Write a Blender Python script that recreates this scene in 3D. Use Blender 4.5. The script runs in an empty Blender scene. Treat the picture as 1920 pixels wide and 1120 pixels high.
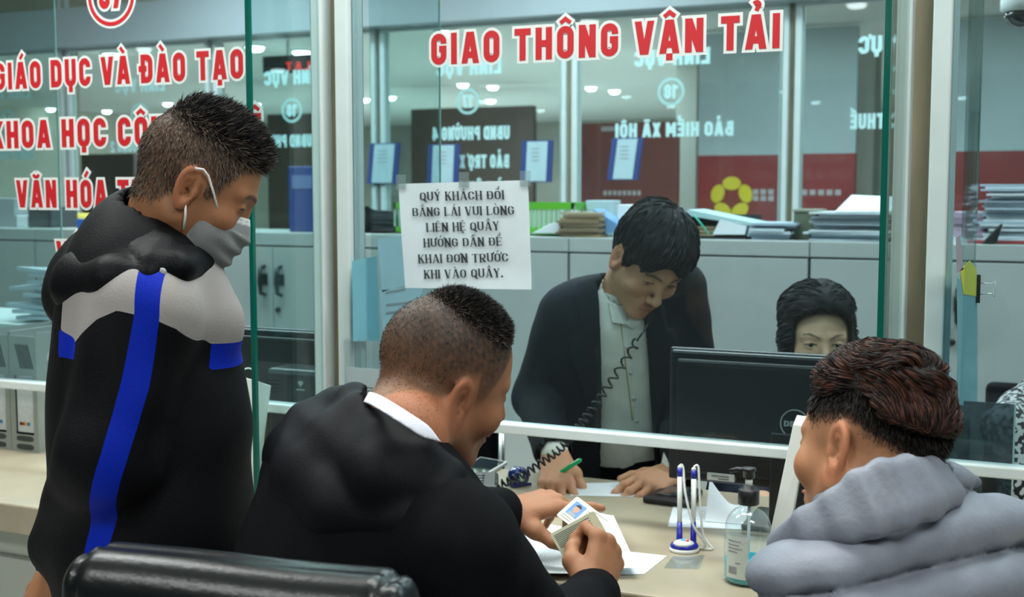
import bpy, bmesh, math, random, unicodedata
import numpy as np
from mathutils import Matrix, Vector
S = bpy.context.scene
COL = S.collection
rng = np.random.default_rng(7)
random.seed(7)

# ---------------------------------------------------------------- camera
FPX = 2280.0
YAW, PITCH = math.radians(24.5), math.radians(5.0)
CAM = np.array([0.0, 0.0, 1.48])
R_ = np.array([math.cos(YAW), math.sin(YAW), 0.0])
H_ = np.array([-math.sin(YAW), math.cos(YAW), 0.0])
F_ = H_ * math.cos(PITCH) + np.array([0, 0, -math.sin(PITCH)])
U_ = np.cross(R_, F_)
cd = bpy.data.cameras.new('camera')
cam = bpy.data.objects.new('camera', cd)
COL.objects.link(cam)
cd.sensor_width = 36.0
cd.lens = FPX / 1920 * 36.0
cam.location = CAM
cam.rotation_euler = (math.radians(90) - PITCH, 0, YAW)
cd.clip_start = 0.05
cd.dof.use_dof = True
cd.dof.focus_distance = 1.92
cd.dof.aperture_fstop = 6.3
S.camera = cam

# ---------------------------------------------------------------- world, lights, exposure
w = bpy.data.worlds.new('world')
S.world = w
w.use_nodes = True
w.node_tree.nodes['Background'].inputs[0].default_value = (0.75, 0.9, 1.0, 1)
w.node_tree.nodes['Background'].inputs[1].default_value = 0.12
S.view_settings.view_transform = 'Standard'
S.view_settings.look = 'None'
S.view_settings.gamma = 1
S.view_settings.exposure = 0.0
S.cycles.transparent_max_bounces = 32
S.cycles.max_bounces = 7
S.cycles.caustics_reflective = False
S.cycles.caustics_refractive = False
S.cycles.use_denoising = True
S.cycles.sample_clamp_indirect = 4.0


def area(name, loc, sx, sy, power, col=(1, 1, 1), rot=(0, 0, 0)):
    l = bpy.data.lights.new(name, 'AREA')
    l.shape = 'RECTANGLE'
    l.size, l.size_y, l.energy, l.color = sx, sy, power, col
    o = bpy.data.objects.new(name, l)
    o.location = loc
    o.rotation_euler = rot
    COL.objects.link(o)
    return o


WHT = (0.97, 1.0, 0.97)
CYN = (0.86, 0.98, 1.0)
area('hall_panel_light', (-1.9, -0.6, 2.93), 1.2, 0.6, 34, WHT)
area('hall_panel_light', (0.9, 0.4, 2.93), 1.2, 0.6, 34, WHT)
area('hall_panel_light', (-0.7, 1.9, 2.93), 1.6, 0.4, 32, WHT)
area('hall_panel_light', (-2.5, 1.7, 2.93), 1.2, 0.4, 30, WHT)
area('office_panel_and_fill_light', (-3.2, 3.7, 2.93), 1.2, 0.6, 31, CYN)
area('office_panel_and_fill_light', (-1.2, 3.7, 2.93), 1.2, 0.6, 31, CYN)
area('office_panel_and_fill_light', (0.8, 3.7, 2.93), 1.2, 0.6, 31, CYN)
area('office_panel_and_fill_light', (-5.2, 4.4, 2.93), 1.2, 0.6, 38, CYN)
for _x in (-4.4, -2.4, -0.4):
    area('office_panel_and_fill_light', (_x, 5.5, 2.93), 1.0, 0.4, 24, CYN)  # added fill lamps, out of view, to brighten the far pane lettering
area('far_hall_light', (-5.0, 10.5, 2.68), 3.0, 1.5, 400, CYN)
area('far_hall_light', (-1.3, 7.5, 2.70), 2.6, 1.0, 75, CYN)
area('far_hall_light', (-8.0, 15.0, 2.68), 4.0, 1.5, 520, CYN)


# ---------------------------------------------------------------- coordinate helpers
def W(x, y, d):
    return CAM + d * (F_ + R_ * ((x - 960) / FPX) - U_ * ((y - 560) / FPX))


def ray(x, y):
    return F_ + R_ * ((x - 960) / FPX) - U_ * ((y - 560) / FPX)


def onY(x, y, Y):
    r = ray(x, y)
    return CAM + r * (Y / r[1])


def onZ(x, y, z):
    r = ray(x, y)
    return CAM + r * ((z - CAM[2]) / r[2])


def cv(r, u, f):
    """direction from right/up/forward amounts"""
    return R_ * r + U_ * u + F_ * f


def nrm(v):
    v = np.asarray(v, float)
    return v / max(1e-9, np.linalg.norm(v))


# ---------------------------------------------------------------- materials
MATS = {}


def mat(name, col=(0.5, 0.5, 0.5), rough=0.5, metal=0.0, var=0.0, vscale=8.0, bump=0.0, bscale=60.0, attr=None,
        emit=None, estr=0.0, spec=0.5, stretch=None, coat=0.0, sss=0.0, sheen=0.0):
    if name in MATS:
        return MATS[name]
    m = bpy.data.materials.new(name)
    m.use_nodes = True
    nt = m.node_tree
    b = nt.nodes['Principled BSDF']
    b.inputs['Base Color'].default_value = (*col, 1)
    b.inputs['Roughness'].default_value = rough
    b.inputs['Metallic'].default_value = metal
    b.inputs['Specular IOR Level'].default_value = spec
    b.inputs['Coat Weight'].default_value = coat
    b.inputs['Sheen Weight'].default_value = sheen
    if sss:
        b.inputs['Subsurface Weight'].default_value = sss
        b.inputs['Subsurface Radius'].default_value = (1.0, 0.4, 0.25)
        b.inputs['Subsurface Scale'].default_value = 0.006
    tc = nt.nodes.new('ShaderNodeTexCoord')
    src = tc.outputs['Object']
    if stretch:
        mp = nt.nodes.new('ShaderNodeMapping')
        mp.inputs['Scale'].default_value = stretch
        nt.links.new(src, mp.inputs['Vector'])
        src = mp.outputs['Vector']
    colout = None
    if attr:
        a = nt.nodes.new('ShaderNodeAttribute')
        a.attribute_name = attr
        colout = a.outputs['Color']
        nt.links.new(colout, b.inputs['Base Color'])
    if var > 0:
        n = nt.nodes.new('ShaderNodeTexNoise')
        n.inputs['Scale'].default_value = vscale
        n.inputs['Detail'].default_value = 5
        nt.links.new(src, n.inputs['Vector'])
        mr = nt.nodes.new('ShaderNodeMapRange')
        mr.inputs['From Min'].default_value = 0.3
        mr.inputs['From Max'].default_value = 0.7
        mr.inputs['To Min'].default_value = 1 - var
        mr.inputs['To Max'].default_value = 1 + var
        nt.links.new(n.outputs['Fac'], mr.inputs['Value'])
        mx = nt.nodes.new('ShaderNodeVectorMath')
        mx.operation = 'SCALE'
        if colout is not None:
            nt.links.new(colout, mx.inputs[0])
        else:
            mx.inputs[0].default_value = col
        nt.links.new(mr.outputs['Result'], mx.inputs['Scale'])
        nt.links.new(mx.outputs[0], b.inputs['Base Color'])
    if bump > 0:
        n2 = nt.nodes.new('ShaderNodeTexNoise')
        n2.inputs['Scale'].default_value = bscale
        n2.inputs['Detail'].default_value = 4
        nt.links.new(src, n2.inputs['Vector'])
        bp = nt.nodes.new('ShaderNodeBump')
        bp.inputs['Strength'].default_value = bump
        bp.inputs['Distance'].default_value = 0.004
        nt.links.new(n2.outputs['Fac'], bp.inputs['Height'])
        nt.links.new(bp.outputs['Normal'], b.inputs['Normal'])
    if emit:
        b.inputs['Emission Color'].default_value = (*emit, 1)
        b.inputs['Emission Strength'].default_value = estr
    MATS[name] = m
    return m


def glass(name, tint, refl=0.045, rough=0.0, haze=0.0, hazecol=(0.6, 0.75, 0.78)):
    if name in MATS:
        return MATS[name]
    m = bpy.data.materials.new(name)
    m.use_nodes = True
    nt = m.node_tree
    nt.nodes.clear()
    out = nt.nodes.new('ShaderNodeOutputMaterial')
    t = nt.nodes.new('ShaderNodeBsdfTransparent')
    t.inputs[0].default_value = (*tint, 1)
    g = nt.nodes.new('ShaderNodeBsdfGlossy')
    g.inputs['Roughness'].default_value = rough
    lw = nt.nodes.new('ShaderNodeLayerWeight')
    lw.inputs['Blend'].default_value = 0.5
    pw = nt.nodes.new('ShaderNodeMath')
    pw.operation = 'POWER'
    pw.inputs[1].default_value = 4.0
    nt.links.new(lw.outputs['Facing'], pw.inputs[0])
    ma = nt.nodes.new('ShaderNodeMath')
    ma.operation = 'MULTIPLY_ADD'
    ma.inputs[1].default_value = 0.6
    ma.inputs[2].default_value = refl
    nt.links.new(pw.outputs[0], ma.inputs[0])
    mx = nt.nodes.new('ShaderNodeMixShader')
    nt.links.new(ma.outputs[0], mx.inputs[0])
    nt.links.new(t.outputs[0], mx.inputs[1])
    nt.links.new(g.outputs[0], mx.inputs[2])
    last = mx.outputs[0]
    if haze > 0:
        d = nt.nodes.new('ShaderNodeBsdfDiffuse')
        d.inputs[0].default_value = (*hazecol, 1)
        m2 = nt.nodes.new('ShaderNodeMixShader')
        m2.inputs[0].default_value = haze
        nt.links.new(last, m2.inputs[1])
        nt.links.new(d.outputs[0], m2.inputs[2])
        last = m2.outputs[0]
    nt.links.new(last, out.inputs[0])
    MATS[name] = m
    return m


# ---------------------------------------------------------------- object helpers
def link(name, me, m=None, parent=None, smooth=False):
    o = bpy.data.objects.new(name, me)
    COL.objects.link(o)
    if m is not None:
        me.materials.append(m)
    if parent is not None:
        o.parent = parent
        o.matrix_parent_inverse = parent.matrix_world.inverted() if False else Matrix.Translation(-parent.location)
    if smooth:
        me.polygons.foreach_set('use_smooth', np.ones(len(me.polygons), bool))
    return o


def thing(name, label, cat, loc=(0, 0, 0), group=None):
    o = bpy.data.objects.new(name, None)
    o.empty_display_size = 0.05
    COL.objects.link(o)
    o.location = [float(v) for v in loc]
    return tag(o, label, cat, group)


def tag(o, label, cat, group=None):
    o['label'] = label
    o['category'] = cat
    if group:
        o['group'] = group
    return o


def struct(o, label=None):
    o['kind'] = 'structure'
    if label:
        o['label'] = label
    return o


class MB:
    """collects shapes into one mesh"""

    def __init__(s):
        s.v, s.f, s.sm = [], [], []

    def add(s, vs, fs, smooth=False):
        n = len(s.v)
        s.v.extend([tuple(map(float, v)) for v in vs])
        s.f.extend([tuple(i + n for i in f) for f in fs])
        s.sm.extend([smooth] * len(fs))
        return s

    def box(s, lo, hi, M=None, c=(0, 0, 0)):
        x0, y0, z0 = lo
        x1, y1, z1 = hi
        vs = np.array([(x0, y0, z0), (x1, y0, z0), (x1, y1, z0), (x0, y1, z0), (x0, y0, z1), (x1, y0, z1), (x1, y1, z1), (x0, y1, z1)])
        if M is not None:
            vs = vs @ np.asarray(M) + np.asarray(c)
        return s.add(vs, [(0, 3, 2, 1), (4, 5, 6, 7), (0, 1, 5, 4), (1, 2, 6, 5), (2, 3, 7, 6), (3, 0, 4, 7)])

    def tube(s, pts, r, n=10, closed=False, smooth=True):
        pts = [np.asarray(p, float) for p in pts]
        m = len(pts)
        rs = r if hasattr(r, '__len__') else [r] * m
        prev = None
        vs = []
        for i, p in enumerate(pts):
            if closed:
                t = nrm(pts[(i + 1) % m] - pts[i - 1])
            else:
                t = nrm(pts[min(i + 1, m - 1)] - pts[max(i - 1, 0)])
            a = prev if prev is not None else (np.array([0, 0, 1.0]) if abs(t[2]) < .9 else np.array([1.0, 0, 0]))
            a = nrm(a - t * (a @ t))
            prev = a
            b = np.cross(t, a)
            for k in range(n):
                th = 2 * math.pi * k / n
                vs.append(p + rs[i] * (a * math.cos(th) + b * math.sin(th)))
        fs = []
        mm = m if closed else m - 1
        for i in range(mm):
            j = (i + 1) % m
            for k in range(n):
                fs.append((i * n + k, i * n + (k + 1) % n, j * n + (k + 1) % n, j * n + k))
        if not closed:
            fs.append(tuple(range(n))[::-1])
            fs.append(tuple((m - 1) * n + k for k in range(n)))
        return s.add(vs, fs, smooth)

    def lathe(s, prof, c=(0, 0, 0), n=32, smooth=True, M=None):
        vs = []
        m = len(prof)
        for (r, z) in prof:
            for k in range(n):
                th = 2 * math.pi * k / n
                vs.append((r * math.cos(th), r * math.sin(th), z))
        vs = np.array(vs)
        if M is not None:
            vs = vs @ np.asarray(M)
        vs = vs + np.asarray(c)
        fs = []
        for i in range(m - 1):
            for k in range(n):
                fs.append((i * n + k, i * n + (k + 1) % n, (i + 1) * n + (k + 1) % n, (i + 1) * n + k))
        fs.append(tuple(range(n))[::-1])
        fs.append(tuple((m - 1) * n + k for k in range(n)))
        return s.add(vs, fs, smooth)

    def prism(s, poly, d, smooth=False):
        """poly: list of 3d points (planar loop), extruded by vector d"""
        n = len(poly)
        p = [np.asarray(q, float) for q in poly]
        d = np.asarray(d, float)
        vs = p + [q + d for q in p]
        fs = [tuple(range(n))[::-1], tuple(range(n, 2 * n))]
        for i in range(n):
            j = (i + 1) % n
            fs.append((i, j, n + j, n + i))
        return s.add(vs, fs, smooth)

    def sheet(s, grid, th):
        """grid[i][j] of points -> closed thin sheet thickness th along +normal"""
        g = np.asarray(grid, float)
        a, b = g.shape[:2]
        du = np.gradient(g, axis=0)
        dv = np.gradient(g, axis=1)
        nn = np.cross(du, dv)
        nn /= np.linalg.norm(nn, axis=2, keepdims=True) + 1e-12
        g2 = g + nn * th
        vs = np.concatenate([g.reshape(-1, 3), g2.reshape(-1, 3)])
        o = a * b
        fs = []
        for i in range(a - 1):
            for j in range(b - 1):
                q = (i * b + j, (i + 1) * b + j, (i + 1) * b + j + 1, i * b + j + 1)
                fs.append(tuple(o + k for k in q))
                fs.append(q[::-1])
        ring = [i * b for i in range(a)] + [(a - 1) * b + j for j in range(1, b)] + [i * b + b - 1 for i in range(a - 2, -1, -1)] + [j for j in range(b - 2, 0, -1)]
        s.add(vs, fs, True)
        n0 = len(ring)
        rv = np.concatenate([vs[ring], vs[[o + k for k in ring]]])
        return s.add(rv, [(k, n0 + k, n0 + (k + 1) % n0, (k + 1) % n0) for k in range(n0)])

    def build(s, name, m, parent=None, bevel=0.0, seg=2):
        me = bpy.data.meshes.new(name)
        me.from_pydata(s.v, [], s.f)
        me.polygons.foreach_set('use_smooth', np.array(s.sm, bool))
        bm = bmesh.new()
        bm.from_mesh(me)
        bmesh.ops.recalc_face_normals(bm, faces=bm.faces)
        if bevel > 0:
            es = [e for e in bm.edges if len(e.link_faces) == 2 and e.calc_face_angle(0) > 0.6]
            bmesh.ops.bevel(bm, geom=es, offset=bevel, segments=seg, affect='EDGES', profile=0.5, clamp_overlap=True)
        bm.to_mesh(me)
        bm.free()
        return link(name, me, m, parent)


def box(name, lo, hi, m, parent=None, bevel=0.0):
    return MB().box(lo, hi).build(name, m, parent, bevel)


# ---------------------------------------------------------------- stroke lettering
def arc(cx, cy, r, a0, a1, n=6, ry=None):
    ry = ry or r
    return [(cx + r * math.cos(math.radians(a0 + (a1 - a0) * i / n)), cy + ry * math.sin(math.radians(a0 + (a1 - a0) * i / n))) for i in range(n + 1)]


def glyph(ch, t, W0=0.56):
    """-> (items, width). items: ('p', pts, closed) stroked path or ('d', x0,y0,x1,y1) diagonal with level ends"""
    a = t / 2
    w = W0
    r = min(.24, w / 2 - a)
    I = []
    L, Rr, B, T = a, w - a, a, 1 - a
    P = lambda pts, c=False: I.append(('p', pts, c))
    D = lambda *q: I.append(('d', *q))
    tr = arc(Rr - r, T - r, r, 0, 90)
    tl = arc(L + r, T - r, r, 90, 180)
    bl = arc(L + r, B + r, r, 180, 270)
    br = arc(Rr - r, B + r, r, 270, 360)
    if ch in 'OQ0':
        P(tr + tl + bl + br, True)
        if ch == 'Q':
            D(w * .55, .25, w * 1.0, -.1)
    elif ch == 'C':
        P([(Rr, .67)] + tr + tl + bl + br + [(Rr, .33)])
    elif ch == 'G':
        P([(Rr, .67)] + tr + tl + bl + br + [(Rr, .5), (w * .52, .5)])
    elif ch == 'U':
        P([(L, 1)] + bl + br + [(Rr, 1)])
    elif ch in 'DĐ':
        P([(L, T)] + [(L, B)] + br + tr, True)
        if ch == 'Đ':
            P([(-.1, .5), (w * .5, .5)])
    elif ch == 'B':
        r2 = .2
        P([(L, B)] + arc(Rr - r2, B + r2, r2, 270, 360) + arc(Rr - r2, .52 - r2, r2, 0, 90) + [(L, .52)], True)
        P([(L, .52)] + arc(Rr - .02 - r2, .52 + r2, r2, 270, 360) + arc(Rr - .02 - r2, T - r2, r2, 0, 90) + [(L, T)], True)
    elif ch in 'PR':
        r2 = .2
        P([(L, 0), (L, T)] + arc(Rr - r2, T - r2, r2, 90, 0) + arc(Rr - r2, .45 + r2, r2, 0, -90) + [(L, .45)])
        if ch == 'R':
            D(w * .45, .45, w - a, 0)
    elif ch in 'I1':
        w = t if ch == 'I' else t * 1.9
        P([(w - a, 0), (w - a, 1)])
        if ch == '1':
            P([(w - a, T), (0, .78)])
    elif ch == 'T':
        P([(0, T), (w, T)])
        P([(w / 2, 0), (w / 2, T)])
    elif ch in 'HN':
        P([(L, 0), (L, 1)])
        P([(Rr, 0), (Rr, 1)])
        if ch == 'H':
            P([(L, .5), (Rr, .5)])
        else:
            D(Rr, 0, L, 1)
    elif ch == 'M':
        w *= 1.25
        Rr = w - a
        P([(L, 0), (L, 1)])
        P([(Rr, 0), (Rr, 1)])
        D(w / 2, .25, L, 1)
        D(w / 2, .25, Rr, 1)
    elif ch == 'A':
        w *= 1.12
        D(a, 0, w / 2 - a * .25, 1)
        D(w - a, 0, w / 2 + a * .25, 1)
        P([(w * .25, .27), (w * .75, .27)])
    elif ch == 'V':
        w *= 1.1
        D(w / 2 - a * .25, 0, a, 1)
        D(w / 2 + a * .25, 0, w - a, 1)
    elif ch == 'X':
        D(a, 0, w - a, 1)
        D(w - a, 0, a, 1)
    elif ch == 'Y':
        D(w / 2, .42, a, 1)
        D(w / 2, .42, w - a, 1)
        P([(w / 2, 0), (w / 2, .5)])
    elif ch == 'K':
        P([(L, 0), (L, 1)])
        D(L, .36, w - a, 1)
        D(w - a, 0, w * .45, .6)
    elif ch in 'ELF':
        w *= .88
        P([(L, 0), (L, 1)])
        if ch != 'F':
            P([(L, B), (w, B)])
        if ch != 'L':
            P([(L, T), (w, T)])
            P([(L, .51), (w * .92, .51)])
    elif ch in 'S53':
        if ch == 'S':
            P([(Rr, .68)] + tr + arc(L + r, T - r, r, 90, 180) + arc(L + r, .52 + r * .6, r, 180, 250) + arc(Rr - r, .5 - r * .6, r, 70, 0) + br[::-1] + bl[::-1] + [(L, .32)])
        elif ch == '5':
            P([(Rr, T), (L, T), (L, .58)] + arc(Rr - r, .6 - r, r, 90, 0) + br[::-1] + bl[::-1] + [(L, .3)])
        else:
            P([(L, .72)] + tl[::-1] + tr[::-1] + arc(Rr - r, .52 + r, r, 0, -90) + [(w * .4, .52)])
            P([(w * .4, .52)] + arc(Rr - r, .52 - r, r, 90, 0) + br[::-1] + bl[::-1] + [(L, .28)])
    elif ch == '4':
        P([(w * .72, 0), (w * .72, 1)])
        P([(0, .3), (w, .3)])
        D(a, .3, w * .66, 1)
    elif ch == '6':
        P([(Rr, .72)] + tr + tl + bl + br + arc(Rr - r, .57 - r, r, 0, 90) + arc(L + r, .57 - r, r, 90, 180))
    elif ch == '8':
        P([(Rr, B + r)] + arc(Rr - r, .52 - r, r, 0, 90) + arc(L + r, .52 - r, r, 90, 180) + bl + br, True)
        r3 = r * .95
        P(arc(Rr - r3, .52 + r3, r3, 270, 360) + arc(Rr - r3, T - r3, r3, 0, 90) + arc(L + r3, T - r3, r3, 90, 180) + arc(L + r3, .52 + r3, r3, 180, 270), True)
    elif ch == '7':
        P([(0, T), (Rr, T)])
        D(w * .3, 0, Rr - a * .2, 1)
    elif ch == '2':
        P([(L, .7)] + tl[::-1] + tr[::-1] + [(Rr, .6), (L, B), (w, B)])
    elif ch == '.':
        w = t
        P([(a, 0), (a, t)])
    elif ch == '-':
        w = .3
        P([(0, .45), (w, .45)])
    return I, w


def marks(cmb, w, t, low):
    I = []
    c, y = w / 2, 1.1
    P = lambda pts, cl=False: I.append(('p', pts, cl))
    u = t * .62
    if 'circ' in low and cmb != '\u0302':
        y = 1.1
    if cmb == '\u0301':
        P([(c - .03, y), (c + .13, y + .2)])
    elif cmb == '\u0300':
        P([(c + .05, y), (c - .13, y + .2)])
    elif cmb == '\u0302':
        P([(c - .17, y - .01), (c, y + .12), (c + .17, y - .01)])
    elif cmb == '\u0306':
        P(arc(c, y + .13, .15, 190, 350, 6, .12))
    elif cmb == '\u0309':
        P([(c - .07, y + .2)] + arc(c + .01, y + .17, .075, 130, -60, 6) + [(c - .0, y)])
    elif cmb == '\u0303':
        P([(c - .19, y + .02), (c - .09, y + .12), (c + .07, y + .04), (c + .18, y + .13)])
    elif cmb == '\u0323':
        P([(c, -.2), (c, -.2 + t * .95)])
    elif cmb == '\u031b':
        P([(w - t * .4, .84), (w + .08, .9), (w + .1, 1.1)])
    return I, u


def stroke_quads(items, t, e, out, ox, sc, serif=False, oy=0.0):
    """append (verts, faces) 2D geometry of items; stroke width t, outline growth e (cap-height units)"""
    V, Fc = out

    def addq(q):
        n = len(V)
        V.extend([((x + ox) * sc[0], (y + oy) * sc[1]) for x, y in q])
        Fc.append(tuple(range(n, n + len(q))))
    kx = sc[1] / sc[0]
    for it in items:
        if it[0] == 'd':
            _, x0, y0, x1, y1 = it
            if y0 > y1:
                x0, y0, x1, y1 = x1, y1, x0, y0
            dx, dy = x1 - x0, y1 - y0
            tt = t * (1.0 if not serif else (1.15 if dx < 0 else .5))
            hw = (tt / 2 + e) * math.hypot(dx, dy) / dy
            sx = dx / dy
            xa, ya, xb, yb = x0 - sx * e, y0 - e, x1 + sx * e, y1 + e
            addq([(xa - hw, ya), (xa + hw, ya), (xb + hw, yb), (xb - hw, yb)])
            if serif:
                for (xx, yy) in ((x0, y0), (x1, y1)):
                    if yy > .95 or (abs(yy) < .05):
                        s = -1 if yy > .5 else 1
                        addq([(xx - .14, yy), (xx + .14, yy), (xx + .14, yy + s * .045), (xx - .14, yy + s * .045)])
            continue
        _, pts, closed = it
        pts = [np.array(p, float) for p in pts]
        q = [pts[0]]
        for p in pts[1:]:
            if np.linalg.norm(p - q[-1]) > 1e-5:
                q.append(p)
        if closed and np.linalg.norm(q[0] - q[-1]) < 1e-5:
            q.pop()
        pts = q
        n = len(pts)
        if serif:
            for i in range(n if closed else n - 1):
                a, b = pts[i], pts[(i + 1) % n]
                d = nrm(b - a)
                hw = t / 2 * (.33 + .77 * abs(d[1]) ** 1.5)
                nn = np.array([-d[1], d[0]])
                ext = d * t * .1
                addq([a - ext + nn * hw, a - ext - nn * hw, b + ext - nn * hw, b + ext + nn * hw])
            if not closed:
                for (p, q2) in ((pts[0], pts[1]), (pts[-1], pts[-2])):
                    d = p - q2
                    if abs(d[0]) < .02 and abs(d[1]) > .3 and (p[1] < .02 or p[1] > .8):
                        s = 1 if p[1] < .5 else -1
                        addq([(p[0] - .15, p[1]), (p[0] + .15, p[1]), (p[0] + .15, p[1] + s * .045), (p[0] - .15, p[1] + s * .045)])
                    elif abs(d[1]) < .02 and (p[1] < .2 or p[1] > .8):
                        s = -1 if p[1] > .5 else 1
                        addq([(p[0] - .03, p[1]), (p[0] + .03, p[1]), (p[0] + .03, p[1] + s * .17), (p[0] - .01, p[1] + s * .17)])
            continue
        hw = t / 2 + e
        Lp, Rp = [], []
        for i in range(n):
            if closed:
                d0, d1 = nrm(pts[i] - pts[i - 1]), nrm(pts[(i + 1) % n] - pts[i])
            else:
                d0 = nrm(pts[i] - pts[i - 1]) if i > 0 else None
                d1 = nrm(pts[i + 1] - pts[i]) if i < n - 1 else None
                d0 = d1 if d0 is None else d0
                d1 = d0 if d1 is None else d1
            n0, n1 = np.array([-d0[1], d0[0]]), np.array([-d1[1], d1[0]])
            mm = nrm(n0 + n1)
            k = hw / max(.45, mm @ n0)
            p = pts[i].copy()
            if not closed and i == 0:
                p = p - d1 * e
            if not closed and i == n - 1:
                p = p + d0 * e
            Lp.append(p + mm * k)
            Rp.append(p - mm * k)
        for i in range(n if closed else n - 1):
            j = (i + 1) % n
            addq([Lp[i], Rp[i], Rp[j], Lp[j]])


def layout(text, t, gap, space, W0):
    """-> list of (items, thickness, x offset), total width"""
    x = 0
    res = []
    for ch in text:
        if ch == ' ':
            x += space
            continue
        dec = unicodedata.normalize('NFD', ch)
        base, cm = dec[0], dec[1:]
        it, w = glyph(base, t, W0)
        res.append((it, t, x, 0.0))
        lift = 0.0
        for c in sorted(cm, key=lambda c: 0 if c in '\u0302\u0306' else 1):
            mi, u = marks(c, w, t, cm)
            if c in '\u0301\u0300\u0309\u0303' and ('\u0302' in cm or '\u0306' in cm):
                res.append((mi, u * .8, x + .1, .1))
            else:
                res.append((mi, u if c != '\u0323' else t * .95, x, 0.0))
        x += w + gap
    return res, x - gap


def letters(name, text, origin, ux, uy, height, width, t, m, parent=None, e=0.0, gap=.12, space=.3, depth=.0004, serif=False, W0=.56, m_out=None, ctr=False):
    """text as a thin mesh: origin = baseline start, ux/uy unit vectors, normal = ux x uy"""
    lay, tot = layout(text, t, gap, space, W0)
    kx = (width / tot) if width else height
    ux, uy = np.asarray(ux, float), np.asarray(uy, float)
    nn = nrm(np.cross(ux, uy))
    origin = np.asarray(origin, float)
    if ctr:
        origin = origin - ux * (tot * kx / 2)
    made = []
    for (ee, mm, off) in ([(e, m_out, 0.0)] if m_out else []) + [(0.0 if m_out else e, m, depth if m_out else 0.0)]:
        V, Fc = [], []
        for (it, tt, x, y) in lay:
            stroke_quads(it, tt, ee, (V, Fc), x, (kx, height), serif, y)
        # closed thin extrusion for each quad
        mb = MB()
        for f in Fc:
            k_ = len(mb.f) // 6 % 24
            q = [origin + ux * V[i][0] + uy * V[i][1] + nn * off for i in f]
            mb.prism(q, nn * (depth * .5 + depth * .5 * k_ / 24))
        made.append(mb.build(name if (mm is m or not m_out) else name + '_outline', mm, parent))
    return made

# ================================================================ SETTING
PAINT = mat('wall_paint', (0.55, 0.52, 0.44), 0.8, var=0.05)
BEIGE = mat('beige_paint', (0.40, 0.37, 0.28), 0.8, var=0.06)
CEIL = mat('ceiling_paint', (0.62, 0.62, 0.58), 0.9)
FLOORM = mat('floor_tile', (0.60, 0.60, 0.57), 0.25, var=0.08, vscale=3)
WHITE = mat('white_frame', (0.64, 0.70, 0.70), 0.35, var=0.03, vscale=20)
GREY_FASCIA = mat('fascia_paint', (0.34, 0.38, 0.41), 0.6, var=0.04, vscale=2)
PANE = glass('pane_glass', (0.83, 0.91, 0.925), 0.022, haze=0.008)
FIN = glass('fin_glass', (0.85, 0.94, 0.935), 0.03)
FARPANE = glass('far_pane_glass', (0.90, 0.95, 0.94), 0.03)
GREEN_EDGE = mat('green_glass_edge', (0.0, 0.10, 0.075), 0.15, spec=0.6)
PALE_EDGE = mat('pale_glass_edge', (0.45, 0.62, 0.58), 0.2)
TAN = mat('tan_post', (0.29, 0.25, 0.165), 0.6, var=0.22, vscale=7, stretch=(3, 3, .6))
RED = mat('red_vinyl', (0.50, 0.010, 0.016), 0.5)
OUTL = mat('white_vinyl', (0.66, 0.69, 0.68), 0.5)
FARVINYL = mat('pale_vinyl_backing', (0.72, 0.93, 0.96), 0.5)
BLACK = mat('black_plastic', (0.008, 0.009, 0.011), 0.38)
BLACKM = mat('black_matte', (0.006, 0.0065, 0.008), 0.6)
PAPER = mat('white_paper', (0.72, 0.76, 0.80), 0.7, var=0.02, vscale=30)
INK = mat('black_ink', (0.02, 0.025, 0.03), 0.7)
GREYINK = mat('grey_print', (0.30, 0.33, 0.36), 0.7)
STEEL = mat('steel', (0.5, 0.5, 0.5), 0.25, 1.0)

struct(box('floor', (-14, -9, -0.08), (9, 24, 0), FLOORM))
struct(box('ceiling', (-14, -9, 3.0), (9, 6.45, 3.1), CEIL))
struct(box('ceiling_far', (-14, 6.45, 2.72), (9, 24, 2.80), CEIL))
struct(box('wall_back', (-14, -9.2, 0), (9, -9, 3.0), PAINT))
struct(box('wall_left', (-14.2, -9.2, 0), (-14, 24, 3.0), PAINT))
struct(box('wall_right', (9, -9.2, 0), (9.2, 24, 3.0), PAINT))
BROWN = mat('brown_wood', (0.045, 0.026, 0.018), 0.5, var=0.25, vscale=1.5, stretch=(1, 1, .2))
struct(box('wall_far', (-14, 20, 0), (9, 20.2, 2.72), mat('far_wall_tan', (0.34, 0.33, 0.29), 0.7, var=0.2, vscale=1)))
struct(box('trim_1', (-14, 6.25, 2.45), (9, 6.45, 2.70), GREY_FASCIA))
struct(box('wall_upper', (-14, 6.40, 2.70), (9, 6.46, 3.0), BEIGE))

# hall columns and panels beyond the far windows
for i, (x0, x1, y, y0, y1, m) in enumerate([(1268, 1306, 10.5, 0, 2.72, PAINT), (1592, 1640, 10.2, 0, 2.72, PAINT)]):
    a, b = onY(x0, 200, y), onY(x1, 200, y)
    struct(box('column', (a[0], y, 0), (b[0], y + .35, 2.72), mat('column_paint', (.36, .37, .33), .7)))
MURG = mat('mural_grey', (0.42, 0.49, 0.52), 0.5, var=0.12, vscale=1.2)
MURR = mat('mural_red', (0.26, 0.022, 0.024), 0.45, var=0.25, vscale=1.4)
YEL = mat('yellow_paint', (0.80, 0.62, 0.03), 0.5)


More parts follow.
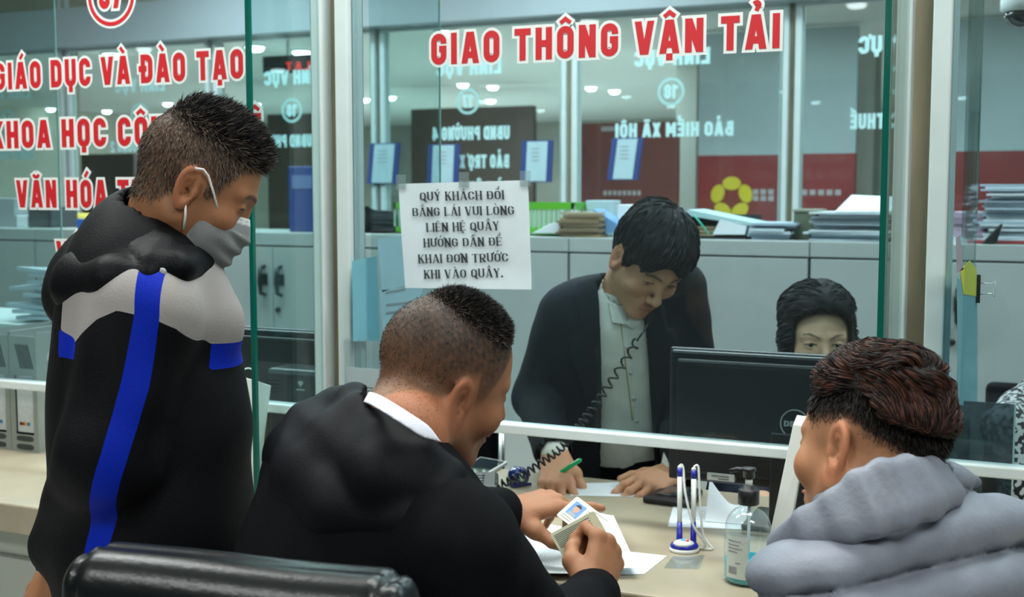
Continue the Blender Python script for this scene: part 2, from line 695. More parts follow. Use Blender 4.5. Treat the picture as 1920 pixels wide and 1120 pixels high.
def mural(x0, x1, Y, ysplit, label, logo=None, txt=None):
    a, b = onY(x0, 200, Y), onY(x1, 200, Y)
    zs = onY((x0 + x1) / 2, ysplit, Y)[2]
    t = thing('wall_display_panel', label, 'display panel', (a[0], Y, 0), 'red and grey display panels in the hall beyond')
    box('upper_board', (a[0], Y, zs), (b[0], Y + .06, 2.70), MURG, t)
    box('lower_board', (a[0], Y, 0.0), (b[0], Y + .06, zs), MURR, t)
    if logo:
        c = onY(*logo, Y)
        mb = MB()
        s = .036 * Y / 1.5 * .19
        for k in range(5):
            th = math.radians(90 + 72 * k)
            px, pz = c[0] + .115 * math.cos(th), c[2] + .115 * math.sin(th)
            el = []
            for q in range(14):
                a2 = 2 * math.pi * q / 14
                u, v = .072 * math.cos(a2), .052 * math.sin(a2)
                el.append((px + u * -math.sin(th) - v * math.cos(th), Y - .012, pz + u * math.cos(th) - v * math.sin(th)))
            mb.prism(el, (0, .012, 0))
        mb.build('flower_emblem', YEL, t)
    if txt:
        mb = MB()
        for (xa, xb, yy) in txt:
            p, q = onY(xa, yy, Y), onY(xb, yy, Y)
            n = max(3, int((q[0] - p[0]) / .06))
            for k in range(n):
                u = p[0] + (q[0] - p[0]) * k / n
                mb.box((u, Y - .006, p[2] - .02), (u + .042, Y, p[2] + .02))
        mb.build('small_lettering', mat('faint_lettering', (.5, .42, .44), .6), t)
    return t


mural(1310, 1470, 9.3, 291, 'red and grey hall panel with the yellow flower emblem', (1372, 372), [(1412, 1455, 360), (1412, 1455, 372)])
mural(1484, 1606, 9.3, 288, 'red and grey hall panel between the pale column and the far window post', None, [(1503, 1582, 361)])
mural(1786, 2080, 9.3, 282, 'red and grey hall panel seen through the right hand window')
t = thing('notice_board', 'dark red brown notice board standing in the hall beyond the far window', 'notice board', onY(1090, 420, 9.0))
a, b = onY(1088, 232, 9.0), onY(1270, 400, 9.0)
box('board', (a[0], 9.0, 0.0), (b[0], 9.05, a[2]), mat('board_red_brown', (0.17, 0.035, 0.03), 0.5, var=0.2, vscale=2), t)
mb = MB()
for (xa, xb, yy) in [(1128, 1165, 242), (1132, 1205, 362)]:
    p, q = onY(xa, yy, 9.0), onY(xb, yy, 9.0)
    for k in range(8):
        u = p[0] + (q[0] - p[0]) * k / 8
        mb.box((u, 8.994, p[2] - .018), (u + .025, 9.0, p[2] + .018))
mb.build('small_lettering', mat('faint_lettering', (.5, .42, .44), .6), t)
# dark brown timber screens in the hall to the left
for i, (x0, x1, Y, yt, lab) in enumerate([(770, 1000, 13.0, 205, 'brown timber screen behind the mirrored seventeen sign'), (500, 600, 12.0, 215, 'brown timber screen behind the mirrored sixteen sign'),
                                     (120, 250, 12.5, 290, 'low brown timber screen far off at the left edge')]):
    a, b = onY(x0, yt, Y), onY(x1, yt, Y)
    tag(MB().box((a[0], Y, 0), (b[0], Y + .1, a[2])).build('timber_screen', BROWN, None, .01), lab, 'screen', 'timber screens in the hall')

# ceiling downlights
LAMP = mat('lamp_glow', (1, 1, 1), .5, emit=(0.9, 1.0, 1.0), estr=22)


def downlight(p, z, r=.075, grp='recessed downlights', lab='round recessed ceiling downlight'):
    t = thing('ceiling_light', lab, 'ceiling light', (p[0], p[1], z), grp)
    MB().lathe([(r * 1.25, 0), (r * 1.25, -.012), (r, -.016), (r, -.003)], (p[0], p[1], z)).build('trim_ring', WHITE, t)
    MB().lathe([(r, -.003), (r * .98, -.02), (r * .7, -.045), (r * .1, -.052)], (p[0], p[1], z)).build('diffuser', LAMP, t)


for (x, y) in [(95, 204), (126, 205), (200, 208), (315, 194), (480, 195), (684, 186), (733, 182), (868, 158), (924, 162), (920, 188), (1108, 164), (1152, 170)]:
    p = onZ(x, y, 2.71)
    if p[1] < 19:
        downlight(p, 2.72, .065, 'downlights of the hall beyond', 'round downlight in the ceiling of the hall beyond the office')
# bright ones close to the fascia
for (x, y) in [(210, 102), (478, 88), (566, 97), (838, 60)]:
    p = onZ(x, y, 2.71)
    downlight(p, 2.72, .08, 'downlights of the hall beyond', 'round downlight in the ceiling of the hall beyond the office')
# downlights behind the camera; the panes mirror them
for X in (-9.5, -7.0, -4.5, -2.2, 0.0, 2.2, 4.4, 6.5):
    for Y in (-8.0, -5.6):
        downlight((X + .6, Y), 3.0, .085, 'downlights of the waiting hall', 'round downlight in the ceiling of the waiting hall')
PANEL = mat('panel_glow', (1, 1, 1), .5, emit=(0.93, 1.0, 0.97), estr=5)
for i, (X, Y, sx, sy) in enumerate([(-1.9, -.6, .6, .3), (.9, .4, .6, .3), (-3.2, 3.7, .6, .3), (-1.2, 3.7, .6, .3), (.8, 3.7, .6, .3), (-5.2, 4.4, .6, .3), (-.7, 1.9, .8, .2), (-2.5, 1.7, .6, .2), (-4.4, 5.5, .5, .2), (-2.4, 5.5, .5, .2), (-.4, 5.5, .5, .2)]):  # last three panels are added, unseen, to light the far lettering
    t = thing('ceiling_panel_light', 'flat rectangular ceiling light panel above the counter room', 'ceiling light', (X, Y, 3.0), 'rectangular ceiling panels')
    box('frame', (X - sx - .02, Y - sy - .02, 2.965), (X + sx + .02, Y + sy + .02, 3.0), WHITE, t)
    box('diffuser', (X - sx, Y - sy, 2.955), (X + sx, Y + sy, 2.966), PANEL, t)

# ---------------------------------------------------------------- service windows: near (facing) and far (seen from behind)
PITCHX = 1.237
C0 = -1.478
GY = 2.30
near = []


def post(cx, Y, k, near_side=1):
    """white stiles either side of a tan post"""
    o = struct(MB().box((cx - .020, Y + .02, .8), (cx + .014, Y + .10, 3.0)).build('trim_post', TAN))
    f = MB()
    f.box((cx - .047, Y - .02, .8), (cx - .020, Y + .035, 3.0))
    f.box((cx + .014, Y - .02, .8), (cx + .047, Y + .035, 3.0))
    f.build('stile', WHITE, o, .003)
    return o


def window(n, x0, x1, Y, pane):
    o = struct(MB().box((x0, Y - .003, .99), (x1, Y + .003, 2.44)).build('window_%d' % n, pane))
    box('rail', (x0, Y - .02, .975), (x1, Y + .02, .996), WHITE, o, .003)
    box('head_rail', (x0, Y - .02, 2.43), (x1, Y + .02, 2.46), WHITE, o, .003)
    sash = MB().box((x1 - .022, Y + .012, .996), (x1 - .012, Y + .035, 2.43)).box((x0 + .0, Y + .012, .996), (x0 + .008, Y + .03, 2.43))
    sash.build('sash', WHITE, o)
    return o


WIN = {}
for k in range(-1, 3):
    cx = C0 + PITCHX * k
    post(cx, GY, k)
    WIN[k] = window(k + 2, cx + .047, cx + PITCHX - .047, GY, PANE)
WIN[-2] = window(5, C0 - 2 * PITCHX + .047, C0 - PITCHX - .047, GY, PANE)
struct(box('wall_head', (-14, 2.28, 2.46), (9, 2.36, 3.0), PAINT))
FC0 = onY(711, 150, 6.4)[0]
FWIN = {}
for k in range(-5, 6):
    cx = FC0 + PITCHX * k
    post(cx, 6.4, k)
    FWIN[k] = window(20 + k, cx + .047, cx + PITCHX - .047, 6.4, FARPANE)
struct(box('wall_counter_far', (-14, 6.3, 0), (9, 6.5, .975), PAINT))

# privacy fins of glass through each post
for k in range(0, 2):
    cx = C0 + PITCHX * k
    side = ['left hand', 'right hand'][k]
    o = tag(MB().box((cx - .031, 2.036, .8), (cx - .025, 2.279, 2.35)).build('glass_divider', FIN), 'green edged clear glass divider on the visitors side of the %s post' % side, 'glass divider', 'glass dividers between service places')
    box('green_edge', (cx - .033, 2.027, .8), (cx - .023, 2.036, 2.35), GREEN_EDGE, o)
    o = tag(MB().box((cx + .068, 2.336, .8), (cx + .074, 2.66, 2.35)).build('glass_divider', FIN), 'pale edged clear glass divider on the office side of the %s post' % side, 'glass divider', 'glass dividers between service places')
    box('pale_edge', (cx + .069, 2.66, .8), (cx + .073, 2.663, 2.35), PALE_EDGE, o)
cx = C0 - PITCHX
o = tag(MB().box((cx + .068, 2.336, .8), (cx + .074, 2.66, 2.35)).build('glass_divider', FIN), 'pale edged clear glass divider at the far left window', 'glass divider', 'glass dividers between service places')
box('pale_edge', (cx + .069, 2.66, .8), (cx + .073, 2.663, 2.35), PALE_EDGE, o)

# lettering on the near panes
EX, EZ = np.array([1.0, 0, 0]), np.array([0, 0, 1.0])
TY = GY - .0042


def redline(win, text, xa, xb, yb, yt, o=.075, t=.21):
    """text between pixel columns xa..xb, baseline yb and cap line yt at xa"""
    p, q, r = onY(xa, yb, TY), onY(xb, yb, TY), onY(xa, yt, TY)
    letters('lettering', text, p, EX, EZ, r[2] - p[2], q[0] - p[0], t, RED, WIN[win], .09, .17, .36, .0005, m_out=OUTL)


redline(0, 'GIAO THÔNG VẬN TẢI', 809, 1461, 122, 64)
redline(-1, 'GIÁO DỤC VÀ ĐÀO TẠO', -9, 457, 169, 119)
redline(-1, 'KHOA HỌC CÔNG NGHỆ', -14, 491, 279, 228)
redline(-1, 'VĂN HÓA THỂ THAO', 32, 430, 389, 338)
redline(-1, 'VÀ DU LỊCH', 107, 352, 502, 452)
c = onY(208, -8, TY)
for (rr, tt, mm, off) in ((.0665, .021, OUTL, 0), (.0665, .0095, RED, .0006)):
    mb = MB()
    pts = [(c[0] + rr * math.cos(2 * math.pi * i / 48), c[2] + rr * math.sin(2 * math.pi * i / 48)) for i in range(48)]
    for i in range(48):
        (ax, az), (bx_, bz) = pts[i], pts[(i + 1) % 48]
        k0, k1 = 1 - tt / 2 / rr, 1 + tt / 2 / rr
        g = lambda x, z, s: (c[0] + (x - c[0]) * s, TY - off, c[2] + (z - c[2]) * s)
        mb.prism([g(ax, az, k0), g(ax, az, k1), g(bx_, bz, k1), g(bx_, bz, k0)], (0, .0005, 0))
    mb.build('number_ring', mm, WIN[-1])
letters('number', '07', (c[0] - .037, TY, c[2] - .03), EX, EZ, .066, .074, .24, RED, WIN[-1], .1, .12, .3, .0005, m_out=OUTL)


# lettering on the far panes reads from their other side, so it is mirrored from here
def farline(win, text, xc, yb, h, wd=None, par=None):
    p = onY(xc, yb, 6.402)
    tot = layout(text, .2, .12, .3, .56)[1]
    width = wd or tot * h
    letters('lettering', text, (p[0] + width / 2, 6.4035, p[2]), -EX, EZ, h, width, .21, FARVINYL, FWIN[win], .02, .13, .3, -.0012)


def ring(win, xc, yc, num):
    c = onY(xc, yc, 6.404)
    mb = MB()
    for i in range(36):
        a0, a1 = 2 * math.pi * i / 36, 2 * math.pi * (i + 1) / 36
        g = lambda a, r: (c[0] + r * math.cos(a), 6.404, c[2] + r * math.sin(a))
        mb.prism([g(a0, .060), g(a0, .076), g(a1, .076), g(a1, .060)], (0, .0005, 0))
    mb.build('number_ring', FARVINYL, FWIN[win])
    wn = .075 if num[0] == '1' else .085
    letters('number', num, (c[0] + wn / 2, 6.4035, c[2] - .037), -EX, EZ, .074, wn, .22, FARVINYL, FWIN[win], .02, .12, .3, -.0012)


def win_of(xc):
    X = onY(xc, 200, 6.4)[0]
    return int(math.floor((X - FC0) / PITCHX))


for (xc, yl, yr, num, l1, l2, x1, y1) in [
        (547, 158, 207, '16', 'UBND PHƯỜNG 3', None, 522, 276), (877, 140, 190, '17', 'UBND PHƯỜNG 4', 'BẢO TRỢ XÃ HỘI', 882, 262),
        (1258, 122, 172, '18', 'BẢO HIỂM XÃ HỘI', None, 1262, 256), (1690, 97, 150, '19', 'LĨNH VỰC THUẾ', None, 1690, 240),
        (262, 172, 215, '15', 'UBND PHƯỜNG 2', None, 262, 285), (14, 185, 226, '14', 'UBND PHƯỜNG 1', None, 14, 300)]:
    wk = win_of(xc)
    farline(wk, 'LĨNH VỰC', xc + (1 if xc > 300 else 0), yl, .085, .42)
    ring(wk, xc, yr, num)
    farline(wk, l1, x1, y1, .075, .50 if num != '18' else .66)
    if l2:
        farline(wk, l2, x1 + 2, y1 + 53, .075, .48)
        farline(wk, 'VÀ DÂN TỘC', x1 + 10, y1 + 103, .075, .46)

# LED display hanging in the hall and blue framed posters taped to the far panes
t = thing('led_sign', 'dark electronic sign with glowing red characters beyond the far window', 'sign', onY(545, 118, 7.6))
a, b = onY(492, 106, 7.6), onY(640, 131, 7.6)
box('case', (a[0], 7.6, b[2]), (b[0], 7.68, a[2]), BLACK, t, .004)
letters('red_characters', 'ĐÀ LẠT', (b[0] - .06, 7.598, b[2] + .012), -EX, EZ, .062, .42, .22, mat('led_red', (.3, 0, 0), .5, emit=(1, .04, .03), estr=1.6), t, 0, .2, .4, -.001)
box('hanger', (a[0] + .2, 7.63, a[2]), (a[0] + .215, 7.645, 2.72), STEEL, t)
BLUE = mat('blue_board', (0.03, 0.06, 0.22), 0.4)
PALEP = mat('pale_poster', (0.45, 0.60, 0.66), 0.6, var=0.04, vscale=20)
for i, (x0, y0, x1, y1, sk, lab) in enumerate([(1138, 258, 1205, 338, 10, 'blue edged poster with pale sheet below the mirrored eighteen'), (975, 263, 1036, 342, 4, 'blue edged poster on the far window right of the mirrored seventeen'),
                                           (688, 268, 748, 345, 8, 'blue edged poster on the far window just right of its left post'), (640, 268, 672, 345, 8, 'blue edged poster cut off by the white post'), (800, 270, 860, 345, 4, 'blue edged poster under the mirrored ward lettering')]):
    Y = 6.36
    a, b = onY(x0, y1, Y), onY(x1, y0, Y)
    s = sk / 2280 * 6.5
    t = thing('poster', lab, 'poster', a, 'blue edged posters on the far windows')
    MB().prism([(a[0], Y, a[2]), (b[0] - s, Y, a[2]), (b[0], Y, b[2]), (a[0] + s, Y, b[2])], (0, .02, 0)).build('backing', BLUE, t)
    m = .035
    MB().prism([(a[0] + m, Y - .004, a[2] + .006), (b[0] - s - m * .8, Y - .004, a[2] + .006), (b[0] - m * .8, Y - .004, b[2] - .006), (a[0] + s + m, Y - .004, b[2] - .006)], (0, .004, 0)).build('sheet', PALEP, t)
    mb = MB()
    for q in range(4):
        zz = b[2] - .05 - q * .022
        mb.box((a[0] + .075, Y - .0055, zz), (b[0] - .08, Y - .004, zz + .006))
    mb.build('print', GREYINK, t)

# ---------------------------------------------------------------- counter
STONE = mat('cream_stone', (0.40, 0.345, 0.25), 0.32, var=0.10, vscale=9)
t = thing('service_counter', 'long cream stone counter with grey panelled front running under the service windows', 'counter', (-1, 2.3, 0))
box('worktop', (-5.5, 1.92, .735), (2.6, 2.68, .80), STONE, t, .004)
fp = box('front_panel', (-5.5, 1.975, .0), (2.6, 2.03, .735), mat('grey_laminate', (0.40, 0.42, 0.37), 0.45, var=0.03), t)
mb = MB()
for z in (.66, .45, .24):
    mb.box((-5.5, 1.970, z), (2.6, 1.978, z + .006))
mb.build('groove', mat('groove_grey', (0.16, 0.17, 0.15), .6), fp)

# ---------------------------------------------------------------- filing cabinets
CAB = mat('cabinet_grey', (0.40, 0.43, 0.42), 0.4, var=0.05, vscale=3)
CABD = mat('cabinet_gap', (0.05, 0.06, 0.06), 0.6)
CX0 = -2.75
for k in range(-4, 4):
    x0 = CX0 + .949 * k
    x1 = x0 + .945
    names = {-4: 'far left end of the row', -3: 'at the left edge of the photo', -2: 'behind the standing man', -1: 'with the dark handles in view', 0: 'behind the taped notice', 1: 'behind the bending man in the suit', 2: 'behind the seated woman', 3: 'right end of the row by the tall paper stack'}
    t = thing('filing_cabinet', 'pale grey two door filing cabinet, ' + names[k], 'cabinet', (x0 + .47, 4.7, 0), 'grey filing cabinets along the office')
    box('body', (x0, 4.517, 0), (x1, 4.96, 1.2425), CABD, t)
    box('top_panel', (x0, 4.50, 1.243), (x1, 4.965, 1.30), CAB, t, .003)
    for s in (0, 1):
        d0 = x0 + .003 + s * .471
        d = box('door', (d0, 4.50, .06), (d0 + .467, 4.516, 1.236), CAB, t, .002)
        hx = x0 + .472 + (-.045 if s == 0 else .045)
        mb = MB()
        mb.tube([(hx, 4.50, 1.02), (hx, 4.468, 1.03), (hx, 4.462, 1.08), (hx, 4.468, 1.14), (hx, 4.50, 1.15)], [.008, .010, .011, .010, .008], 8)
        mb.box((hx - .016, 4.495, 1.065), (hx + .016, 4.50, 1.115))
        mb.build('handle', mat('dark_handle', (.03, .035, .035), .3, .6), d)
        if s == 1:
            MB().lathe([(.012, 0), (.012, .012), (.006, .014)], (x0 + .50, 4.50, .955), 14, M=[(1, 0, 0), (0, 0, 1), (0, -1, 0)]).build('lock', mat('dark_handle', (.03, .035, .035), .3, .6), d)

# ================================================================ BODY MODELLING (distance fields meshed once)
f4 = np.float32


def sm(a, b, k):
    h = np.clip(.5 + .5 * (b - a) / k, 0, 1)
    return b + (a - b) * h - k * h * (1 - h)


def smx(a, b, k):
    return -sm(-a, -b, k)


def rc(p, a, b, r1, r2):
    a = np.asarray(a, f4)
    d = np.asarray(b, f4) - a
    q = p - a
    t = np.clip((q @ d) / max(1e-9, float(d @ d)), 0, 1)
    q = q - t[:, None] * d
    return np.sqrt(np.einsum('ij,ij->i', q, q)) - (r1 + (r2 - r1) * t)


def el(p, c, r, M=None):
    q = p - np.asarray(c, f4)
    if M is not None:
        q = q @ np.asarray(M, f4).T
    r = np.asarray(r, f4)
    k0 = np.sqrt(((q / r) ** 2).sum(1))
    k1 = np.sqrt(((q / (r * r)) ** 2).sum(1)) + 1e-9
    return k0 * (k0 - 1) / k1


def rbox(p, c, h, rad, M=None):
    q = p - np.asarray(c, f4)
    if M is not None:
        q = q @ np.asarray(M, f4).T
    q = np.abs(q) - (np.asarray(h, f4) - rad)
    return np.sqrt((np.maximum(q, 0) ** 2).sum(1)) + np.minimum(q.max(1), 0) - rad


def sstep(a, b, x):
    t = np.clip((x - a) / (b - a), 0, 1)
    return t * t * (3 - 2 * t)


class Noise:
    def __init__(s, freq, seed, n=6):
        r = np.random.default_rng(seed)
        k = r.normal(size=(n, 3))
        s.k = (k / np.linalg.norm(k, axis=1, keepdims=True) * freq * r.uniform(.6, 1.5, (n, 1))).astype(f4)
        s.ph = r.uniform(0, 6.28, n).astype(f4)

    def __call__(s, p):
        return np.sin(p @ s.k.T + s.ph).mean(1)


def axis_coords(lo, hi, h, iv):
    """grid lines with spacing h, finer inside the intervals"""
    x = [lo]
    while x[-1] < hi:
        st = h
        for (a, b, hf) in iv:
            if a - h * .5 <= x[-1] < b:
                st = min(st, hf)
        x.append(x[-1] + st)
    while len(x) % 8:
        x.append(x[-1] + h)
    return np.array(x, f4)


def sdf_mesh(fn, lo, hi, h, fine=()):
    ax = [axis_coords(lo[i], hi[i], h, [(a[i], b[i], hf) for (a, b, hf) in fine]) for i in range(3)]
    n = [len(a) for a in ax]
    B = 8
    nb = [k // B for k in n]
    cen = []
    half = []
    for i in range(3):
        a = ax[i].reshape(nb[i], B)
        e = np.append(ax[i][B::B], ax[i][-1])
        cen.append((a[:, 0] + e) / 2)
        half.append((e - a[:, 0]) / 2)
    G = np.stack(np.meshgrid(*cen, indexing='ij'), -1).reshape(-1, 3).astype(f4)
    Hd = np.sqrt(sum(q ** 2 for q in np.meshgrid(*half, indexing='ij'))).reshape(-1)
    vc = np.concatenate([fn(G[i:i + 200000]) for i in range(0, len(G), 200000)])
    keep = np.nonzero(np.abs(vc) < Hd * 1.35 + .006)[0]
    V = np.repeat(np.repeat(np.repeat(vc.reshape(nb), B, 0), B, 1), B, 2).astype(f4)
    bi = np.stack(np.unravel_index(keep, nb), 1)
    o = np.stack(np.meshgrid(*[np.arange(B)] * 3, indexing='ij'), -1).reshape(-1, 3)
    for i in range(0, len(bi), 600):
        idx = (bi[i:i + 600, None, :] * B + o[None]).reshape(-1, 3)
        P = np.stack([ax[0][idx[:, 0]], ax[1][idx[:, 1]], ax[2][idx[:, 2]]], 1)
        V[idx[:, 0], idx[:, 1], idx[:, 2]] = fn(P)
    # surface nets
    Sg = V < 0
    c = [Sg[a:n[0] - 1 + a, b:n[1] - 1 + b, d:n[2] - 1 + d] for a in (0, 1) for b in (0, 1) for d in (0, 1)]
    allin = c[0].copy()
    anyin = c[0].copy()
    for q in c[1:]:
        allin &= q
        anyin |= q
    act = anyin & ~allin
    ci = np.stack(np.nonzero(act), 1)
    cid = np.full(act.shape, -1, np.int32)
    cid[act] = np.arange(len(ci))
    cs = np.array([(a, b, d) for a in (0, 1) for b in (0, 1) for d in (0, 1)])
    cvv = np.stack([V[ci[:, 0] + q[0], ci[:, 1] + q[1], ci[:, 2] + q[2]] for q in cs], 1)
    acc = np.zeros((len(ci), 3))
    cnt = np.zeros(len(ci))
    for i in range(8):
        for j in range(i + 1, 8):
            if np.abs(cs[i] - cs[j]).sum() != 1:
                continue
            a, b = cvv[:, i], cvv[:, j]
            mk = (a < 0) != (b < 0)
            t = np.where(mk, a / np.where(mk, a - b, 1), 0)
            acc += np.where(mk[:, None], cs[i] + (cs[j] - cs[i]) * t[:, None], 0)
            cnt += mk
    fr = acc / cnt[:, None]
    pos = np.stack([ax[k][ci[:, k]] + (ax[k][ci[:, k] + 1] - ax[k][ci[:, k]]) * fr[:, k] for k in range(3)], 1).astype(f4)
    quads = []
    for k in range(3):
        sl = [slice(1, n[i] - 1) for i in range(3)]
        sl[k] = slice(0, n[k] - 1)
        s2 = list(sl)
        s2[k] = slice(1, n[k])
        e0, e1 = Sg[tuple(sl)], Sg[tuple(s2)]
        ii = np.stack(np.nonzero(e0 != e1), 1)
        if not len(ii):
            continue
        off = np.array([s.start for s in sl])
        flip = e0[ii[:, 0], ii[:, 1], ii[:, 2]]
        ii = ii + off
        u, v = (k + 1) % 3, (k + 2) % 3
        q = []
        for (du, dv) in ((0, 0), (1, 0), (1, 1), (0, 1)):
            j = ii.copy()
            j[:, u] -= 1 - du
            j[:, v] -= 1 - dv
            q.append(cid[j[:, 0], j[:, 1], j[:, 2]])
        q = np.stack(q, 1)
        q[~flip] = q[~flip][:, ::-1]
        quads.append(q)
    quads = np.concatenate(quads)
    quads = quads[(quads >= 0).all(1)]

    def grad(P):
        e = 8e-4
        g = np.stack([fn(P + np.eye(3, dtype=f4)[k] * f4(e)) - fn(P - np.eye(3, dtype=f4)[k] * f4(e)) for k in range(3)], 1)
        return g / (2 * e)
    N = np.zeros_like(pos)
    for i in range(0, len(pos), 200000):
        P = pos[i:i + 200000]
        g = grad(P)
        g2 = (g ** 2).sum(1) + 1e-3
        st = -fn(P)[:, None] * g / g2[:, None]
        ln = np.linalg.norm(st, axis=1, keepdims=True)
        st *= np.minimum(1, .003 / np.maximum(ln, 1e-9))
        pos[i:i + 200000] = P + st
        N[i:i + 200000] = g / np.sqrt(g2)[:, None]
    return pos, quads, N


def np_mesh(name, P, Q, m, parent=None, cols=None, attrs=None, smooth=True):
    me = bpy.data.meshes.new(name)
    k = Q.shape[1]
    me.vertices.add(len(P))
    me.vertices.foreach_set('co', np.ascontiguousarray(P, f4).ravel())
    me.loops.add(len(Q) * k)
    me.loops.foreach_set('vertex_index', np.ascontiguousarray(Q, np.int32).ravel())
    me.polygons.add(len(Q))
    me.polygons.foreach_set('loop_start', np.arange(0, len(Q) * k, k, dtype=np.int32))
    me.update(calc_edges=True)
    me.validate()
    if cols is not None and len(me.vertices) == len(P):
        a = me.attributes.new('tone', 'FLOAT_COLOR', 'POINT')
        a.data.foreach_set('color', np.concatenate([cols, np.ones((len(cols), 1))], 1).astype(f4).ravel())
    for kx, vv in (attrs or {}).items():
        a = me.attributes.new(kx, 'FLOAT', 'POINT')
        a.data.foreach_set('value', np.ascontiguousarray(vv, f4))
    return link(name, me, m, parent, smooth)


def prune(P, Q, N, keepmask):
    """drop faces whose vertices are all outside the mask"""
    fm = keepmask[Q].any(1)
    Q = Q[fm]
    used = np.unique(Q)
    mp = np.full(len(P), -1, np.int32)
    mp[used] = np.arange(len(used))
    return P[used], mp[Q], N[used]


# ---------------------------------------------------------------- head
class Head:
    """local axes: x to the person's right, y out of the face, z up; origin between the eyes' level and the ears"""

    def __init__(s, origin, fwd, up, sc=1.0, fat=0.0, eye=.0035, female=False, look=(0, -.25), nose=1.0, fade=.45):
        s.fade = fade
        s.o = np.asarray(origin, float)
        s.y = nrm(fwd)
        s.x = nrm(np.cross(s.y, up))
        s.z = np.cross(s.x, s.y)
        s.M = np.stack([s.x, s.y, s.z])
        s.sc, s.fat, s.eye, s.fem, s.look, s.nose = sc, fat, eye, female, look, nose

    def loc(s, P):
        return ((P - s.o.astype(f4)) @ s.M.T.astype(f4)) / f4(s.sc)

    def wd(s, q):
        return s.o + (np.asarray(q, float) * s.sc) @ s.M

    def cranium(s, q):
        d = el(q, (0, -.012, .033), (.076, .097, .087))
        return sm(d, el(q, (0, .030, -.015), (.0645, .056, .082)), .03)

    def sdf(s, P):
        q = s.loc(P)
        far = np.sqrt((q ** 2).sum(1)) - .19
        out = far.copy() + .03
        mk = far < .03
        if mk.any():
            out[mk] = s.core(q[mk])
        return out * f4(s.sc)

    def core(s, q):
        ax = np.abs(q[:, 0])
        p = q.copy()
        p[:, 0] = ax
        fa = s.fat
        d = s.cranium(q)
        jw = .048 + fa if not s.fem else .043
        d = sm(d, rc(p, (jw, .0, -.055), (.013 + fa * .6, .066, -.101), .024 + fa, .018 + fa * .6), .03)
        d = sm(d, el(p, (.041, .057, -.030), (.025 + fa, .024 + fa * .5, .022 + fa)), .02)
        d = sm(d, rc(p, (.012, .0845, .021), (.045, .068, .020), .0075, .0065), .014)
        d = smx(d, -(np.sqrt(((p - np.array([.033, .1005, .002], f4)) ** 2).sum(1)) - .0165), .016)
        d = sm(d, el(p, (.032, .0715, .001), (.0165, .0140, .0125)), .004)
        d = sm(d, rc(q, (0, .084, .010), (0, .084 + .0235 * s.nose, -.034), .0065, .0105), .011)
        d = sm(d, el(p, (.0125, .0835 + .013 * s.nose, -.038), (.0085, .011, .0080)), .006)
        d = sm(d, el(q, (0, .074, -.070), (.030, .021, .022)), .016)
        d = sm(d, el(q, (0, .0935, -.0630), (.021, .0075, .0052)), .004)
        d = sm(d, el(q, (0, .0915, -.0735), (.018, .0080, .0062)), .004)
        d = sm(d, el(q, (0, .074, -.102), (.021, .017, .014)), .015)
        d = smx(d, -el(q, (0, .102, -.0680), (.023, .0125, .0010)), .0025)
        d = smx(d, -(np.sqrt(((p - np.array([.0065, .1035, -.0455], f4)) ** 2).sum(1)) - .0038), .003)
        # eye opening
        d = smx(d, -el(p, (.0325, .0900, s.eyez()), (.0140, .0130, s.eye)), .0015)
        # ear
        e1 = nrm((.30, -.954, .0))
        e2 = nrm(np.array((0.0, -.16, 1.0)) - e1 * (np.dot((0, -.16, 1.0), e1)))
        n = np.cross(e1, e2)
        r = p - np.array([.0725, .006, -.010], f4)
        u, v, t = r @ e1.astype(f4), r @ e2.astype(f4), r @ n.astype(f4)
        if n[0] < 0:
            t = -t
        ru = .0168 + .10 * np.clip(v, -.03, .02)
        rv = .0330
        uc = .0150 + .06 * v
        k = np.sqrt(((u - uc) / np.maximum(ru, .006)) ** 2 + (v / rv) ** 2)
        edge = (k - 1) * ru
        plate = np.maximum(edge, np.abs(t + .001) - .0024)
        eh = (k - .86) * ru
        rim = np.sqrt(eh ** 2 + (t - .0022) ** 2) - .0042
        ant = np.sqrt(((k - .52) * ru) ** 2 + (t - .0016) ** 2) - np.where(v > -.012, .0032, .0)
        ear = sm(plate, rim, .003)
        ear = sm(ear, np.where(u > .010, ant, .02), .0025)
        bowl = np.sqrt(((u - .0085) / .0078) ** 2 + ((v + .004) / .0105) ** 2 + ((t - .003) / .0062) ** 2) * .006 - .006
        ear = smx(ear, -bowl, .002)
        ear = sm(ear, el(p, tuple(np.array([.0725, .006, -.010]) + e1 * .0085 + e2 * -.0265), (.0060, .0080, .0080)), .005)
        ear = sm(ear, el(p, tuple(np.array([.0735, .006, -.010]) + e1 * .000 + e2 * -.003), (.005, .006, .0085)), .004)
        m = np.abs(p[:, 0] - .078) < .05
        return np.where(m, sm(d, ear, .006), d)

    def eyez(s):
        return .0 if s.eye > .003 else -.003

    def hairline(s, q):
        """positive inside the haired scalp"""
        zl = np.interp(q[:, 1], [-.11, -.075, -.045, -.026, -.012, .010, .020, .030, .046, .060, .088], [-.062, -.066, -.058, -.030, .020, .027, -.012, -.010, .030, .058, .078])
        return q[:, 2] - zl

    def tone(s, P, skin, seed, scalp=0.0, scalpcol=(.02, .017, .016), brow=(.02, .014, .012), lip=None):
        """pigment for skin vertices"""
        q = s.loc(P)
        ax = np.abs(q[:, 0])
        n1, n2 = Noise(60, seed), Noise(260, seed + 1)
        c = np.asarray(skin)[None] * (1 + .07 * n1(q)[:, None] + .05 * n2(q)[:, None])
        near = (q ** 2).sum(1) < .19 ** 2
        lipc = np.asarray(lip if lip is not None else (skin[0] * .82, skin[1] * .55, skin[2] * .55))
        lm = np.minimum(el(q, (0, .0945, -.0625), (.023, .012, .0062)), el(q, (0, .0925, -.0735), (.020, .012, .0068)))
        wl = (1 - sstep(-.001, .0015, lm)) * near
        c = c * (1 - wl[:, None] * .8) + lipc * wl[:, None] * .8
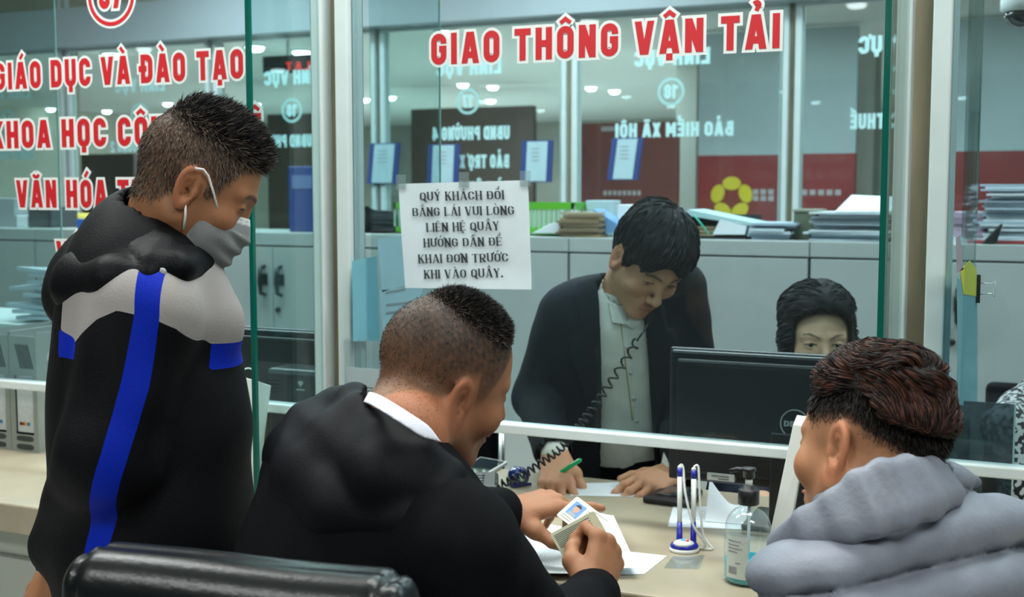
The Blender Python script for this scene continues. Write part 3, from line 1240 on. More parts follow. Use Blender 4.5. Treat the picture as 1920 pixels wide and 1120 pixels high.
        cheek = np.exp(-(((ax - .045) / .02) ** 2 + ((q[:, 1] - .07) / .03) ** 2 + ((q[:, 2] + .03) / .022) ** 2)) * near
        earm = sstep(.074, .082, ax) * near * (np.abs(q[:, 2] + .01) < .045)
        red = np.clip(cheek * .5 + earm * .7, 0, 1)[:, None]
        c = c * (1 - red * np.array([-.04, .18, .20]))
        # eyebrows and lash line
        bz = .0255 - ((ax - .028) / .022) ** 2 * .006 if not s.fem else .0265 + (ax - .03) * .12 - ((ax - .036) / .02) ** 2 * .0055
        hb = np.where(ax < .05, .0042 if not s.fem else .0026, 0) * (1 - .45 * sstep(.034, .052, ax))
        bm = (1 - sstep(hb * .6, hb * 1.3 + 1e-5, np.abs(q[:, 2] - bz))) * sstep(.010, .014, ax) * (1 - sstep(.049, .053, ax)) * (q[:, 1] > .05) * near
        bm = bm * (.8 + .2 * n2(q * 3))
        c = c * (1 - bm[:, None]) + np.asarray(brow) * bm[:, None]
        lash = (np.abs(q[:, 2] - (.0035 + s.eye * .4) + ((ax - .032) / .016) ** 2 * .004) < .0016) & (np.abs(ax - .032) < .015) & (q[:, 1] > .07)
        c[lash & near] = np.asarray(brow) * 1.2
        if scalp > 0:
            h = sstep(-.006, .016, s.hairline(q)) * near * (1 - earm)
            top = sstep(-.03, .09, q[:, 2]) if s.fade > .4 else sstep(.015, .06, q[:, 2] + .75 * np.clip(-q[:, 1] - .02, 0, .1))
            a = (scalp * (s.fade + (1 - s.fade) * top) * h * (1 + .25 * n2(q * 2)))[:, None].clip(0, 1)
            c = c * (1 - a) + np.asarray(scalpcol) * a
        return c

    def eyes(s, parent, iris=(.03, .015, .01)):
        mw = mat('eye_tone', (.6, .6, .58), .12, attr='tone')
        for sx in (-1, 1):
            c = np.array((.032 * sx, .0705, .0005))
            mb = MB()
            nlat, nlon = 18, 28
            gz = nrm((s.look[0], 1.0, s.look[1]))
            gx = nrm(np.cross(gz, (0, 0, 1)))
            gy = np.cross(gx, gz)
            vs, cl = [], []
            for i in range(nlat + 1):
                th = math.pi * i / nlat
                for k in range(nlon):
                    ph = 2 * math.pi * k / nlon
                    v = gz * math.cos(th) + (gx * math.cos(ph) + gy * math.sin(ph)) * math.sin(th)
                    vs.append(s.wd(c + v * .0122))
                    cl.append((.004, .004, .005) if th < .24 else (iris if th < .52 else (.48, .46, .43)))
            fs = [(i * nlon + k, i * nlon + (k + 1) % nlon, (i + 1) * nlon + (k + 1) % nlon, (i + 1) * nlon + k) for i in range(nlat) for k in range(nlon)]
            np_mesh('eye', np.array(vs), np.array(fs), mw, parent, np.array(cl))


# ---------------------------------------------------------------- hand
def hand(wrist, fwd, dorsal, left, curl, spread=(8, 2, -4, -12), thumb=None, sc=1.0, lift=(0, 0, 0, 0)):
    """returns distance function. curl: four (mcp, pip, dip) degree triples from index to little finger.
    thumb: three local points after its base (x towards the thumb side)"""
    y = nrm(fwd)
    z = nrm(np.asarray(dorsal, float) - y * np.dot(dorsal, y))
    x = np.cross(y, z)          # to the right of the hand seen from its back
    s = 1.0 if left else -1.0   # left hand, back up: the thumb lies to the right
    M = np.stack([x * s, y, z])
    o = np.asarray(wrist, float)
    mcp = [(.030, .092, .002), (.009, .098, .004), (-.012, .093, .002), (-.031, .082, -.003)]
    ln = [(.042, .026, .021), (.046, .029, .022), (.043, .027, .021), (.034, .021, .019)]
    rad = [.0098, .0100, .0094, .0084]
    chains, nails = [], []
    for i in range(4):
        p = np.array(mcp[i])
        a = 0.0
        sp = math.radians(spread[i])
        pts = [p]
        for k in range(3):
            a += math.radians(curl[i][k])
            d = np.array([math.sin(sp) * math.cos(a), math.cos(sp) * math.cos(a), -math.sin(a)])
            p = p + d * ln[i][k]
            pts.append(p)
        chains.append((pts, rad[i]))
        nv = np.array([0, math.sin(a), math.cos(a)])
        nails.append((pts[3] * .65 + pts[2] * .35 + nv * rad[i] * .75, nv, d))
    tb = np.array((.022, .020, -.010))
    tp = [tb] + [np.array(q) for q in (thumb or [(.046, .052, -.018), (.062, .083, -.024), (.068, .110, -.026)])]
    nails.append((tp[3] * .6 + tp[2] * .4 + np.array([.3, 0, .8]) * .0085, nrm((.3, 0, .9)), nrm(tp[3] - tp[2])))

    def fn(P):
        q = ((P - o.astype(f4)) @ M.T.astype(f4)) / f4(sc)
        far = np.sqrt(((q - np.array([.01, .09, -.02], f4)) ** 2).sum(1)) - .15
        out = far + .03
        mk = far < .03
        if not mk.any():
            return out * f4(sc)
        q = q[mk]
        d = rc(q, (0, -.03, 0), (0, .01, 0), .026, .026)
        q2 = q * np.array([1, 1, 1.25], f4)
        d = None
        for i in range(4):
            wx = (.016, .006, -.006, -.015)[i]
            m = rc(q, (wx, .0, -.002), mcp[i], .0165, .0125)
            d = m if d is None else sm(d, m, .016)
        d = sm(d, el(q, (-.018, .04, -.010), (.016, .04, .014)), .012)
        d = sm(d, rc(q, tp[0], tp[1], .0185, .0145), .014)
        th = sm(rc(q, tp[1], tp[2], .0130, .0112), rc(q, tp[2], tp[3], .0112, .0085), .004)
        th = sm(th, rc(q, tp[1], tp[1] * 1.001, .0135, .0135), .005)
        d = sm(d, th, .010)
        fin = None
        for pts, r in chains:
            c = rc(q, pts[0], pts[1], r * 1.12, r * .98)
            c = sm(c, rc(q, pts[1], pts[2], r * .98, r * .90), .003)
            c = sm(c, rc(q, pts[2], pts[3], r * .90, r * .70), .003)
            c = sm(c, rc(q, pts[1], pts[1] + 1e-4, r * 1.04, r * 1.04), .004)
            c = sm(c, rc(q, pts[0], pts[0] + 1e-4, r * 1.2, r * 1.2), .005)
            fin = c if fin is None else np.minimum(fin, c)
        d = sm(d, fin, .007)
        out[mk] = d
        return out * f4(sc)

    def tone(P, c, skin):
        q = ((P - o.astype(f4)) @ M.T.astype(f4)) / f4(sc)
        for (nc, nv, nd) in nails:
            side = np.cross(nd, nv)
            r = q - nc.astype(f4)
            a, b, h = r @ nd.astype(f4), r @ side.astype(f4), r @ nv.astype(f4)
            w = (1 - sstep(.8, 1.1, np.sqrt((a / .0065) ** 2 + (b / .0055) ** 2))) * (np.abs(h) < .006)
            c = c * (1 - w[:, None] * .7) + np.asarray(skin) * np.array([1.25, 1.35, 1.4]) * w[:, None] * .7
        # knuckles a little redder
        for pts, r in chains:
            for pp in pts[:2]:
                g = np.exp(-(((q - (pp + np.array([0, 0, r])).astype(f4)) ** 2).sum(1)) / .008 ** 2)[:, None]
                c = c * (1 - g * np.array([.02, .16, .16]))
        return c
    fn.tone = tone
    fn.M, fn.o = M, o
    fn.wd = lambda q: o + (np.asarray(q) * sc) @ M
    return fn


# ---------------------------------------------------------------- hair strands
HAIRM = None


def strands(name, P, D0, D1, L, width, cols, parent, seed=1):
    """tapered ribbons: root P, leaving along D0 and bending to D1, length L"""
    global HAIRM
    if HAIRM is None:
        HAIRM = mat('hair_tone', (.02, .02, .02), .55, attr='tone', spec=.25)
    n = len(P)
    r = np.random.default_rng(seed)
    side = np.cross(D0 + D1, r.normal(size=(n, 3)))
    side /= np.linalg.norm(side, axis=1, keepdims=True) + 1e-9
    L = L[:, None]
    p1 = P + D0 * L * .38
    p2 = p1 + (D0 * .45 + D1 * .55) * L * .34
    p3 = p2 + D1 * L * .30
    wv = side * (width[:, None] if hasattr(width, '__len__') else width) * .5
    V = np.stack([P - wv, P + wv, p1 - wv * .95, p1 + wv * .95, p2 - wv * .7, p2 + wv * .7, p3 - wv * .12, p3 + wv * .12], 1).reshape(-1, 3)
    b = np.arange(n)[:, None] * 8
    Q = np.concatenate([b + np.array([0, 1, 3, 2]), b + np.array([2, 3, 5, 4]), b + np.array([4, 5, 7, 6])])
    return np_mesh(name, V, Q, HAIRM, parent, np.repeat(cols, 8, 0))


def roots(P, N, wgt, n, seed):
    r = np.random.default_rng(seed)
    w = np.clip(wgt, 0, None)
    i = r.choice(len(P), n, p=w / w.sum())
    return i, P[i] + r.normal(size=(n, 3)) * .0014, N[i]


def flow_hair(name, fn, P, dirfn, steps, step, lift, spread, per, width, tonefn, parent, seed):
    """locks that run over a surface: curves follow dirfn(P, N), held lift[k] above the zero level"""
    r = np.random.default_rng(seed)
    e = 1e-3

    def gr(p):
        g = np.stack([fn(p + np.eye(3, dtype=f4)[k] * f4(e)) - fn(p - np.eye(3, dtype=f4)[k] * f4(e)) for k in range(3)], 1) / (2 * e)
        return g / (np.linalg.norm(g, axis=1, keepdims=True) + 1e-6)
    p = P.astype(f4)
    C_, N_ = [], []
    sl = step * r.uniform(.7, 1.25, (len(P), 1))
    for k in range(steps):
        n = gr(p)
        d = fn(p)[:, None]
        p = (p - (d - lift[k]) * n * .9).astype(f4)
        C_.append(p.copy())
        N_.append(n)
        f = dirfn(p, n, k)
        f = f - n * (f * n).sum(1, keepdims=True)
        p = (p + f / (np.linalg.norm(f, axis=1, keepdims=True) + 1e-6) * sl).astype(f4)
    C_, N_ = np.stack(C_, 1), np.stack(N_, 1)
    C_ = np.repeat(C_, per, 0)
    N_ = np.repeat(N_, per, 0)
    n = len(C_)
    T_ = np.gradient(C_, axis=1)
    T_ /= np.linalg.norm(T_, axis=2, keepdims=True) + 1e-9
    B_ = np.cross(T_, N_)
    tt = np.linspace(0, 1, steps)[None, :, None]
    o1, o2 = r.normal(size=(n, 1, 1)) * spread, r.normal(size=(n, 1, 1)) * spread * .55
    C_ = C_ + (B_ * o1 + N_ * o2) * (1 - .65 * tt)
    ln = r.uniform(.6, 1.0, (n, 1, 1))
    ra = r.normal(size=(n, 1, 1)) * .8
    wv = (B_ * np.cos(ra) + N_ * np.sin(ra)) * width * .5 * (1 - .85 * np.clip((tt - .5) / .5, 0, 1) ** 2)
    V = np.stack([C_ - wv, C_ + wv], 2).reshape(-1, 3)
    b = (np.arange(n) * steps * 2)[:, None, None] + (np.arange(steps - 1) * 2)[None, :, None] + np.array([0, 1, 3, 2])[None, None]
    tone = tonefn(r, n)
    global HAIRM
    if HAIRM is None:
        HAIRM = mat('hair_tone', (.02, .02, .02), .45, attr='tone', spec=.35)
    return np_mesh(name, V, b.reshape(-1, 4), HAIRM, parent, np.repeat(tone, steps * 2, 0))


def unit(v):
    return v / (np.linalg.norm(v, axis=1, keepdims=True) + 1e-9)


SKINM = lambda nm: mat('skin_' + nm, (.4, .25, .17), .55, attr='tone', bump=.12, bscale=420, spec=.3, sss=.12)
CLOTH_CACHE = {}


def cloth(name, col, rough=.7, bump=.15, bscale=300, sheen=.0, var=.08, attr=None, spec=.3):
    return mat(name, col, rough, bump=bump, bscale=bscale, sheen=sheen, var=var, vscale=30, attr=attr, spec=spec)


def garment(name, fn, lo, hi, h, m, parent, fine=(), cols=None, attrs=None):
    P, Q, N = sdf_mesh(fn, lo, hi, h, fine)
    return np_mesh(name, P, Q, m, parent, cols(P) if cols else None, attrs(P) if attrs else None)


def ridged(p, k, seed):
    """soft cloth folds, 0..1"""
    n = Noise(k, seed, 5)
    return 1 - np.abs(n(p)) * 2.2


# ================================================================ PEOPLE
def chain(p, pts, rs, k=.02, closed=False):
    d = None
    n = len(pts)
    for i in range(n if closed else n - 1):
        j = (i + 1) % n
        c = rc(p, pts[i], pts[j], rs[i], rs[j])
        d = c if d is None else sm(d, c, k)
    return d


def person(label, loc):
    return thing('person', label, 'person', (loc[0], loc[1], 0))


def skin_body(t, tag_, J, head, hands, skin, seed, fine_hands=True, scalp=0.0, scalpcol=(.02, .017, .016), lip=None, brow=(.02, .014, .012), hh=.0027):
    g = lambda k: J[k]

    def fn(p):
        d = head.sdf(p)
        d = sm(d, rc(p, head.wd((0, -.030, -.045)), g('neck'), J.get('rn', .054), J.get('rn', .054) + .005), .022)
        ch = g('neck') * .62 + g('pelvis') * .38
        d = sm(d, rc(p, g('neck') * .92 + g('pelvis') * .08, ch, .062, .082), .03)
        d = sm(d, rc(p, ch, g('pelvis'), .082, .09), .05)
        for s in 'lr':
            d = sm(d, rc(p, g('neck') * .88 + g('pelvis') * .12, g('s' + s), .05, .048), .03)
            d = sm(d, rc(p, g('s' + s), g('e' + s), .048, .040), .02)
            d = sm(d, rc(p, g('e' + s), g('w' + s), .040, .0275), .015)
            d = sm(d, rc(p, g('h' + s), g('k' + s), .075, .052), .03)
            d = sm(d, rc(p, g('k' + s), g('a' + s), .052, .036), .02)
            d = sm(d, rc(p, g('a' + s), g('t' + s), .036, .028), .02)
        for h in hands:
            d = sm(d, h(p), .012)
        return d
    pts = np.array([J[k] for k in J if k != 'rn'] + [head.o])
    lo, hi = pts.min(0) - .22, pts.max(0) + .22
    fine = [(head.o - .145, head.o + .145, hh)]
    if fine_hands:
        for h in hands:
            c = h.wd((0.01, .09, -.02))
            fine.append((c - .115, c + .115, .0027))
    P, Q, N = sdf_mesh(fn, lo, hi, .011, fine)
    c = head.tone(P, skin, seed, scalp, scalpcol, brow, lip)
    for h in hands:
        c = h.tone(P, c, skin)
    o = np_mesh('body', P, Q, SKINM('tone'), t, c)
    head.eyes(t)
    return P, Q, N


def legs(J, J2=None, r0=.105, r1=.072, r2=.055, knee=None):
    def fn(p):
        d = rc(p, J['pelvis'] + np.array([0, 0, .06]), J['pelvis'], .13, .125)
        for s in 'lr':
            d = sm(d, rc(p, J['h' + s], J['k' + s], r0, r1), .05)
            d = sm(d, rc(p, J['k' + s], J['a' + s], r1, r2), .03)
        d = np.maximum(d, (J['al'][2] - .02) - p[:, 2])
        return d + .003 * Noise(45, 5)(p)
    return fn


def trousers(t, J, m, top, name='trousers'):
    fn0 = legs(J)
    fn = lambda p: smx(fn0(p), p[:, 2] - top, .02)
    pts = np.array([J[k] for k in ('pelvis', 'hl', 'hr', 'kl', 'kr', 'al', 'ar')])
    return garment(name, fn, pts.min(0) - .17, pts.max(0) + .22, .012, m, t)


def shoes(t, J, m):
    for s in 'lr':
        a, b = J['a' + s], J['t' + s]
        fn = lambda p: np.maximum(sm(rc(p, a + np.array([0, 0, -.02]), b, .048, .040), rc(p, a, a + np.array([0, 0, .03]), .045, .05), .03), .002 - p[:, 2])
        pts = np.array([a, b])
        garment('shoe', fn, pts.min(0) - .09, pts.max(0) + .1, .008, m, t)


def leg_points(J, pelvis, fwd, right, seated, floor_toe=.05, hipw=.09, seat_dir=None):
    f, r = nrm([fwd[0], fwd[1], 0]), nrm([right[0], right[1], 0])
    for s, q in (('l', -1), ('r', 1)):
        J['h' + s] = pelvis + r * hipw * q
        if seated:
            J['k' + s] = J['h' + s] + f * .40 + r * .05 * q + np.array([0, 0, .01])
            J['a' + s] = J['k' + s] * np.array([1, 1, 0]) + f * -.06 + np.array([0, 0, .09])
        else:
            J['k' + s] = J['h' + s] + np.array([0, 0, -(pelvis[2] - .49)]) + f * .02 + r * .01 * q
            J['a' + s] = J['k' + s] * np.array([1, 1, 0]) - f * .03 + np.array([0, 0, .09])
        J['t' + s] = J['a' + s] * np.array([1, 1, 0]) + f * .14 + np.array([0, 0, .042])


NYLON = lambda: cloth('black_nylon', (0.0035, 0.0042, 0.0055), .50, .2, 220, spec=.09)
BLACKCLOTH = lambda: cloth('black_cloth', (0.0036, 0.0038, 0.005), .85, .3, 500, spec=.07)
BLACKSHOE = mat('black_shoe', (.01, .01, .01), .35)


def poly_sd(px, pz, poly):
    """signed distance to polygon in a plane, negative inside"""
    poly = np.asarray(poly, float)
    n = len(poly)
    d = np.full(px.shape, 1e9)
    s = np.ones(px.shape)
    for i in range(n):
        a, b = poly[i], poly[i - 1]
        e = b - a
        wx, wz = px - a[0], pz - a[1]
        t = np.clip((wx * e[0] + wz * e[1]) / (e @ e), 0, 1)
        bx_, bz = wx - e[0] * t, wz - e[1] * t
        d = np.minimum(d, bx_ * bx_ + bz * bz)
        c1, c2, c3 = pz >= a[1], pz < b[1], e[0] * wz > e[1] * wx
        fl = (c1 & c2 & c3) | (~c1 & ~c2 & ~c3)
        s = np.where(fl, -s, s)
    return s * np.sqrt(d)


def blocks_material(name, base, layers, rough=.6, bump=.2):
    """cloth in several colours: each layer shows where its stored seam distance is negative"""
    m = mat(name, base, rough, bump=bump, bscale=260, spec=.10)
    nt = m.node_tree
    b = nt.nodes['Principled BSDF']
    last = None
    for (attr, col) in layers:
        a = nt.nodes.new('ShaderNodeAttribute')
        a.attribute_name = attr
        lt = nt.nodes.new('ShaderNodeMath')
        lt.operation = 'LESS_THAN'
        lt.inputs[1].default_value = 0.0
        nt.links.new(a.outputs['Fac'], lt.inputs[0])
        mx = nt.nodes.new('ShaderNodeMix')
        mx.data_type = 'RGBA'
        nt.links.new(lt.outputs[0], mx.inputs[0])
        if last is None:
            mx.inputs[6].default_value = (*base, 1)
        else:
            nt.links.new(last, mx.inputs[6])
        mx.inputs[7].default_value = (*col, 1)
        last = mx.outputs[2]
    nt.links.new(last, b.inputs['Base Color'])
    return m


def march(fn, x, y, d0, d1=None):
    """first surface of a distance field along the sight line of a picture point"""
    d1 = d1 or d0 + .5
    ds = np.linspace(d0, d1, 400)
    v = fn(np.array([W(x, y, k) for k in ds], f4))
    i = int(np.argmax(v < 0))
    return W(x, y, ds[i]) if v[i] < 0 else W(x, y, (d0 + d1) / 2)


MBODY = np.stack([R_, H_, np.array([0, 0, 1.0])])

# ---------------------------------------------------------------- 1. the standing man in the mask
SKIN_A = (.32, .145, .072)
J = {}
hd = Head((0, 0, 0), cv(.85, -.49, .20), cv(.50, .86, .03), sc=.985, nose=.45, eye=.0016, look=(0, -.8))
hd.o = W(353, 350, 1.855) - hd.wd((.080, -.006, -.008))
J['neck'] = W(292, 455, 1.95)
J['chest'] = W(285, 640, 1.98)
J['pelvis'] = W(292, 1010, 1.98)
J['sr'], J['er'], J['wr'] = W(272, 585, 1.835), W(208, 862, 1.80), W(118, 1022, 1.92)
J['sl'], J['el'], J['wl'] = W(300, 560, 2.14), W(190, 840, 2.21), W(122, 1045, 2.05)
leg_points(J, J['pelvis'] + np.array([0, 0, -.03]), R_, -H_, False)
hr = hand(W(122, 1052, 1.925), cv(-.62, -.66, .30), cv(-.45, .62, -.60), False, [(18, 38, 22), (26, 44, 24), (34, 48, 26), (42, 50, 28)], (8, 2, -4, -10), sc=.95)
hl = hand(W(112, 1062, 2.02), cv(-.15, -.90, -.15), cv(-.85, -.1, .35), True, [(40, 55, 30)] * 4, sc=.95)
A = person('standing man in a black, grey and blue jacket and face mask, hands behind his back', J['pelvis'])
P, Q, N = skin_body(A, 'a', J, hd, [hr, hl], SKIN_A, 11, True, .85, (.050, .037, .030), brow=(.03, .022, .018))
headA, PA, NA = hd, P, N
# hair: short grizzled sides, long dark spikes on top
q = hd.loc(P)
hl_ = hd.hairline(q)
m_ = (hl_ > -.004) & ((q ** 2).sum(1) < .17 ** 2) & ~((np.abs(q[:, 0]) > .073) & (q[:, 2] < .026) & (q[:, 1] > -.045))
top = sstep(.060, .098, q[:, 2] + .10 * np.clip(q[:, 1], -.1, .06))
i, rp, rn = roots(P, N, m_ * sstep(-.004, .014, hl_) * (1.1 + .6 * top), 42000, 3)
tp = top[i]
rr = np.random.default_rng(5)
comb = hd.y * .62 + hd.z * .55
d0 = unit(rn * (.55 + .5 * tp[:, None]) + (hd.y * .35 - hd.z * .55)[None] * (1 - tp[:, None]) + comb[None] * .55 * tp[:, None] + rr.normal(size=rp.shape) * .16)
d1 = unit(rn * .22 + (hd.y * .30 - hd.z * .75)[None] * (1 - tp[:, None]) + comb[None] * 1.0 * tp[:, None] + rr.normal(size=rp.shape) * .22)
L = (.009 + .022 * tp ** 1.2) * rr.uniform(.6, 1.15, len(i))
gm = rr.random(len(i)) < (.60 * (1 - tp) + .06)
ct = np.where(gm[:, None], np.array([[.19, .14, .105]]), np.array([[.014, .013, .015]])) * rr.uniform(.5, 1.3, (len(i), 1))
strands('hair', rp - rn * .001, d0, d1, L, .00065 + .0008 * tp, ct, A)

# jacket
SPJ = lambda px, py, d=1.80: ((px - 960) / FPX * d, 1.48 - (py - 360) * d / FPX)
chest_c, belly_c, hip_c = W(270, 640, 1.98), W(288, 915, 1.98), W(288, 1040, 1.98)
fold_n = Noise(26, 21)
fold_m = Noise(60, 22)


def arm_axis_d(p, a, b, c):
    return np.minimum(rc(p, a, b, .0, .0), rc(p, b, c, .0, .0))


def jacketA(p):
    d = el(p, chest_c, (.132, .185, .25), MBODY)
    d = sm(d, el(p, belly_c, (.150, .19, .26), MBODY), .10)
    d = sm(d, rc(p, W(300, 640, 1.96), W(318, 800, 1.96), .100, .115), .05)
    d = sm(d, el(p, hip_c, (.150, .185, .20), MBODY), .06)
    d = sm(d, rc(p, W(268, 520, 1.98), W(280, 545, 1.90), .105, .09), .05)
    d = sm(d, rc(p, W(330, 520, 1.93), W(395, 600, 1.93), .055, .05), .05)
    near = sm(rc(p, J['sr'], J['er'], .088, .073), rc(p, J['er'], J['wr'], .073, .052), .03)
    far = sm(rc(p, J['sl'], J['el'], .088, .073), rc(p, J['el'], J['wl'], .073, .05), .03)
    near = near + .007 * fold_n(p * np.array([1, 1, 1.6], f4)) * sstep(1.35, 1.1, p[:, 2]) + .003 * fold_m(p)
    cuff = rc(p, J['wr'], J['wr'] * .8 + hr.o * .2, .040, .037)
    d = sm(d, near, .018)
    d = sm(d, far, .02)
    d = sm(d, cuff, .012)
    d = d + .004 * fold_n(p + 3) + .0015 * fold_m(p + 1)
    d = np.maximum(d, .80 - p[:, 2])
    return np.maximum(d, -rc(p, hd.wd((0, -.03, -.06)), J['neck'], .062, .060))


def seamA(p):
    pf = p.astype(float) - CAM
    sx, sz = pf @ R_, p[:, 2]
    dep = pf @ F_
    yoke = [SPJ(*v) for v in [(100, 505), (230, 505), (395, 470), (400, 520), (424, 600), (430, 662), (372, 655), (338, 612), (300, 588), (240, 575), (200, 592), (168, 618), (140, 642), (100, 622)]]
    g = poly_sd(sx, sz, yoke)
    b1 = poly_sd(sx, sz, [SPJ(*v) for v in [(95, 620), (135, 632), (146, 640), (142, 672), (95, 672)]])
    b2 = poly_sd(sx, sz, [SPJ(*v) for v in [(372, 655), (445, 662), (450, 716), (368, 706)]])
    st = poly_sd(sx, sz, [SPJ(*v) for v in [(271, 500), (316, 500), (314, 590), (296, 720), (262, 850), (216, 1000), (205, 1040), (158, 1040), (180, 960), (222, 830), (252, 700), (272, 580)]])
    st = np.where(dep < 1.93, st, .05)
    return {'seam_grey': g, 'seam_blue': np.minimum(np.minimum(b1, b2), st)}


mA = blocks_material('sports_jacket', (0.0035, 0.0035, 0.0048), [('seam_grey', (.30, .28, .275)), ('seam_blue', (.002, .018, .36))], .62)
lo = np.minimum(J['wr'], J['wl']).copy()
pts = np.array([chest_c, belly_c, hip_c, J['wr'], J['wl'], J['sr'], J['sl'], J['er'], J['el']])
lo, hi = pts.min(0) - .24, pts.max(0) + .24
lo[2] = .78
garment('jacket', jacketA, lo, hi, .0075, mA, A, attrs=seamA)
# black hood and stand-up collar
ring1 = [W(258, 388, 1.96), W(262, 418, 1.885), W(312, 462, 1.84), W(350, 482, 1.855), W(374, 480, 1.92), W(366, 472, 2.00), W(320, 430, 2.05), W(272, 394, 2.02)]
ringL = [W(215, 428, 1.975), W(222, 470, 1.855), W(285, 504, 1.80), W(334, 504, 1.815), W(366, 498, 1.90), W(372, 490, 2.01), W(310, 480, 2.12), W(240, 440, 2.07)]
ring3 = [W(160, 525, 1.99), W(166, 535, 1.88), W(220, 528, 1.81), W(278, 516, 1.785)]
hoodn = Noise(22, 31)
hoodf = lambda p: ridged(p * np.array([.7, .7, 1.9], f4), 24, 33)


def hoodA(p):
    d = None
    n = len(ring1)
    for a in range(n):
        b = (a + 1) % n
        for t in (0, .34, .67, 1):
            r = .013 + .009 * t
            k = rc(p, ring1[a] * (1 - t) + ringL[a] * t, ring1[b] * (1 - t) + ringL[b] * t, r, r)
            d = k if d is None else sm(d, k, .014)
    d = sm(d, chain(p, [W(232, 425, 1.96), W(190, 478, 1.97)], [.034, .052], .03), .03)
    low = sm(chain(p, ring3, [.054, .050, .038, .018], .02), chain(p, [W(186, 490, 1.97), W(150, 560, 1.985)], [.056, .055], .03), .03)
    low = sm(low, chain(p, [W(225, 450, 2.06), W(172, 530, 2.1)], [.06, .06], .03), .03)
    d = sm(d, low, .005)
    d = d - .0025 * hoodf(p) + .002 * hoodn(p)
    return np.maximum(d, -rc(p, hd.wd((0, -.03, -.05)), J['neck'], .0665, .0665))


garment('hood', hoodA, W(90, 620, 1.95) - .25, W(330, 360, 1.95) + .25, .0055, NYLON(), A)
tee = mat('white_tee', (.7, .72, .76), .8)
garment('shirt_collar', lambda p: np.maximum(rc(p, hd.wd((0, -.034, -.085)), J['neck'], .0625, .0645), rc(p, hd.wd((0, -.03, -.06)), hd.wd((0, -.034, -.098)), .08, .08) * -1), J['neck'] - .12, J['neck'] + .14, .005, tee, A)
MB().lathe([(.006, -.004), (.0062, .002), (.003, .0032)], march(hoodA, 304, 510, 1.6), 16, M=np.stack([R_, U_, -F_])).build('snap_button', mat('snap_grey', (.35, .36, .37), .4), A)

# surgical mask
mkn = Noise(90, 41)


def maskA_local(q):
    base = el(q, (0, .046, -.058), (.0675, .060, .060))
    base = sm(base, rc(q, (0, .088, -.012), (0, .098, -.040), .009, .0135), .03)
    base = sm(base, el(q, (0, .056, -.092), (.045, .043, .030)), .03)
    ple = .0022 * np.sin((q[:, 2] + .03 + q[:, 1] * .25) * 260) * sstep(.09, .05, np.abs(q[:, 0]) + .02) * (q[:, 2] < -.035)
    d = base + ple + .001 * mkn(q)
    a = q[:, 2] - (-.018 + (q[:, 1] - .05) * .22)             # top edge
    b = (.004 + (q[:, 2] + .072) * .80) - q[:, 1]            # side edge
    c = -.132 - q[:, 2]
    return np.maximum(np.maximum(d, np.maximum(a, c)), b), a, b


def maskA(p):
    return maskA_local(hd.loc(p))[0]


def maskTone(p):
    q = hd.loc(p)
    _, a, b = maskA_local(q)
    e = np.maximum(a, b)
    wgt = sstep(-.0115, -.0095, np.maximum(a + .0, -9)) * 1.0
    w2 = sstep(-.0062, -.0048, b)
    w = np.clip(np.maximum(wgt * .9, w2), 0, 1)[:, None]
    col = np.array([[.20, .212, .22]]) * (1 + .16 * Noise(120, 6)(q)[:, None]) * (1 - w) + np.array([[.66, .70, .70]]) * w
    st = (np.abs(np.sin(q[:, 1] * 700)) > .45) & (np.abs(a + .0045) < .0009)
    col[st] *= .55
    return col


c = hd.wd((0, .06, -.065))
garment('face_mask', maskA, c - .125, c + .125, .003, mat('mask_fabric', (.4, .42, .43), .85, attr='tone', bump=.3, bscale=500), A, cols=maskTone)
for sx in (1, -1):
    l1 = [hd.wd((sx * a_, b_, c_)) for a_, b_, c_ in [(.064, .052, -.020), (.0745, .030, .004), (.081, .012, .0215), (.088, .001, .0265), (.091, -.010, .022)]]
    l2 = [hd.wd((sx * a_, b_, c_)) for a_, b_, c_ in [(.0725, .020, -.070), (.077, .012, -.050), (.080, .003, -.033)]]
    MB().tube(l1, .0019, 8).tube(l2, .0019, 8).build('ear_loop', mat('white_elastic', (.72, .72, .70), .8), A)
trousers(A, J, BLACKCLOTH(), .9)
shoes(A, J, BLACKSHOE)

# ---------------------------------------------------------------- 2. the seated man with the cards
SKIN_B = (.34, .155, .080)
J = {}
hd = Head((0, 0, 0), cv(.82, -.27, .50), cv(.384, .905, -.14), fat=.006, eye=.0018, look=(0, -.7), sc=1.0)
hd.o = W(864, 758, 1.665) - hd.wd((.081, -.006, -.010))
J['rn'] = .059
J['neck'] = W(752, 815, 1.645)
J['chest'] = W(700, 1010, 1.62)
J['pelvis'] = np.array([-.88, 1.25, .56])
J['sr'], J['er'], J['wr'] = W(858, 1040, 1.53), W(1010, 1225, 1.72), W(1112, 1118, 1.975)
J['sl'], J['el'], J['wl'] = W(612, 902, 1.74), W(800, 985, 2.02), W(945, 962, 2.19)
leg_points(J, J['pelvis'], cv(.35, 0, .9), cv(.9, 0, -.35), True, hipw=.1)
hr = hand(J['wr'], cv(.28, .64, .60), cv(.70, .30, -.62), False, [(52, 78, 40), (66, 82, 45), (70, 84, 45), (72, 84, 45)], (4, 1, -2, -5),
          [(.038, .046, -.030), (.034, .078, -.046), (.022, .102, -.050)], 1.02)
hl = hand(J['wl'], cv(.93, .16, .30), cv(-.05, .90, -.35), True, [(10, 8, 4), (34, 30, 14), (46, 40, 20), (54, 44, 24)], (-4, -2, -3, -6),
          [(.050, .040, -.018), (.072, .062, -.034), (.086, .086, -.046)], 1.02)
B = person('seated man in a black hooded jacket holding two licence cards over the papers', J['pelvis'])
P, Q, N = skin_body(B, 'b', J, hd, [hr, hl], SKIN_B, 12, True, .95, (.038, .028, .022), brow=(.03, .022, .018))
headB, handBR, handBL = hd, hr, hl
q = hd.loc(P)
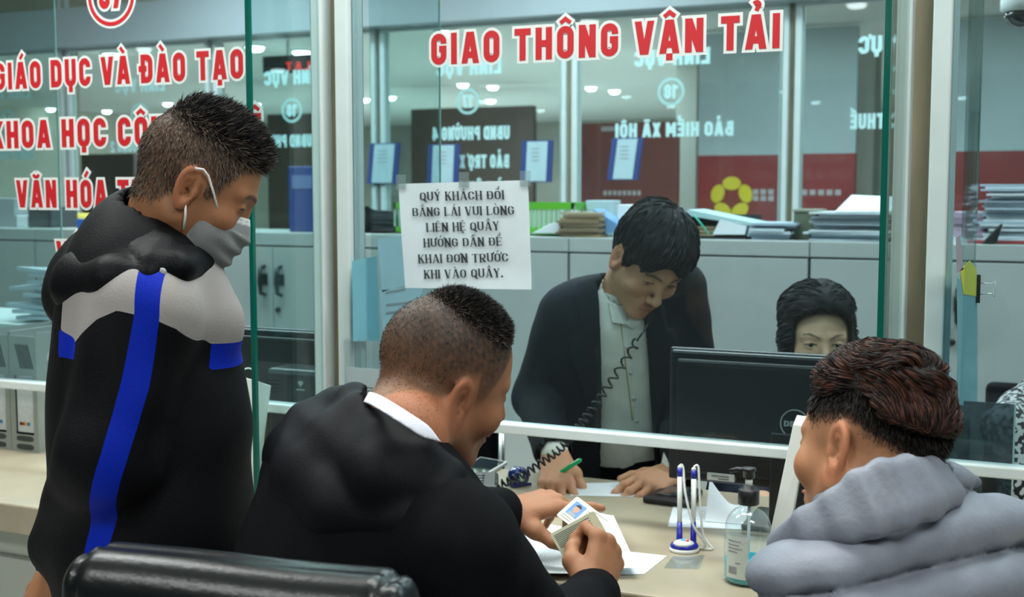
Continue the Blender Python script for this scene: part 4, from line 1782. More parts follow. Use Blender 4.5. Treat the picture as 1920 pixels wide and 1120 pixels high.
hl_ = hd.hairline(q)
m_ = (hl_ > -.004) & ((q ** 2).sum(1) < .17 ** 2) & ~((np.abs(q[:, 0]) > .073) & (q[:, 2] < .026) & (q[:, 1] > -.045))
top = sstep(.075, .112, q[:, 2] + .28 * np.clip(q[:, 1], -.1, .08))
i, rp, rn = roots(P, N, m_ * sstep(.008, .04, hl_) * ((hl_ > .02) | (q[:, 1] < -.06)) * (.55 + 1.6 * top), 46000, 4)
tp = top[i]
rr = np.random.default_rng(6)
d0 = unit(rn * (.45 + .5 * tp[:, None]) + (hd.y * .2 - hd.z * .7)[None] * (1 - tp[:, None]) + rr.normal(size=rp.shape) * .2)
d1 = unit(rn * (.25 + .5 * tp[:, None]) + (hd.y * .2 - hd.z * .7)[None] * (1 - tp[:, None]) + hd.y[None] * .4 * tp[:, None] + rr.normal(size=rp.shape) * .25)
L = (.0035 + .011 * tp) * rr.uniform(.6, 1.2, len(i))
gm = rr.random(len(i)) < .5 * (1 - tp)
ct = np.where(gm[:, None], np.array([[.13, .092, .070]]), np.array([[.012, .011, .011]])) * rr.uniform(.5, 1.3, (len(i), 1))
nf = sstep(.012, .075, hl_[i])
strands('hair', rp - rn * .001, d0, d1, L * (.35 + .65 * nf), (.00055 + .0005 * tp) * (.4 + .6 * nf), ct + (1 - nf[:, None]) * np.array([[.06, .035, .022]]), B)

fB = nrm(cv(.45, 0, .9))
lB = np.cross(np.array([0, 0, 1.0]), fB)
axB = nrm(J['neck'] - J['pelvis'])
MB_ = np.stack([lB, nrm(np.cross(axB, lB)) * -1, axB])
cB1 = J['neck'] * .45 + J['pelvis'] * .55 + fB * -.01
foldB, foldB2 = Noise(24, 51), Noise(70, 52)


def jacketB(p):
    d = el(p, J['neck'] * .62 + J['pelvis'] * .38, (.198, .135, .26), MB_)
    d = sm(d, el(p, cB1 * .6 + J['pelvis'] * .4, (.20, .15, .25), MB_), .08)
    d = sm(d, rc(p, J['neck'] + np.array([0, 0, -.105]), J['sr'] * .75 + J['neck'] * .25 + np.array([0, 0, -.03]), .075, .085), .05)
    d = sm(d, rc(p, J['neck'] + np.array([0, 0, -.085]), J['sl'] * .7 + J['neck'] * .3 + np.array([0, 0, -.01]), .08, .09), .05)
    r = sm(rc(p, J['sr'], J['er'], .090, .070), rc(p, J['er'], J['wr'] + (J['er'] - J['wr']) * .02, .070, .046), .03)
    l = sm(rc(p, J['sl'], J['el'], .090, .066), rc(p, J['el'], J['wl'] + (J['el'] - J['wl']) * .08, .066, .046), .03)
    fw = foldB(p) * .006 + foldB2(p) * .0025
    d = sm(d, r + fw, .02)
    d = sm(d, l + fw, .02)
    d = sm(d, rc(p, J['wr'] + (J['er'] - J['wr']) * .06, J['wr'] - (J['er'] - J['wr']) * .05, .047, .045), .01)
    d = d + foldB(p + 5) * .005 + foldB2(p) * .0015
    hole = rc(p, hd.wd((0, -.03, -.03)), J['neck'] + axB * .055, .0655, .0655)
    hr_hole = np.maximum(rc(p, J['wr'] - (J['er'] - J['wr']) * .30, J['wr'] + (J['er'] - J['wr']) * .02, .034, .034), -9)
    return np.maximum(np.maximum(d, -hole), -hr_hole)


pts = np.array([J[k] for k in ('neck', 'pelvis', 'sr', 'sl', 'er', 'el', 'wr', 'wl')])
lo, hi = pts.min(0) - .24, pts.max(0) + .2
garment('jacket', jacketB, lo, hi, .0075, BLACKCLOTH(), B)
rimB = [W(632, 762, 1.78), W(662, 752, 1.68), W(684, 768, 1.635), W(728, 812, 1.575), W(790, 852, 1.55), W(840, 884, 1.555)]
hoodnB = Noise(30, 61)


def hoodB(p):
    d = chain(p, rimB, [.024, .020, .019, .019, .018, .016], .012)
    d2 = chain(p, [W(590, 815, 1.74), W(640, 850, 1.64), W(730, 900, 1.55), W(815, 935, 1.54)], [.045, .050, .046, .034], .03)
    d = sm(d, d2, .035)
    d3 = chain(p, [W(560, 850, 1.72), W(600, 900, 1.63), W(650, 960, 1.57)], [.045, .055, .045], .03)
    d3 = sm(d3, chain(p, [W(650, 960, 1.57), W(760, 975, 1.53)], [.05, .04], .03), .03)
    d = sm(d, d3, .010)
    d = d - .005 * ridged(p * np.array([1.3, 1.3, .7], f4), 30, 63) + .003 * hoodnB(p)
    return np.maximum(d, -rc(p, hd.wd((0, -.03, -.03)), J['neck'] + axB * .03, .0655, .0655))


garment('hood', hoodB, W(520, 1000, 1.6) - .2, W(860, 760, 1.65) + .2, .0055, cloth('black_hood', (0.0038, 0.0042, 0.006), .58, .12, 260, spec=.10), B)
nk0, nk1 = hd.wd((0, -.033, -.085)), J['neck']
axn = nrm(nk0 - nk1)
tiltB = nrm(cv(.55, .84, .17))
ccB = W(757, 790, 1.63)


def collarB(p):
    d = np.abs(rc(p, hd.wd((0, -.03, -.05)), J['neck'] - axn * .08, .0605, .0645)) - .0030
    h = (p - ccB.astype(f4)) @ tiltB.astype(f4)
    return np.maximum(d, np.abs(h) - .0105 * sstep(.068, .025, (p - ccB.astype(f4)) @ nrm(cv(.84, -.55, 0)).astype(f4)) + .002)


garment('shirt_collar', collarB, J['neck'] - .14, J['neck'] + .14, .0022, mat('white_shirt_collar', (.72, .74, .84), .75), B)
trousers(B, J, BLACKCLOTH(), .62)
shoes(B, J, BLACKSHOE)

# ---------------------------------------------------------------- 3. the man in the grey quilted jacket
SKIN_C = (.42, .195, .10)
J = {}
hd = Head((0, 0, 0), cv(-.62, -.10, .78), cv(.10, .98, .14), fat=.006, eye=.003, sc=.985, fade=.16)
hd.o = W(1567, 842, 1.55) - hd.wd((-.081, -.006, -.010))
J['rn'] = .062
J['neck'] = W(1690, 945, 1.60)
J['chest'] = W(1680, 1130, 1.60)
J['pelvis'] = np.array([-.02, 1.25, .53])
fC = nrm(cv(-.45, 0, .89))
rC = np.cross(fC, np.array([0, 0, 1.0]))
J['sr'] = W(1842, 1040, 1.71)
J['sl'] = W(1540, 1155, 1.455)
J['er'] = J['sr'] + rC * .12 + fC * .03 + np.array([0, 0, -.11])
J['el'] = J['sl'] - rC * .03 - fC * .02 + np.array([0, 0, -.27])
J['wr'] = J['er'] + fC * .10 + rC * .0 + np.array([0, 0, .0])
J['wl'] = J['el'] + fC * .20 + rC * .10 + np.array([0, 0, -.02])
leg_points(J, J['pelvis'], fC, rC, True, hipw=.1)
hr = hand(J['wr'], fC, np.array([0, 0, 1.0]), False, [(30, 30, 20)] * 4)
hl = hand(J['wl'], fC, np.array([0, 0, 1.0]), True, [(30, 30, 20)] * 4)
Cc = person('seated man with wavy reddish hair and a grey quilted jacket, seen from behind', J['pelvis'])
P, Q, N = skin_body(Cc, 'c', J, hd, [hr, hl], SKIN_C, 13, False, .92, (.035, .024, .018), brow=(.03, .022, .018))
headC = hd
q = hd.loc(P)
hl_ = hd.hairline(q)
ins = ((q ** 2).sum(1) < .17 ** 2)
m_ = (hl_ > -.004) & ins & ~((np.abs(q[:, 0]) > .073) & (q[:, 2] < .026) & (q[:, 1] > -.045))
fade = sstep(.0, .065, q[:, 2] + .75 * np.clip(-q[:, 1] - .02, 0, .1))
i, rp, rn = roots(P, N, m_ * (.01 + 1.4 * fade ** 1.6), 52000, 7)
fd = fade[i]
rr = np.random.default_rng(8)
d0 = unit(rn * .35 - hd.z[None] * .8 + rr.normal(size=rp.shape) * .15)
L = (.002 + .010 * fd ** 1.5) * rr.uniform(.6, 1.2, len(i))
ct = np.array([[.010, .0075, .006]]) * rr.uniform(.5, 1.5, (len(i), 1))
strands('hair_sides', rp - rn * .001, d0, d0, L, .0005 + .0004 * fd, ct, Cc)
waveC = Noise(95, 71, 7)
waveC2 = Noise(45, 73, 6)


def topC(p):
    q = hd.loc(p)
    d = hd.cranium(q) - .002 - .013 * sstep(.055, .105, q[:, 2]) - .004 * sstep(-.02, -.09, q[:, 1])
    edge = np.interp(q[:, 1], [-.12, -.08, -.04, .02, .06, .11], [.012, .026, .050, .060, .070, .080])
    d = d + .0055 * waveC2(q) + .0035 * waveC(q)
    d = smx(d, q[:, 1] - .066, .022)
    return smx(d, edge - q[:, 2], .022) * f4(hd.sc)


c = hd.wd((0, 0, .05))
Pt, Qt, Nt = sdf_mesh(topC, c - .17, c + .17, .0038)
qt = hd.loc(Pt)
ctone = np.array([[.008, .0045, .0035]]) * (1 + .5 * waveC2(qt)[:, None])
capC = np_mesh('hair', Pt, Qt, mat('hair_cap', (.02, .01, .008), .45, attr='tone', bump=.5, bscale=300), Cc, ctone)
i, rp, rn = roots(Pt, Nt, sstep(.0, .05, hd.loc(Pt) @ np.array([0, 0, 1.0])) + .15, 2100, 9)


def flowC(p, n, k):
    q = hd.loc(p)
    a = 2.4 * waveC2(q * .8) + .9 * waveC(q * .5 + 3)
    b = np.stack([np.sin(a) * .9 - .25 * np.sign(q[:, 0] + .01), .55 + .35 * np.cos(a) - 1.6 * (q[:, 1] < -.03) * (q[:, 2] < .095), -.25 + .5 * np.sin(a * 1.3 + 1) - .5 * (q[:, 1] < -.03)], 1)
    return b @ hd.M


def toneC(r, n):
    m = sstep(.25, .95, np.repeat(r.random(n // 15 + 1), 15)[:n])[:, None]
    return (np.array([[.014, .007, .0055]]) * (1 - m) + np.array([[.088, .030, .018]]) * m) * r.uniform(.5, 1.3, (n, 1))


flow_hair('hair_waves', topC, rp, flowC, 8, .0052, [-.002, .003, .006, .008, .008, .007, .006, .006],   .0030, 15, .0008, toneC, capC, 10)

MC_ = np.stack([rC, fC, np.array([0, 0, 1.0])])
puffn, puffn2 = Noise(34, 81), Noise(80, 82)


def quilt(p):
    """stitched baffles: sloped rows round the body"""
    l = (p - J['neck'].astype(f4)) @ MC_.T.astype(f4)
    v = l[:, 2] + .30 * l[:, 1] - .22 * np.abs(l[:, 0]) * 0 + .010 * puffn(p * .4)
    ph = v / .080
    x = np.abs((ph % 1.0) - .5) * 2
    return 1 - x ** 2.0 + .25 * puffn2(p * np.array([1.2, 1.2, .6], f4)) * x ** 2


def jacketC(p):
    nk = J['neck']
    d = el(p, nk + np.array([0, 0, -.25]) - fC * .03, (.215, .160, .30), MC_)
    d = sm(d, rc(p, nk + np.array([0, 0, -.075]) - fC * .01, J['sr'] * .75 + nk * .25 + np.array([0, 0, -.005]), .095, .092), .06)
    d = sm(d, rc(p, nk + np.array([0, 0, -.075]) - fC * .01, J['sl'] * .75 + nk * .25 + np.array([0, 0, -.005]), .095, .092), .06)
    r = sm(rc(p, J['sr'], J['er'], .092, .075), rc(p, J['er'], J['wr'], .075, .055), .03)
    l = sm(rc(p, J['sl'], J['el'], .092, .075), rc(p, J['el'], J['wl'], .075, .055), .03)
    d = sm(d, r, .03)
    d = sm(d, l, .03)
    d = sm(d, el(p, J['pelvis'] + np.array([0, 0, .12]), (.2, .16, .2), MC_), .08)
    qv = quilt(p)
    d = d - .024 * qv + .015 + .006 * np.exp(-np.clip(qv, 0, 2) ** 2 / .05) + .003 * puffn(p) + .0018 * puffn2(p)
    d = np.maximum(d, .50 - p[:, 2])
    return np.maximum(d, -rc(p, hd.wd((0, -.03, -.03)), J['neck'], .072, .074))


pts = np.array([J[k] for k in ('neck', 'pelvis', 'sr', 'sl', 'er', 'el', 'wr', 'wl')])
PUFF = cloth('grey_quilted_nylon', (.195, .212, .262), .5, .2, 160, spec=.4)
garment('jacket', jacketC, pts.min(0) - .22, pts.max(0) + .2, .0058, PUFF, Cc)
colT = [W(*v) for v in [(1462, 1012, 1.50), (1510, 972, 1.46), (1560, 938, 1.44), (1605, 900, 1.435), (1650, 880, 1.44), (1700, 872, 1.465), (1746, 874, 1.52), (1764, 884, 1.60), (1755, 890, 1.68)]]
colL = [W(*v) for v in [(1472, 1036, 1.50), (1530, 1012, 1.45), (1590, 994, 1.425), (1640, 980, 1.42), (1692, 966, 1.43), (1742, 948, 1.46), (1776, 930, 1.52), (1788, 930, 1.60), (1776, 936, 1.70)]]


def collarC(p):
    d = None
    for a in range(len(colT) - 1):
        for t in (0, .25, .5, .75, 1):
            k = rc(p, colT[a] * (1 - t) + colL[a] * t, colT[a + 1] * (1 - t) + colL[a + 1] * t, .0105 + .006 * t, .0105 + .006 * t)
            d = k if d is None else sm(d, k, .012)
    return d + .0011 * puffn2(p) + .0008 * puffn(p)


garment('collar', collarC, np.min(colL, 0) - .08, np.max(colT, 0) + .08, .005, PUFF, Cc)
trousers(Cc, J, cloth('dark_denim', (.02, .025, .04), .8), .62)
shoes(Cc, J, BLACKSHOE)

# ---------------------------------------------------------------- 4. the man in the suit behind the window
SKIN_D = (.52, .265, .155)
J = {}
hd = Head((0, 0, 0), cv(.236, -.732, -.638), cv(.415, .67, -.615), eye=.0030, look=(.05, -.55))
hd.o = W(1157, 481, 2.83) - hd.wd((.081, -.006, -.010))
J['neck'] = W(1158, 575, 2.96)
J['chest'] = W(1165, 690, 3.02)
J['pelvis'] = W(1165, 850, 3.16)
J['sr'], J['er'], J['wr'] = W(1062, 590, 3.00), W(1008, 745, 3.06), W(1040, 852, 2.84)
J['sl'], J['el'], J['wl'] = W(1270, 540, 2.98), W(1302, 740, 3.05), W(1264, 886, 2.82)
fD = nrm(cv(.10, 0, -1))
rD = np.cross(fD, np.array([0, 0, 1.0]))
leg_points(J, J['pelvis'] + np.array([0, 0, -.05]), fD, rD, False)
hr = hand(J['wr'], cv(.02, -.55, -.62), cv(-.10, .80, -.60), False, [(8, 28, 14), (14, 24, 12), (12, 20, 10), (8, 18, 8)], (14, 3, -7, -18),
          [(.044, .048, -.020), (.056, .076, -.034), (.054, .100, -.044)], 1.0)
hl = hand(J['wl'], cv(-.70, -.20, -.62), cv(.05, .85, -.45), True, [(12, 20, 10), (14, 22, 10), (14, 20, 10), (12, 18, 10)], (8, 2, -4, -10),
          [(.046, .048, -.014), (.066, .072, -.020), (.076, .096, -.026)], 1.0)
D = person('man in a dark suit and white shirt leaning over the counter behind the glass', J['pelvis'])
P, Q, N = skin_body(D, 'd', J, hd, [hr, hl], SKIN_D, 14, True, .9, (.012, .010, .010), brow=(.012, .010, .010))
headD, handDR = hd, hr
hairnD, hairnD2 = Noise(70, 91), Noise(160, 92)


def hairD(p):
    q = hd.loc(p)
    d = hd.cranium(q) - .013 - .009 * sstep(.04, .1, q[:, 2])
    ln = np.interp(q[:, 1], [-.11, -.06, -.03, -.018, .008, .030, .046, .060, .085, .12], [-.045, -.045, -.02, .026, .028, -.002, .022, .040, .052, .058])
    ln = ln + .012 * np.sin(q[:, 0] * 60 + .6) * sstep(.05, .08, q[:, 1]) + .014 * sstep(.0, .06, q[:, 0]) * sstep(.05, .08, q[:, 1]) * -1
    d = d + .003 * hairnD(q * np.array([1.6, .7, .7], f4)) + .0012 * hairnD2(q * np.array([1.6, .5, .5], f4))
    return smx(d, ln - q[:, 2], .012) * f4(hd.sc)


c = hd.wd((0, 0, .05))
BLKHAIR = mat('black_hair', (.010, .010, .012), .65, spec=.15, attr='tone', bump=.4, bscale=400, stretch=(1, 1, .3))
Pt, Qt, Nt = sdf_mesh(hairD, c - .16, c + .16, .0038)
capD = np_mesh('hair', Pt, Qt, BLKHAIR, D, np.array([[.010, .0095, .011]]) * (1 + .4 * hairnD(hd.loc(Pt))[:, None]))
i, rp, rn = roots(Pt, Nt, np.ones(len(Pt)), 700, 15)
dkt = lambda r, n: np.array([[.010, .0100, .012]]) * r.uniform(.4, 1.0, (n, 1)) * (1 + 3.5 * (r.random((n, 1)) < .25))  # random paler strands: the sheen of the hair put into its colour


def flowD(p, n, k):
    q = hd.loc(p)
    return np.stack([.35 + 1.2 * q[:, 0] * 6, .75 - .6 * (q[:, 1] < -.03), -.45 - 4 * np.abs(q[:, 0])], 1) @ hd.M + .25 * np.stack([hairnD(q), hairnD(q + 1), hairnD(q + 2)], 1)


flow_hair('hair_strands', hairD, rp, flowD, 6, .006, [-.001, .0015, .003, .003, .002, .0015], .002, 10, .0012, dkt, capD, 16)

axD = nrm(J['neck'] - J['pelvis'])
rD2 = nrm(rD - axD * (rD @ axD))
fD2 = np.cross(axD, rD2)
if fD2 @ fD < 0:
    fD2 = -fD2
MD_ = np.stack([rD2, fD2, axD])
oD = J['pelvis']
hD = np.linalg.norm(J['neck'] - J['pelvis'])
foldD, foldD2 = Noise(28, 94), Noise(75, 95)


def torsoD(p, o):
    d = el(p, J['pelvis'] * .35 + J['neck'] * .65, (.175 + o, .112 + o, .22 + o), MD_)
    d = sm(d, el(p, J['pelvis'] * .85 + J['neck'] * .15, (.158 + o, .115 + o, .22 + o), MD_), .06)
    d = sm(d, rc(p, J['neck'] - axD * .055, J['sr'] * .75 + J['neck'] * .25, .060 + o, .062 + o), .05)
    d = sm(d, rc(p, J['neck'] - axD * .055, J['sl'] * .75 + J['neck'] * .25, .060 + o, .062 + o), .05)
    return d


def locD(p):
    return (p - oD.astype(f4)) @ MD_.T.astype(f4)


def shirtD(p):
    d = torsoD(p, .002) + .003 * foldD(p) + .002 * foldD2(p)
    l = locD(p)
    plk = np.abs(l[:, 0] - .004) - .016
    d = d - .0018 * (1 - sstep(-.002, .001, plk)) * (l[:, 1] > 0)
    for s_, e_, w_ in (('sr', 'er', 'wr'), ('sl', 'el', 'wl')):
        tip = J[w_] * .94 + J[e_] * .06
        d = np.minimum(d, rc(p, J[e_] * .3 + J[w_] * .7, J[w_] * .985 + J[e_] * .015, .038, .0335))
    d = np.maximum(d, -rc(p, hd.wd((0, -.02, -.05)), J['neck'], .058, .058))
    return np.maximum(d, (J['pelvis'][2] - .02) - p[:, 2])


WSHIRT = cloth('white_shirt_cloth', (.62, .62, .56), .75, .15, 300)
pts = np.array([J[k] for k in ('neck', 'pelvis', 'sr', 'sl', 'er', 'el', 'wr', 'wl')])
garment('shirt', shirtD, pts.min(0) - .2, pts.max(0) + .2, .0065, WSHIRT, D)
mb = MB()
for yy in (612, 652, 700, 748, 790):
    pb = march(shirtD, 1172 + (yy - 612) * .12, yy, 2.5, 3.3)
    mb.lathe([(.0055, -.001), (.0055, .0018), (.003, .0022)], pb - fD2 * -.001, 12, M=np.stack([rD2, axD, fD2]))
mb.build('shirt_buttons', mat('pale_button', (.45, .45, .42), .3), D)
plc = [march(shirtD, 1163 + (yy - 600) * .12, yy, 2.5, 3.3) + fD2 * .0006 for yy in range(596, 800, 12)]
MB().tube(plc, .0016, 6).build('placket_piping', mat('gold_thread', (.36, .28, .10), .6), D)


def vopen(l):
    """half width of the open jacket front, by height"""
    return np.interp(l[:, 2], [-.1, .05, .25, .40, .52, .62], [.075, .070, .060, .056, .048, .050])


def jacketD(p):
    l = locD(p)
    d = torsoD(p, .018)
    d = sm(d, el(p, J['pelvis'] + axD * .0, (.185, .135, .17), MD_), .06)
    for s_, e_, w_ in (('sr', 'er', 'wr'), ('sl', 'el', 'wl')):
        a = sm(rc(p, J[s_], J[e_], .072, .060), rc(p, J[e_], J[w_] * .93 + J[e_] * .07, .060, .045), .025)
        a = a + .004 * foldD(p) + .0025 * foldD2(p)
        d = sm(d, a, .018)
        d = np.maximum(d, -rc(p, J[w_] * .90 + J[e_] * .10, J[w_] * 1.2 - J[e_] * .2, .037, .040))
    d = d + .003 * foldD(p + 2)
    cx = .004
    hw = vopen(l)
    # lapels: raised flat pieces beside the opening with a notch
    ax = np.abs(l[:, 0] - cx)
    top = hD
    e0 = hw + np.interp(l[:, 2], [.10, .22, .36, .40, .41, .50, .60], [.0, .035, .075, .070, .052, .050, .02])
    lap = (ax < e0) & (l[:, 1] > .0) & (l[:, 2] > .10)
    d = d - .0075 * np.clip((e0 - ax) / .006, 0, 1) * (l[:, 1] > 0) * sstep(.08, .12, l[:, 2])
    gap = np.maximum(ax - hw, -(l[:, 1] - .02))
    d = np.maximum(d, -gap)
    d = np.maximum(d, -rc(p, hd.wd((0, -.02, -.05)), J['neck'], .066, .070))
    return np.maximum(d, (J['pelvis'][2] - .16) - p[:, 2])


garment('suit_jacket', jacketD, pts.min(0) - .24, pts.max(0) + .2, .0065, cloth('suit_wool', (.0065, .008, .011), .85, .2, 500, .0), D)
# turned-down shirt collar: standing band and two points
nb0, nb1 = J['neck'] + axD * .012, hd.wd((0, -.028, -.075))
axk = nrm(nb1 - nb0)


def collarD(p):
    d = np.abs(rc(p, J['neck'] - axk * .03, nb1, .0605, .0605)) - .0022
    h = (p - (J['neck'] + axk * .010).astype(f4)) @ nrm(axk + fD2 * -.30).astype(f4)
    band = np.maximum(d, np.abs(h) - .020)
    return band


garment('shirt_collar', collarD, J['neck'] - .12, J['neck'] + .12, .004, WSHIRT, D)
mb = MB()
for v in ([(1136, 528), (1139, 565), (1147, 600), (1170, 604), (1156, 572), (1142, 535)], [(1172, 604), (1186, 612), (1206, 596), (1192, 590), (1180, 592)]):
    mb.prism([march(shirtD, x, y, 2.5, 3.2) + fD2 * .012 for x, y in v], -fD2 * .004)
mb.build('collar_points', WSHIRT, D)
trousers(D, J, BLACKCLOTH(), .90)
shoes(D, J, BLACKSHOE)

# ---------------------------------------------------------------- 5. the woman behind the monitor
SKIN_E = (.64, .40, .27)
J = {}
hd = Head((0, 0, 0), cv(-.02, -.10, -.99), cv(.02, .99, -.10), eye=.0047, female=True, look=(-.05, .03), sc=.97)
hd.o = W(1544, 647, 2.86) - hd.wd((0, .075, .002))
J['rn'] = .046
J['neck'] = hd.wd((0, -.045, -.16))
J['chest'] = J['neck'] + np.array([0, .02, -.22])
J['pelvis'] = J['neck'] + np.array([0, .08, -.50])
fE = nrm(cv(-.02, 0, -1))
rE = np.cross(fE, np.array([0, 0, 1.0]))
J['sr'], J['sl'] = J['neck'] + rE * .165 + np.array([0, 0, -.055]), J['neck'] - rE * .165 + np.array([0, 0, -.055])
J['er'], J['el'] = J['sr'] + rE * .05 + np.array([0, 0, -.23]) + fE * .03, J['sl'] - rE * .05 + np.array([0, 0, -.23]) + fE * .03
J['wr'], J['wl'] = J['er'] + fE * .16 - rE * .05 + np.array([0, 0, .08]), J['el'] + fE * .16 + rE * .05 + np.array([0, 0, .08])
leg_points(J, J['pelvis'], fE, rE, True)
hr = hand(J['wr'], fE, np.array([0, 0, 1.0]), False, [(20, 25, 15)] * 4, sc=.9)
hl = hand(J['wl'], fE, np.array([0, 0, 1.0]), True, [(20, 25, 15)] * 4, sc=.9)
E_ = person('woman with dark swept back hair, only her eyes showing above the black monitor', J['pelvis'])
P, Q, N = skin_body(E_, 'e', J, hd, [hr, hl], SKIN_E, 15, False, .9, (.014, .011, .011), brow=(.07, .05, .04))
hairnE, hairnE2 = Noise(75, 101), Noise(150, 102)


def hairE(p):
    q = hd.loc(p)
    d = hd.cranium(q) - .014 - .020 * sstep(.03, .12, q[:, 2])
    d = sm(d, el(q, (0, -.075, .02), (.075, .06, .085)), .03)
    d = sm(d, el(np.abs(q) * np.array([1, 0, 0], f4) + q * np.array([0, 1, 1], f4), (.074, .005, -.005), (.022, .03, .055)), .02)
    arch = .093 - 7.5 * q[:, 0] ** 2 + .004 * hairnE2(q * .6) - .006 * np.exp(-((q[:, 0] + .004) / .008) ** 2)
    front = np.maximum(q[:, 1] - .030, q[:, 2] - arch)
    side = np.interp(q[:, 2], [-.08, -.03, .02, .06], [.012, .020, .040, .1])
    face = np.minimum(np.where(np.abs(q[:, 0]) < .062, q[:, 1] * 0 - 1, 1), 1)
    d = d + .004 * hairnE(q * np.array([1, .6, 1], f4)) + .0018 * hairnE2(q)
    cut = np.maximum(q[:, 2] - arch, .018 - q[:, 1])     # opening for the face
    cut = np.maximum(cut, np.abs(q[:, 0]) - .0675)
    d = smx(d, -cut, .008)
    return smx(d, -.075 - q[:, 2], .02) * f4(hd.sc)


c = hd.wd((0, -.02, .03))
Pt, Qt, Nt = sdf_mesh(hairE, c - .17, c + .17, .0038)
capE = np_mesh('hair', Pt, Qt, BLKHAIR, E_, np.array([[.011, .010, .012]]) * (1 + .5 * hairnE(hd.loc(Pt))[:, None]))
i, rp, rn = roots(Pt, Nt, np.ones(len(Pt)), 600, 17)


def flowE(p, n, k):
    q = hd.loc(p)
    return np.stack([np.sign(q[:, 0]) * .5 + hairnE(q * .7), -.55 + 0 * q[:, 0], .25 - 6 * np.abs(q[:, 0])], 1) @ hd.M


flow_hair('hair_strands', hairE, rp, flowE, 7, .006, [-.001, .001, .0025, .003, .0025, .002, .0015], .002, 10, .0012, dkt, capE, 18)


def blouse(J, f, r, o=.014, wide=.165, seed=111):
    M = np.stack([r, f, np.array([0, 0, 1.0])])
    n1 = Noise(34, seed)

    def fn(p):
        d = el(p, J['neck'] * .62 + J['pelvis'] * .38, (wide, .105, .22), M)
        d = sm(d, el(p, J['pelvis'] + np.array([0, 0, .08]), (wide - .01, .12, .2), M), .06)
        for s_ in 'rl':
            d = sm(d, rc(p, J['neck'] + np.array([0, 0, -.05]), J['s' + s_] * .8 + J['neck'] * .2, .055, .058), .05)
            a = sm(rc(p, J['s' + s_], J['e' + s_], .060, .050), rc(p, J['e' + s_], J['w' + s_], .050, .036), .02)
            d = sm(d, a, .02)
        d = d + .003 * n1(p)
        return np.maximum(d, -rc(p, J['neck'] + np.array([0, 0, .1]), J['neck'] + np.array([0, 0, .0]), J.get('rn', .054) + .004, J.get('rn', .054) + .006))
    return fn


pts = np.array([J[k] for k in ('neck', 'pelvis', 'sr', 'sl', 'er', 'el', 'wr', 'wl')])
garment('blouse', blouse(J, fE, rE), pts.min(0) - .19, pts.max(0) + .16, .012, cloth('navy_blouse', (.02, .025, .05), .7), E_)
trousers(E_, J, BLACKCLOTH(), J['pelvis'][2] + .08)
shoes(E_, J, BLACKSHOE)

# ---------------------------------------------------------------- 6. the officer in tweed, mostly out of the frame at the right edge
J = {}
hd = Head((0, 0, 0), cv(-.35, -.25, -.9), cv(.0, .97, -.2), eye=.004, female=True, sc=.97)
hd.o = W(2010, 610, 2.95)
J['rn'] = .046
J['neck'] = hd.wd((0, -.05, -.16))
J['chest'] = J['neck'] + np.array([0, .02, -.22])
J['pelvis'] = J['neck'] + np.array([0, .06, -.50])
fG = nrm(cv(-.25, 0, -.97))
rG = np.cross(fG, np.array([0, 0, 1.0]))
J['sr'], J['sl'] = W(1912, 778, 3.0), J['neck'] - rG * .17 + np.array([0, 0, -.06])
J['er'], J['el'] = W(1885, 800, 2.86), J['sl'] - rG * .05 + np.array([0, 0, -.23])
J['wr'], J['wl'] = W(1930, 960, 2.80), J['el'] + fG * .2 + np.array([0, 0, .05])
leg_points(J, J['pelvis'], fG, rG, True)
hr = hand(J['wr'], fG, np.array([0, 0, 1.0]), False, [(20, 25, 15)] * 4, sc=.9)
hl = hand(J['wl'], fG, np.array([0, 0, 1.0]), True, [(20, 25, 15)] * 4, sc=.9)
G_ = person('person in black and white tweed behind the glass at the right edge', J['pelvis'])
skin_body(G_, 'g', J, hd, [hr, hl], SKIN_E, 16, False, .9, (.014, .011, .011), brow=(.05, .04, .03), hh=.004)
c = hd.wd((0, -.02, .03))
Pt, Qt, Nt = sdf_mesh(hairE, c - .17, c + .17, .006)
np_mesh('hair', Pt, Qt, BLKHAIR, G_, np.tile([[.011, .010, .012]], (len(Pt), 1)))
TW = mat('tweed', (.3, .3, .3), .85)
nt = TW.node_tree
vo = nt.nodes.new('ShaderNodeTexVoronoi')
vo.inputs['Scale'].default_value = 115
tcn = nt.nodes.new('ShaderNodeTexCoord')
nt.links.new(tcn.outputs['Object'], vo.inputs['Vector'])
rp_ = nt.nodes.new('ShaderNodeValToRGB')
rp_.color_ramp.interpolation = 'CONSTANT'
rp_.color_ramp.elements[0].color = (.012, .012, .016, 1)
rp_.color_ramp.elements[1].position = .52
rp_.color_ramp.elements[1].color = (.55, .55, .55, 1)
nt.links.new(vo.outputs['Color'], rp_.inputs[0])
nt.links.new(rp_.outputs[0], nt.nodes['Principled BSDF'].inputs['Base Color'])
pts = np.array([J[k] for k in ('neck', 'pelvis', 'sr', 'sl', 'er', 'el', 'wr', 'wl')])
garment('tweed_jacket', blouse(J, fG, rG, seed=121), pts.min(0) - .19, pts.max(0) + .16, .010, TW, G_)
trousers(G_, J, BLACKCLOTH(), J['pelvis'][2] + .08)
shoes(G_, J, BLACKSHOE)

# ================================================================ THINGS ON AND AROUND THE COUNTER
ZT = .80


def frame2(ux):
    ux = nrm([ux[0], ux[1], 0])
    return ux, np.array([-ux[1], ux[0], 0])


